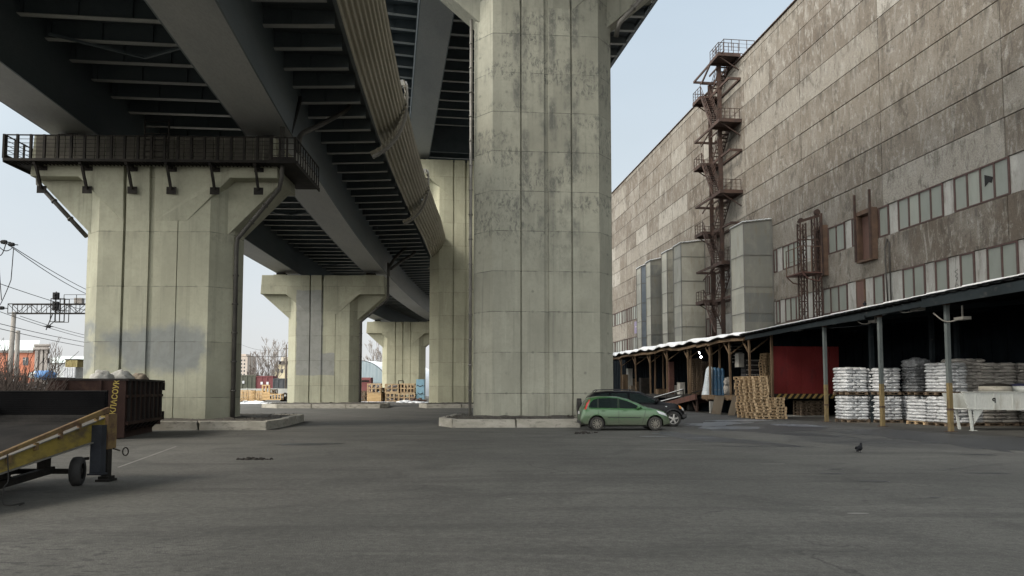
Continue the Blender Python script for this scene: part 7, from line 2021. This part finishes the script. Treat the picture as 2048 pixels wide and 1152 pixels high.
# handrail on the right half
xr0 = at(132, 600, Yg).x
for h in (.5, .95): mb.beam((xr0, Yg - .35, zt_ + h), (xb, Yg - .35, zt_ + h), .045)
for k in range(9): x = xr0 + (xb - xr0) * k / 8; mb.beam((x, Yg - .35, zt_), (x, Yg - .35, zt_ + .95), .045)
mb.build('truss', PAL['dark_steel'], g)
sg = []
mb = MB(); a, b = at(107, 598, Yg - .7), at(133, 644, Yg - .7)
for x in (a.x, (a.x * 2 + b.x) / 3, (a.x + 2 * b.x) / 3, b.x):
    for y_ in (Yg - 1.1, Yg - .36): mb.beam((x, y_, b.z), (x, y_, a.z), .06)
for z_ in (b.z, (a.z + b.z) / 2, a.z): 
    for y_ in (Yg - 1.1, Yg - .36): mb.beam((a.x, y_, z_), (b.x, y_, z_), .06)
mb.beam((a.x, Yg - .7, zb_), at(92, 660, Yg - .7), .07); mb.beam(at(112, 640, Yg - .7), at(94, 655, Yg - .7), .07)
mb.build('signal_cage', PAL['dark_steel'], g)
mb = MB(); c_ = at(114, 593, Yg - 1.0)
mb.box(c_.x - .27, c_.x + .27, Yg - 1.3, Yg - 1.0, at(114, 602, Yg).z, at(114, 588, Yg).z); mb.box(c_.x - .27, c_.x + .27, Yg - 1.3, Yg - 1.0, at(114, 622, Yg).z, at(114, 606, Yg).z); mb.tube([(c_.x, Yg - 1.15, at(114, 643, Yg).z), (c_.x, Yg - 1.15, at(114, 586, Yg).z)], .05, 6)
for py in (592, 598, 610, 617): q = at(114, py, Yg); mb.tube([(c_.x, Yg - 1.31, q.z), (c_.x, Yg - 1.5, q.z)], .13, 10)
mb.build('signal_head', PAL['black'], g)
mb = MB(); q = at(158, 602, Yg); mb.box(q.x - .4, q.x + .4, Yg - .2, Yg + .3, q.z - .25, q.z + .3); mb.build('relay_box', greyp, g)
p = at(33.5, 720, Yg - 4); mb = MB(); mb.tube([(p.x, Yg - 4, 0), (p.x, Yg - 4, at(33, 661, Yg - 4).z)], [.24, .2], 10)
tag(mb.build('mast', conc, None, (p.x, Yg - 4, 0), 0), 'shorter concrete mast standing right of the gantry mast', 'mast')
# contact wires: gently sagging lines
def wire(name, pts, r, label, sag=0.5, grp='overhead railway wires'):
    P_ = []
    for a, b in zip(pts[:-1], pts[1:]):
        for k in range(12):
            t_ = k / 12; P_.append(Vector(a).lerp(Vector(b), t_) - Vector((0, 0, sag * 4 * t_ * (1 - t_))))
    P_.append(Vector(pts[-1])); mb = MB(); mb.tube(P_, r, 4)
    return tag(mb.build(name, PAL['dark_steel'], None, tuple(P_[0]), 0), label, 'wire', grp)
wire('overhead_wire', [at(-10, 480, 50), at(26, 494, 56), at(240, 606, 120)], .035, 'overhead wire falling from the insulator towards the pier, upper of the pair', .5)
wire('overhead_wire', [at(-10, 485, 50), at(12, 486, 53), at(240, 608, 112)], .035, 'overhead wire falling from the insulator towards the pier, lower of the pair', .9)
wire('overhead_wire', [at(-10, 564, 60), at(240, 636, 110)], .03, 'overhead wire crossing just above the gantry beam', .3)
wire('overhead_wire', [at(-10, 620, 70), at(240, 690, 130)], .03, 'overhead wire just below the gantry beam, upper strand', .4)
wire('overhead_wire', [at(-10, 645, 66), at(240, 695, 120)], .03, 'overhead wire low above the house roof, upper strand', .25)
wire('overhead_wire', [at(-10, 655, 66), at(240, 703, 120)], .03, 'overhead wire low above the house roof, lower strand', .25)
wire('overhead_wire', [at(40, 632, 76), at(240, 682, 130)], .03, 'overhead wire starting at the gantry mast', .4)
wire('overhead_wire', [at(-6, 480, 52), at(3, 600, 60)], .03, 'slack wire drooping from the insulator at the left edge', .0)
wire('overhead_wire', [at(27, 498, 56), at(22, 560, 58), at(0, 610, 60)], .03, 'slack wire drooping in a curve from the right insulator', .1)
for px, py, Y, lab in ((8, 484, 54, 'dark insulator at the left edge where the wires meet'), (23, 489, 56, 'dark round insulator on the wires right of the first one'), (3, 616, 62, 'dark wide insulator at the left edge level with the gantry'), (97, 653, 74, 'small dark insulator below the signal cage')):
    p = at(px, py, Y); mb = MB()
    for k in range(4): mb.disc((p.x + (k - 1.5) * .10, Y, p.z), .17 - .02 * abs(k - 1.5), 'x', 10, .07)
    mb.tube([(p.x - .6, Y, p.z + .05), (p.x + .5, Y, p.z - .03)], .04, 6)
    tag(mb.build('insulator', PAL['black'], None, tuple(p), 0), lab, 'insulator')
# ------------------------------------------------------------------ gap between the first two piers: timber, fence, wagons, trees
Yl = 116.0
timber = worn('fresh_sawn_timber', (.50, .335, .16), (.62, .44, .235), .8, .8, 0, .2, (1, 1, 4), (.36, .22, .1), .35, 12)
def lumber(px0, px1, py0, py1, Y, lab, n=7):
    a, b = at(px0, py0, Y), at(px1, py1, Y); h = a.z; mb = MB(); r3 = random.Random(px0); z = .12; dz = (h - .12) / n
    for k in range(n):
        m_ = 5
        for j in range(m_):
            x = a.x + (b.x - a.x) * j / m_; mb.box(x + .03, x + (b.x - a.x) / m_ - .02, Y + r3.uniform(-.08, .08), Y + 2.2, z, z + dz * .8)
        z += dz
    for x in (a.x + .3, b.x - .3): mb.box(x - .1, x + .1, Y - .12, Y + 2, 0, .115)
    for x in (a.x + (b.x - a.x) * .3, a.x + (b.x - a.x) * .7): mb.box(x - .04, x + .04, Y - .16, Y - .10, .1, h + .02)
    return tag(mb.build('timber_stack', timber, None, (a.x, Y, 0), 0), lab, 'timber stack', 'sawn timber stacks')
lumber(478, 502, 780, 800, Yl, 'yellow stack of sawn timber at the left of the gap, beside the drainpipe')
lumber(502, 524, 781, 800, Yl - 1, 'yellow stack of sawn timber next to the upright pallets')
def crate(px0, px1, py0, py1, Y, lab, m=None, fill=None, cols=3, rows=2, depth=1.3, solid=False):
    a, b = at(px0, py0, Y), at(px1, py1, Y); z0 = max(0.0, b.z); w_ = .09
    t = thing('wooden_crate', lab, 'crate', ((a.x + b.x) / 2, Y, z0), 0, 'slatted crates and pallets in the distance'); mb = MB()
    for y_ in (Y, Y + depth):
        for k in range(cols + 1): x = a.x + (b.x - a.x) * k / cols; mb.box(x - w_, x + w_, y_ - .04, y_ + .04, z0, a.z)
        for k in range(rows + 1): z = z0 + (a.z - z0 - .12) * k / rows; mb.box(a.x - w_, b.x + w_, y_ - .075, y_ - .041, z, z + .16)
    for x in (a.x, b.x):
        for k in range(rows + 1): z = z0 + (a.z - z0 - .12) * k / rows; mb.box(x - w_ - .03, x + w_ + .03, Y + .041, Y + depth - .041, z, z + .14)
    if solid: mb.box(a.x + .05, b.x - .05, Y - .03, Y + depth, z0 + .05, a.z - .05)
    mb.build('slats', m or PAL['pallet'], t)
    if fill:
        mb = MB(); r3 = random.Random(px0)
        for k in range(26): mb.blob((r3.uniform(a.x + .2, b.x - .2), Y + r3.uniform(.15, depth - .2), r3.uniform(z0 + .15, a.z - .2)), (r3.uniform(.14, .34), .25, r3.uniform(.1, .2)), k, .5, 2.5, 8, 6)
        mb.build('contents', fill, t)
    return t
crate(525, 538, 770, 786, Yl - 1.5, 'tall upright pair of pale pallets standing on the crates', timber, None, 2, 1, .3)
crate(526, 538, 786, 800, Yl - 1.6, 'yellow crate under the upright pallets', timber, None, 2, 2, 1.2, True)
crate(540, 549, 779, 790, Yl, 'brown slatted crate behind the low pallets', PAL['pallet_old'], PAL['card'], 2, 1)
crate(539, 561, 788, 800, Yl - 2, 'low pale crate full of rubble, right of the upright pallets', timber, PAL['bag_dim'], 4, 1)
for k, (px, py) in enumerate(((564, 794), (571, 791), (576, 796))):
    p = at(px, py, Yl); mb = MB(); mb.tube([(p.x + .32 * math.cos(a), Yl - .2, p.z + .32 * math.sin(a)) for a in [2 * math.pi * q / 16 for q in range(16)]], .15, 8, closed=True); mb.box(p.x - .3, p.x + .3, Yl, Yl + .5, 0, max(.05, p.z - .3))
    tag(mb.build('old_tyre', PAL['rubber'], None, (p.x, Yl, 0), 0), ('lowest left old black tyre by the mid pier', 'topmost old black tyre by the mid pier', 'rightmost old black tyre by the mid pier')[k], 'tyre', 'old tyres by the mid pier')
# concrete fence
mb = MB(); Yf = 141.0; a, b = at(200, 776, Yf), at(700, 776, Yf); x = a.x; zf2 = a.z
while x < b.x:
    mb.box(x + .04, x + 3.9, Yf, Yf + .15, 0, zf2 - .1); mb.box(x - .15, x + .04, Yf - .1, Yf + .25, 0, zf2); x += 4
tag(mb.build('concrete_fence', worn('pale_concrete_fence', (.36, .36, .33), (.46, .46, .43), .5, .9, 0, .1), None, (a.x, Yf, 0), 0), 'pale concrete slab fence behind the timber stacks', 'fence')
# open goods wagons
Yt_ = 165.0
def wagon(px0, px1, ptop, pbot, col, lab):
    a, b = at(px0, ptop, Yt_), at(px1, pbot, Yt_); t = thing('goods_wagon', lab, 'wagon', ((a.x + b.x) / 2, Yt_, 0), 0, 'goods wagons behind the fence')
    mb = MB(); mb.box(a.x, b.x, Yt_, Yt_ + 2.9, 1.3, a.z)
    mb.box(a.x - .05, b.x + .05, Yt_ - .12, Yt_ - .001, a.z - .2, a.z + .02)
    n_ = max(3, int((b.x - a.x) / 1.0))
    for k in range(n_ + 1): x = a.x + (b.x - a.x) * k / n_; mb.box(x - .09, x + .09, Yt_ - .14, Yt_ - .121 + .12, 1.3, a.z - .201)
    mb.build('body', col, t)
    for x in (a.x + 1.2, b.x - 1.2):
        mb = MB()
        for dx in (-.7, .7): mb.tube([(x + dx, Yt_ + .2, .48), (x + dx, Yt_ + .35, .48)], .47, 16)
        mb.box(x - 1.0, x + 1.0, Yt_ + .1, Yt_ + .2, .5, .8); mb.build('bogie', PAL['dark_steel'], t)
    mb = MB()
    for k in range(2):
        x = a.x + (b.x - a.x) * (.35 + .35 * k); mb.box(x - .25, x + .25, Yt_ - .16, Yt_ - .145, a.z - 1.9, a.z - 1.3)
    mb.build('placard', PAL['bag'], t)
wagon(430, 511.5, 750, 776, worn('dark_olive_wagon', (.075, .08, .06), (.11, .11, .085), .5, .8, 0, .1), 'dark olive goods wagon behind the fence, left of the maroon one')
wagon(512.5, 545, 752, 776, worn('maroon_wagon', (.155, .045, .05), (.20, .07, .07), .5, .8, 0, .1, (1, 1, .4), (.11, .06, .055), .35), 'maroon goods wagon behind the fence and timber stacks')
wagon(547, 640, 757, 776, worn('slate_wagon', (.06, .065, .07), (.09, .095, .10), .5, .8, 0, .1), 'slate grey goods wagon behind the fence, right of the maroon one')
# snow lumps, trees, tower, yellow house, poles
for k, (px, h, s_, lab, tw) in enumerate(((503, 7.2, 3, 'small bare tree left of the others above the wagons', 'twig'), (517, 10.8, 4, 'bare tree with a dark trunk above the maroon wagon', 'twig'), (535, 13.2, 5, 'tall pale bare tree above the maroon wagon', 'twig_pale'), (546, 9.0, 9, 'low bare tree before the yellow house', 'twig'), (553.5, 13.8, 6, 'tallest pale bare tree right of the maroon wagon', 'twig_pale'))):
    p = at(px, 780, 182 + k * 3); tree(p.x, p.y, 0, h, s_, lab, PAL[tw], 0.55 if h > 10 else .7, 4, .028)
p = at(745, 780, 225); tree(p.x, 225, 0, 15.0, 11, 'left bare tree behind the arched hangar', PAL['twig_pale'], .5, 4, .035)
p = at(760, 780, 228); tree(p.x, 228, 0, 14.0, 12, 'right bare tree behind the arched hangar', PAL['twig'], .55, 4, .035)
for k in range(4):
    p = at((104, 112, 119, 96)[k], 748, 90); tree(p.x, 90, 2.4, (5.0, 5.6, 4.4, 3.4)[k], 30 + k, ('slim bare sapling beyond the left bank, left one', 'slim bare sapling beyond the left bank, tallest', 'slim bare sapling beyond the left bank, right one', 'short bare sapling beside the orange house')[k], PAL['twig'], .35, 2, .014, 'bare saplings on the bank')
Ya = 420.0; a, b = at(468, 712, Ya), at(494, 760, Ya)
t = thing('apartment_tower', 'pale brown apartment tower far away beside the left pier', 'apartment tower', ((a.x + b.x) / 2, Ya, 0), 0)
mb = MB(); mb.box(a.x, b.x, Ya, Ya + 14, 0, a.z); mb.box(a.x, b.x - 1.5, Ya + 2, Ya + 10, a.z + .001, a.z + 1.2); mb.build('wall', worn('tower_brick', (.42, .36, .31), (.50, .44, .39), .2, .9, 0, 0), t)
mb = MB()
for k in range(9):
    for j in range(4): z = 2 + k * (a.z - 3) / 9; x = a.x + .6 + j * (b.x - a.x - 1) / 4; mb.box(x, x + .8, Ya - .05, Ya - .01, z, z + 1.0)
tag(mb.build('windows', dk_, t), kind='stuff')
Yy = 210.0; a, b = at(550, 729, Yy), at(610, 760, Yy)
t = thing('yellow_house', 'pale yellow house with a dark flat roof behind the pole', 'house', ((a.x + b.x) / 2, Yy, 0), 0)
mb = MB(); mb.box(a.x, b.x, Yy, Yy + 12, 0, a.z); mb.build('wall', worn('yellow_plaster', (.52, .45, .30), (.60, .53, .37), .3, .9, 0, 0), t)
mb = MB(); z2 = at(560, 722.5, Yy).z; mb.box(a.x + 1.2, b.x, Yy - .3, Yy + 12.3, a.z + .001, z2); mb.build('roof', PAL['dark_steel'], t)
mb = MB(); z3 = at(560, 713, Yy).z; mb.box(at(556, 713, Yy).x, at(575, 713, Yy).x, Yy + 3, Yy + 9, z2 + .001, z3); mb.build('penthouse', worn('pale_brick', (.5, .45, .36), (.56, .5, .4), .3, .9, 0, 0), t)
for k in range(3):
    p = at(556 + 8 * k, 742, Yy); mb = MB(); mb.box(p.x - .35, p.x + .35, Yy - .04, Yy + .02, p.z - .6, p.z + .6); mb.build('window', dk_, t)
for px, ptop, Y, r_, lab in ((571, 689, 150, .22, 'tall dark pole before the yellow house'), (499.5, 706, 190, .18, 'thin pole with a crossbar left of the trees'), (573, 714, 200, .15, 'thin pole behind the tall dark pole')):
    p = at(px, 780, Y); mb = MB(); z = at(px, ptop, Y).z; mb.tube([(p.x, Y, 0), (p.x, Y, z)], [r_, r_ * .7], 8); mb.beam((p.x - .7, Y, z - .8), (p.x + .7, Y, z - .8), .12)
    tag(mb.build('utility_pole', PAL['bark'], None, (p.x, Y, 0), 0), lab, 'pole', 'utility poles')
wire('overhead_wire', [at(460, 711, 170), at(572, 713, 151)], .05, 'straight wire in front of the bare trees', .15)
wire('overhead_wire', [at(480, 688, 170), at(571, 699, 151)], .025, 'thin upper wire above the bare trees', .8)
# ------------------------------------------------------------------ gap at the far pier: hangar, crates, blue bins
Yk = 185.0
hg = thing('arched_hangar', 'arched hangar with a blue-grey plank end and white covered roof', 'hangar', (at(724, 780, Yk).x, Yk, 0), 0)
ctr = at(722, 780, Yk).x; rad = at(765, 780, Yk).x - ctr + 2.0; top = at(722, 722, Yk).z
arc = [(ctr + rad * math.cos(math.pi * k / 24), top * math.sin(math.pi * k / 24)) for k in range(25)]
mb = MB(); mb.prism(arc, Yk, Yk + .2, 'y')
for k in range(18): x = ctr - rad + .4 + k * (2 * rad - .8) / 17; zz = top * math.sqrt(max(0, 1 - ((x - ctr) / rad) ** 2)); mb.box(x - .05, x + .05, Yk - .05, Yk - .001, 0, zz * .98)
mb.box(ctr - rad * .9, ctr + rad * .9, Yk - .08, Yk - .051, top * .40, top * .44)
mb.build('end_wall', worn('blue_grey_planks', (.27, .335, .365), (.36, .42, .44), .5, .8, 0, .05, (3, 1, .3)), hg)
mb = MB(); mb.sm = True
def hr(u, v): a = math.pi * u; return Vector((ctr + (rad + .15) * math.cos(a) + v * 9, Yk - .1 + v * 36, (top + .15) * math.sin(a)))
mb.grid(hr, 28, 10); mb.build('roof', worn('white_tarpaulin_roof', (.66, .69, .70), (.78, .80, .81), .3, .6, 0, .1, (1, .2, 1), (.55, .58, .6), .3), hg)
a, b = at(718, 755, 150), at(741.5, 772, 150)
t = thing('shipping_container', 'dull red shipping container before the hangar', 'container', ((a.x + b.x) / 2, 150, 0), 0)
mb = MB(); mb.box(a.x, b.x, 150, 152.4, .15, a.z)
for k in range(9): x = a.x + (b.x - a.x) * (k + .5) / 9; mb.box(x - .06, x + .06, 149.95, 149.999, .3, a.z - .2)
mb.build('body', worn('dull_red_container', (.235, .085, .085), (.29, .12, .115), .5, .8, 0, .1), t)
mb = MB(); mb.box(a.x + .3, b.x - .3, 149.9, 149.949, a.z - .9, a.z - .55); mb.build('nameplate', PAL['dark_steel'], t)
Yq = 113.0
rub = worn('mixed_waste', (.30, .26, .24), (.55, .50, .48), 3, .9, 0, .4, (1, 1, 1), (.06, .05, .06), .5)
crate(735.5, 760, 767.5, 786.5, Yq, 'upper slatted crate of pale waste, left stack in the far gap', PAL['pallet'], rub, 3, 2)
crate(735.5, 761, 787.2, 803.2, Yq - .3, 'solid pale wooden crate under the left waste crate', timber, None, 4, 1, 1.4, True)
crate(771, 796, 768, 785.2, Yq, 'upper slatted crate of purple-grey waste, middle stack in the far gap', PAL['pallet'], rub, 2, 2)
crate(772, 796.5, 786, 803.2, Yq - .2, 'open slatted crate at the bottom of the middle stack', PAL['pallet'], rub, 3, 2)
crate(802, 828, 767.5, 786.5, Yq, 'upper slatted brown crate, right stack in the far gap', PAL['pallet'], PAL['pallet_old'], 4, 2)
crate(798, 829, 787.5, 803.2, Yq - .3, 'wide crate of rubble at the bottom of the right stack', PAL['pallet'], rub, 3, 2)
crate(722, 735, 782, 803, Yq + 2, 'brown crate half hidden behind the mid pier', PAL['pallet_old'], PAL['card'], 2, 2)
crate(761, 770, 776, 803, Yq + 1.5, 'narrow brown crate between the left and middle stacks', PAL['pallet_old'], PAL['card'], 1, 3)
mb = MB(); p, q = at(796, 761.5, Yq + 1), at(807, 768, Yq + 1); mb.box(p.x, q.x, Yq + 1, Yq + 1.6, q.z - 1.4, q.z); mb.tube([(p.x + .05, Yq + 1.2, q.z), (p.x + .05, Yq + 1.2, p.z), (q.x - .05, Yq + 1.2, p.z), (q.x - .05, Yq + 1.2, q.z)], .08, 6)
tag(mb.build('handled_box', PAL['dark_steel'], None, (p.x, Yq + 1, 0), 0), 'dark handled box standing behind the middle and right crates', 'box')
bb = worn('light_blue_plastic', (.28, .50, .62), (.36, .57, .68), 1, .5, 0, .05)
for k, (p0, p1) in enumerate(((759.8, 771.5), (773.5, 787), (788.5, 801.5))):
    a, b = at(832, p0, Yq), at(848.5, p1, Yq); t = thing('blue_bin', ('topmost light blue bin of the stack by the far pier', 'middle light blue bin of the stack by the far pier', 'lowest light blue bin of the stack by the far pier')[k], 'bin', ((a.x + b.x) / 2, Yq, max(0, b.z)), 0, 'stack of light blue bins')
    mb = MB(); zz = max(.02, b.z)
    mb.box(a.x + .04, b.x - .04, Yq, Yq + 1.2, zz, a.z)
    for j in range(6): x = a.x + .12 + (b.x - a.x - .2) * j / 5; mb.box(x - .03, x + .03, Yq - .03, Yq - .001, zz + .1, a.z - .1)
    mb.box(a.x, b.x, Yq - .04, Yq + 1.24, a.z + .001, a.z + .1); mb.build('tub', bb, t)
    mb = MB()
    for x in (a.x + .15, b.x - .15): mb.box(x - .13, x + .13, Yq - .02, Yq + 1.2, zz - .16, zz - .001)
    mb.tube(resub([(a.x + .2, Yq - .05, zz + .1), ((a.x + b.x) / 2, Yq - .05, zz - .12), (b.x - .2, Yq - .05, zz + .1)], 5), .06, 6)
    if k < 2: mb.build('feet', PAL['rubber'], t)
    else: mb.bm.free()
mb = MB(); p = at(838, 801, Yq - 3)
for i in range(16): mb.blob((p.x + rg.uniform(-.9, .9), Yq - 3 + rg.uniform(-.4, .4), .15 + rg.uniform(0, .35)), (rg.uniform(.2, .4), .3, .15), i, .5, 2, 8, 6)
tag(mb.build('debris', worn('dark_debris', (.09, .06, .05), (.16, .11, .09), 3, .9, 0, .4)), kind='stuff')
mb = MB()
for i in range(30):
    p = gnd(rg.choice((rg.uniform(485, 530), rg.uniform(795, 850))), rg.uniform(803, 806.5)); mb.blob((p.x, p.y, .02), (rg.uniform(.2, .8), rg.uniform(.3, .9), rg.uniform(.06, .22)), i, .5, 2, 9, 6)
tag(mb.build('snow', PAL['snow']), kind='stuff')
# open pallets seen from the yard at the far left gap edge and a white pole by the far pier
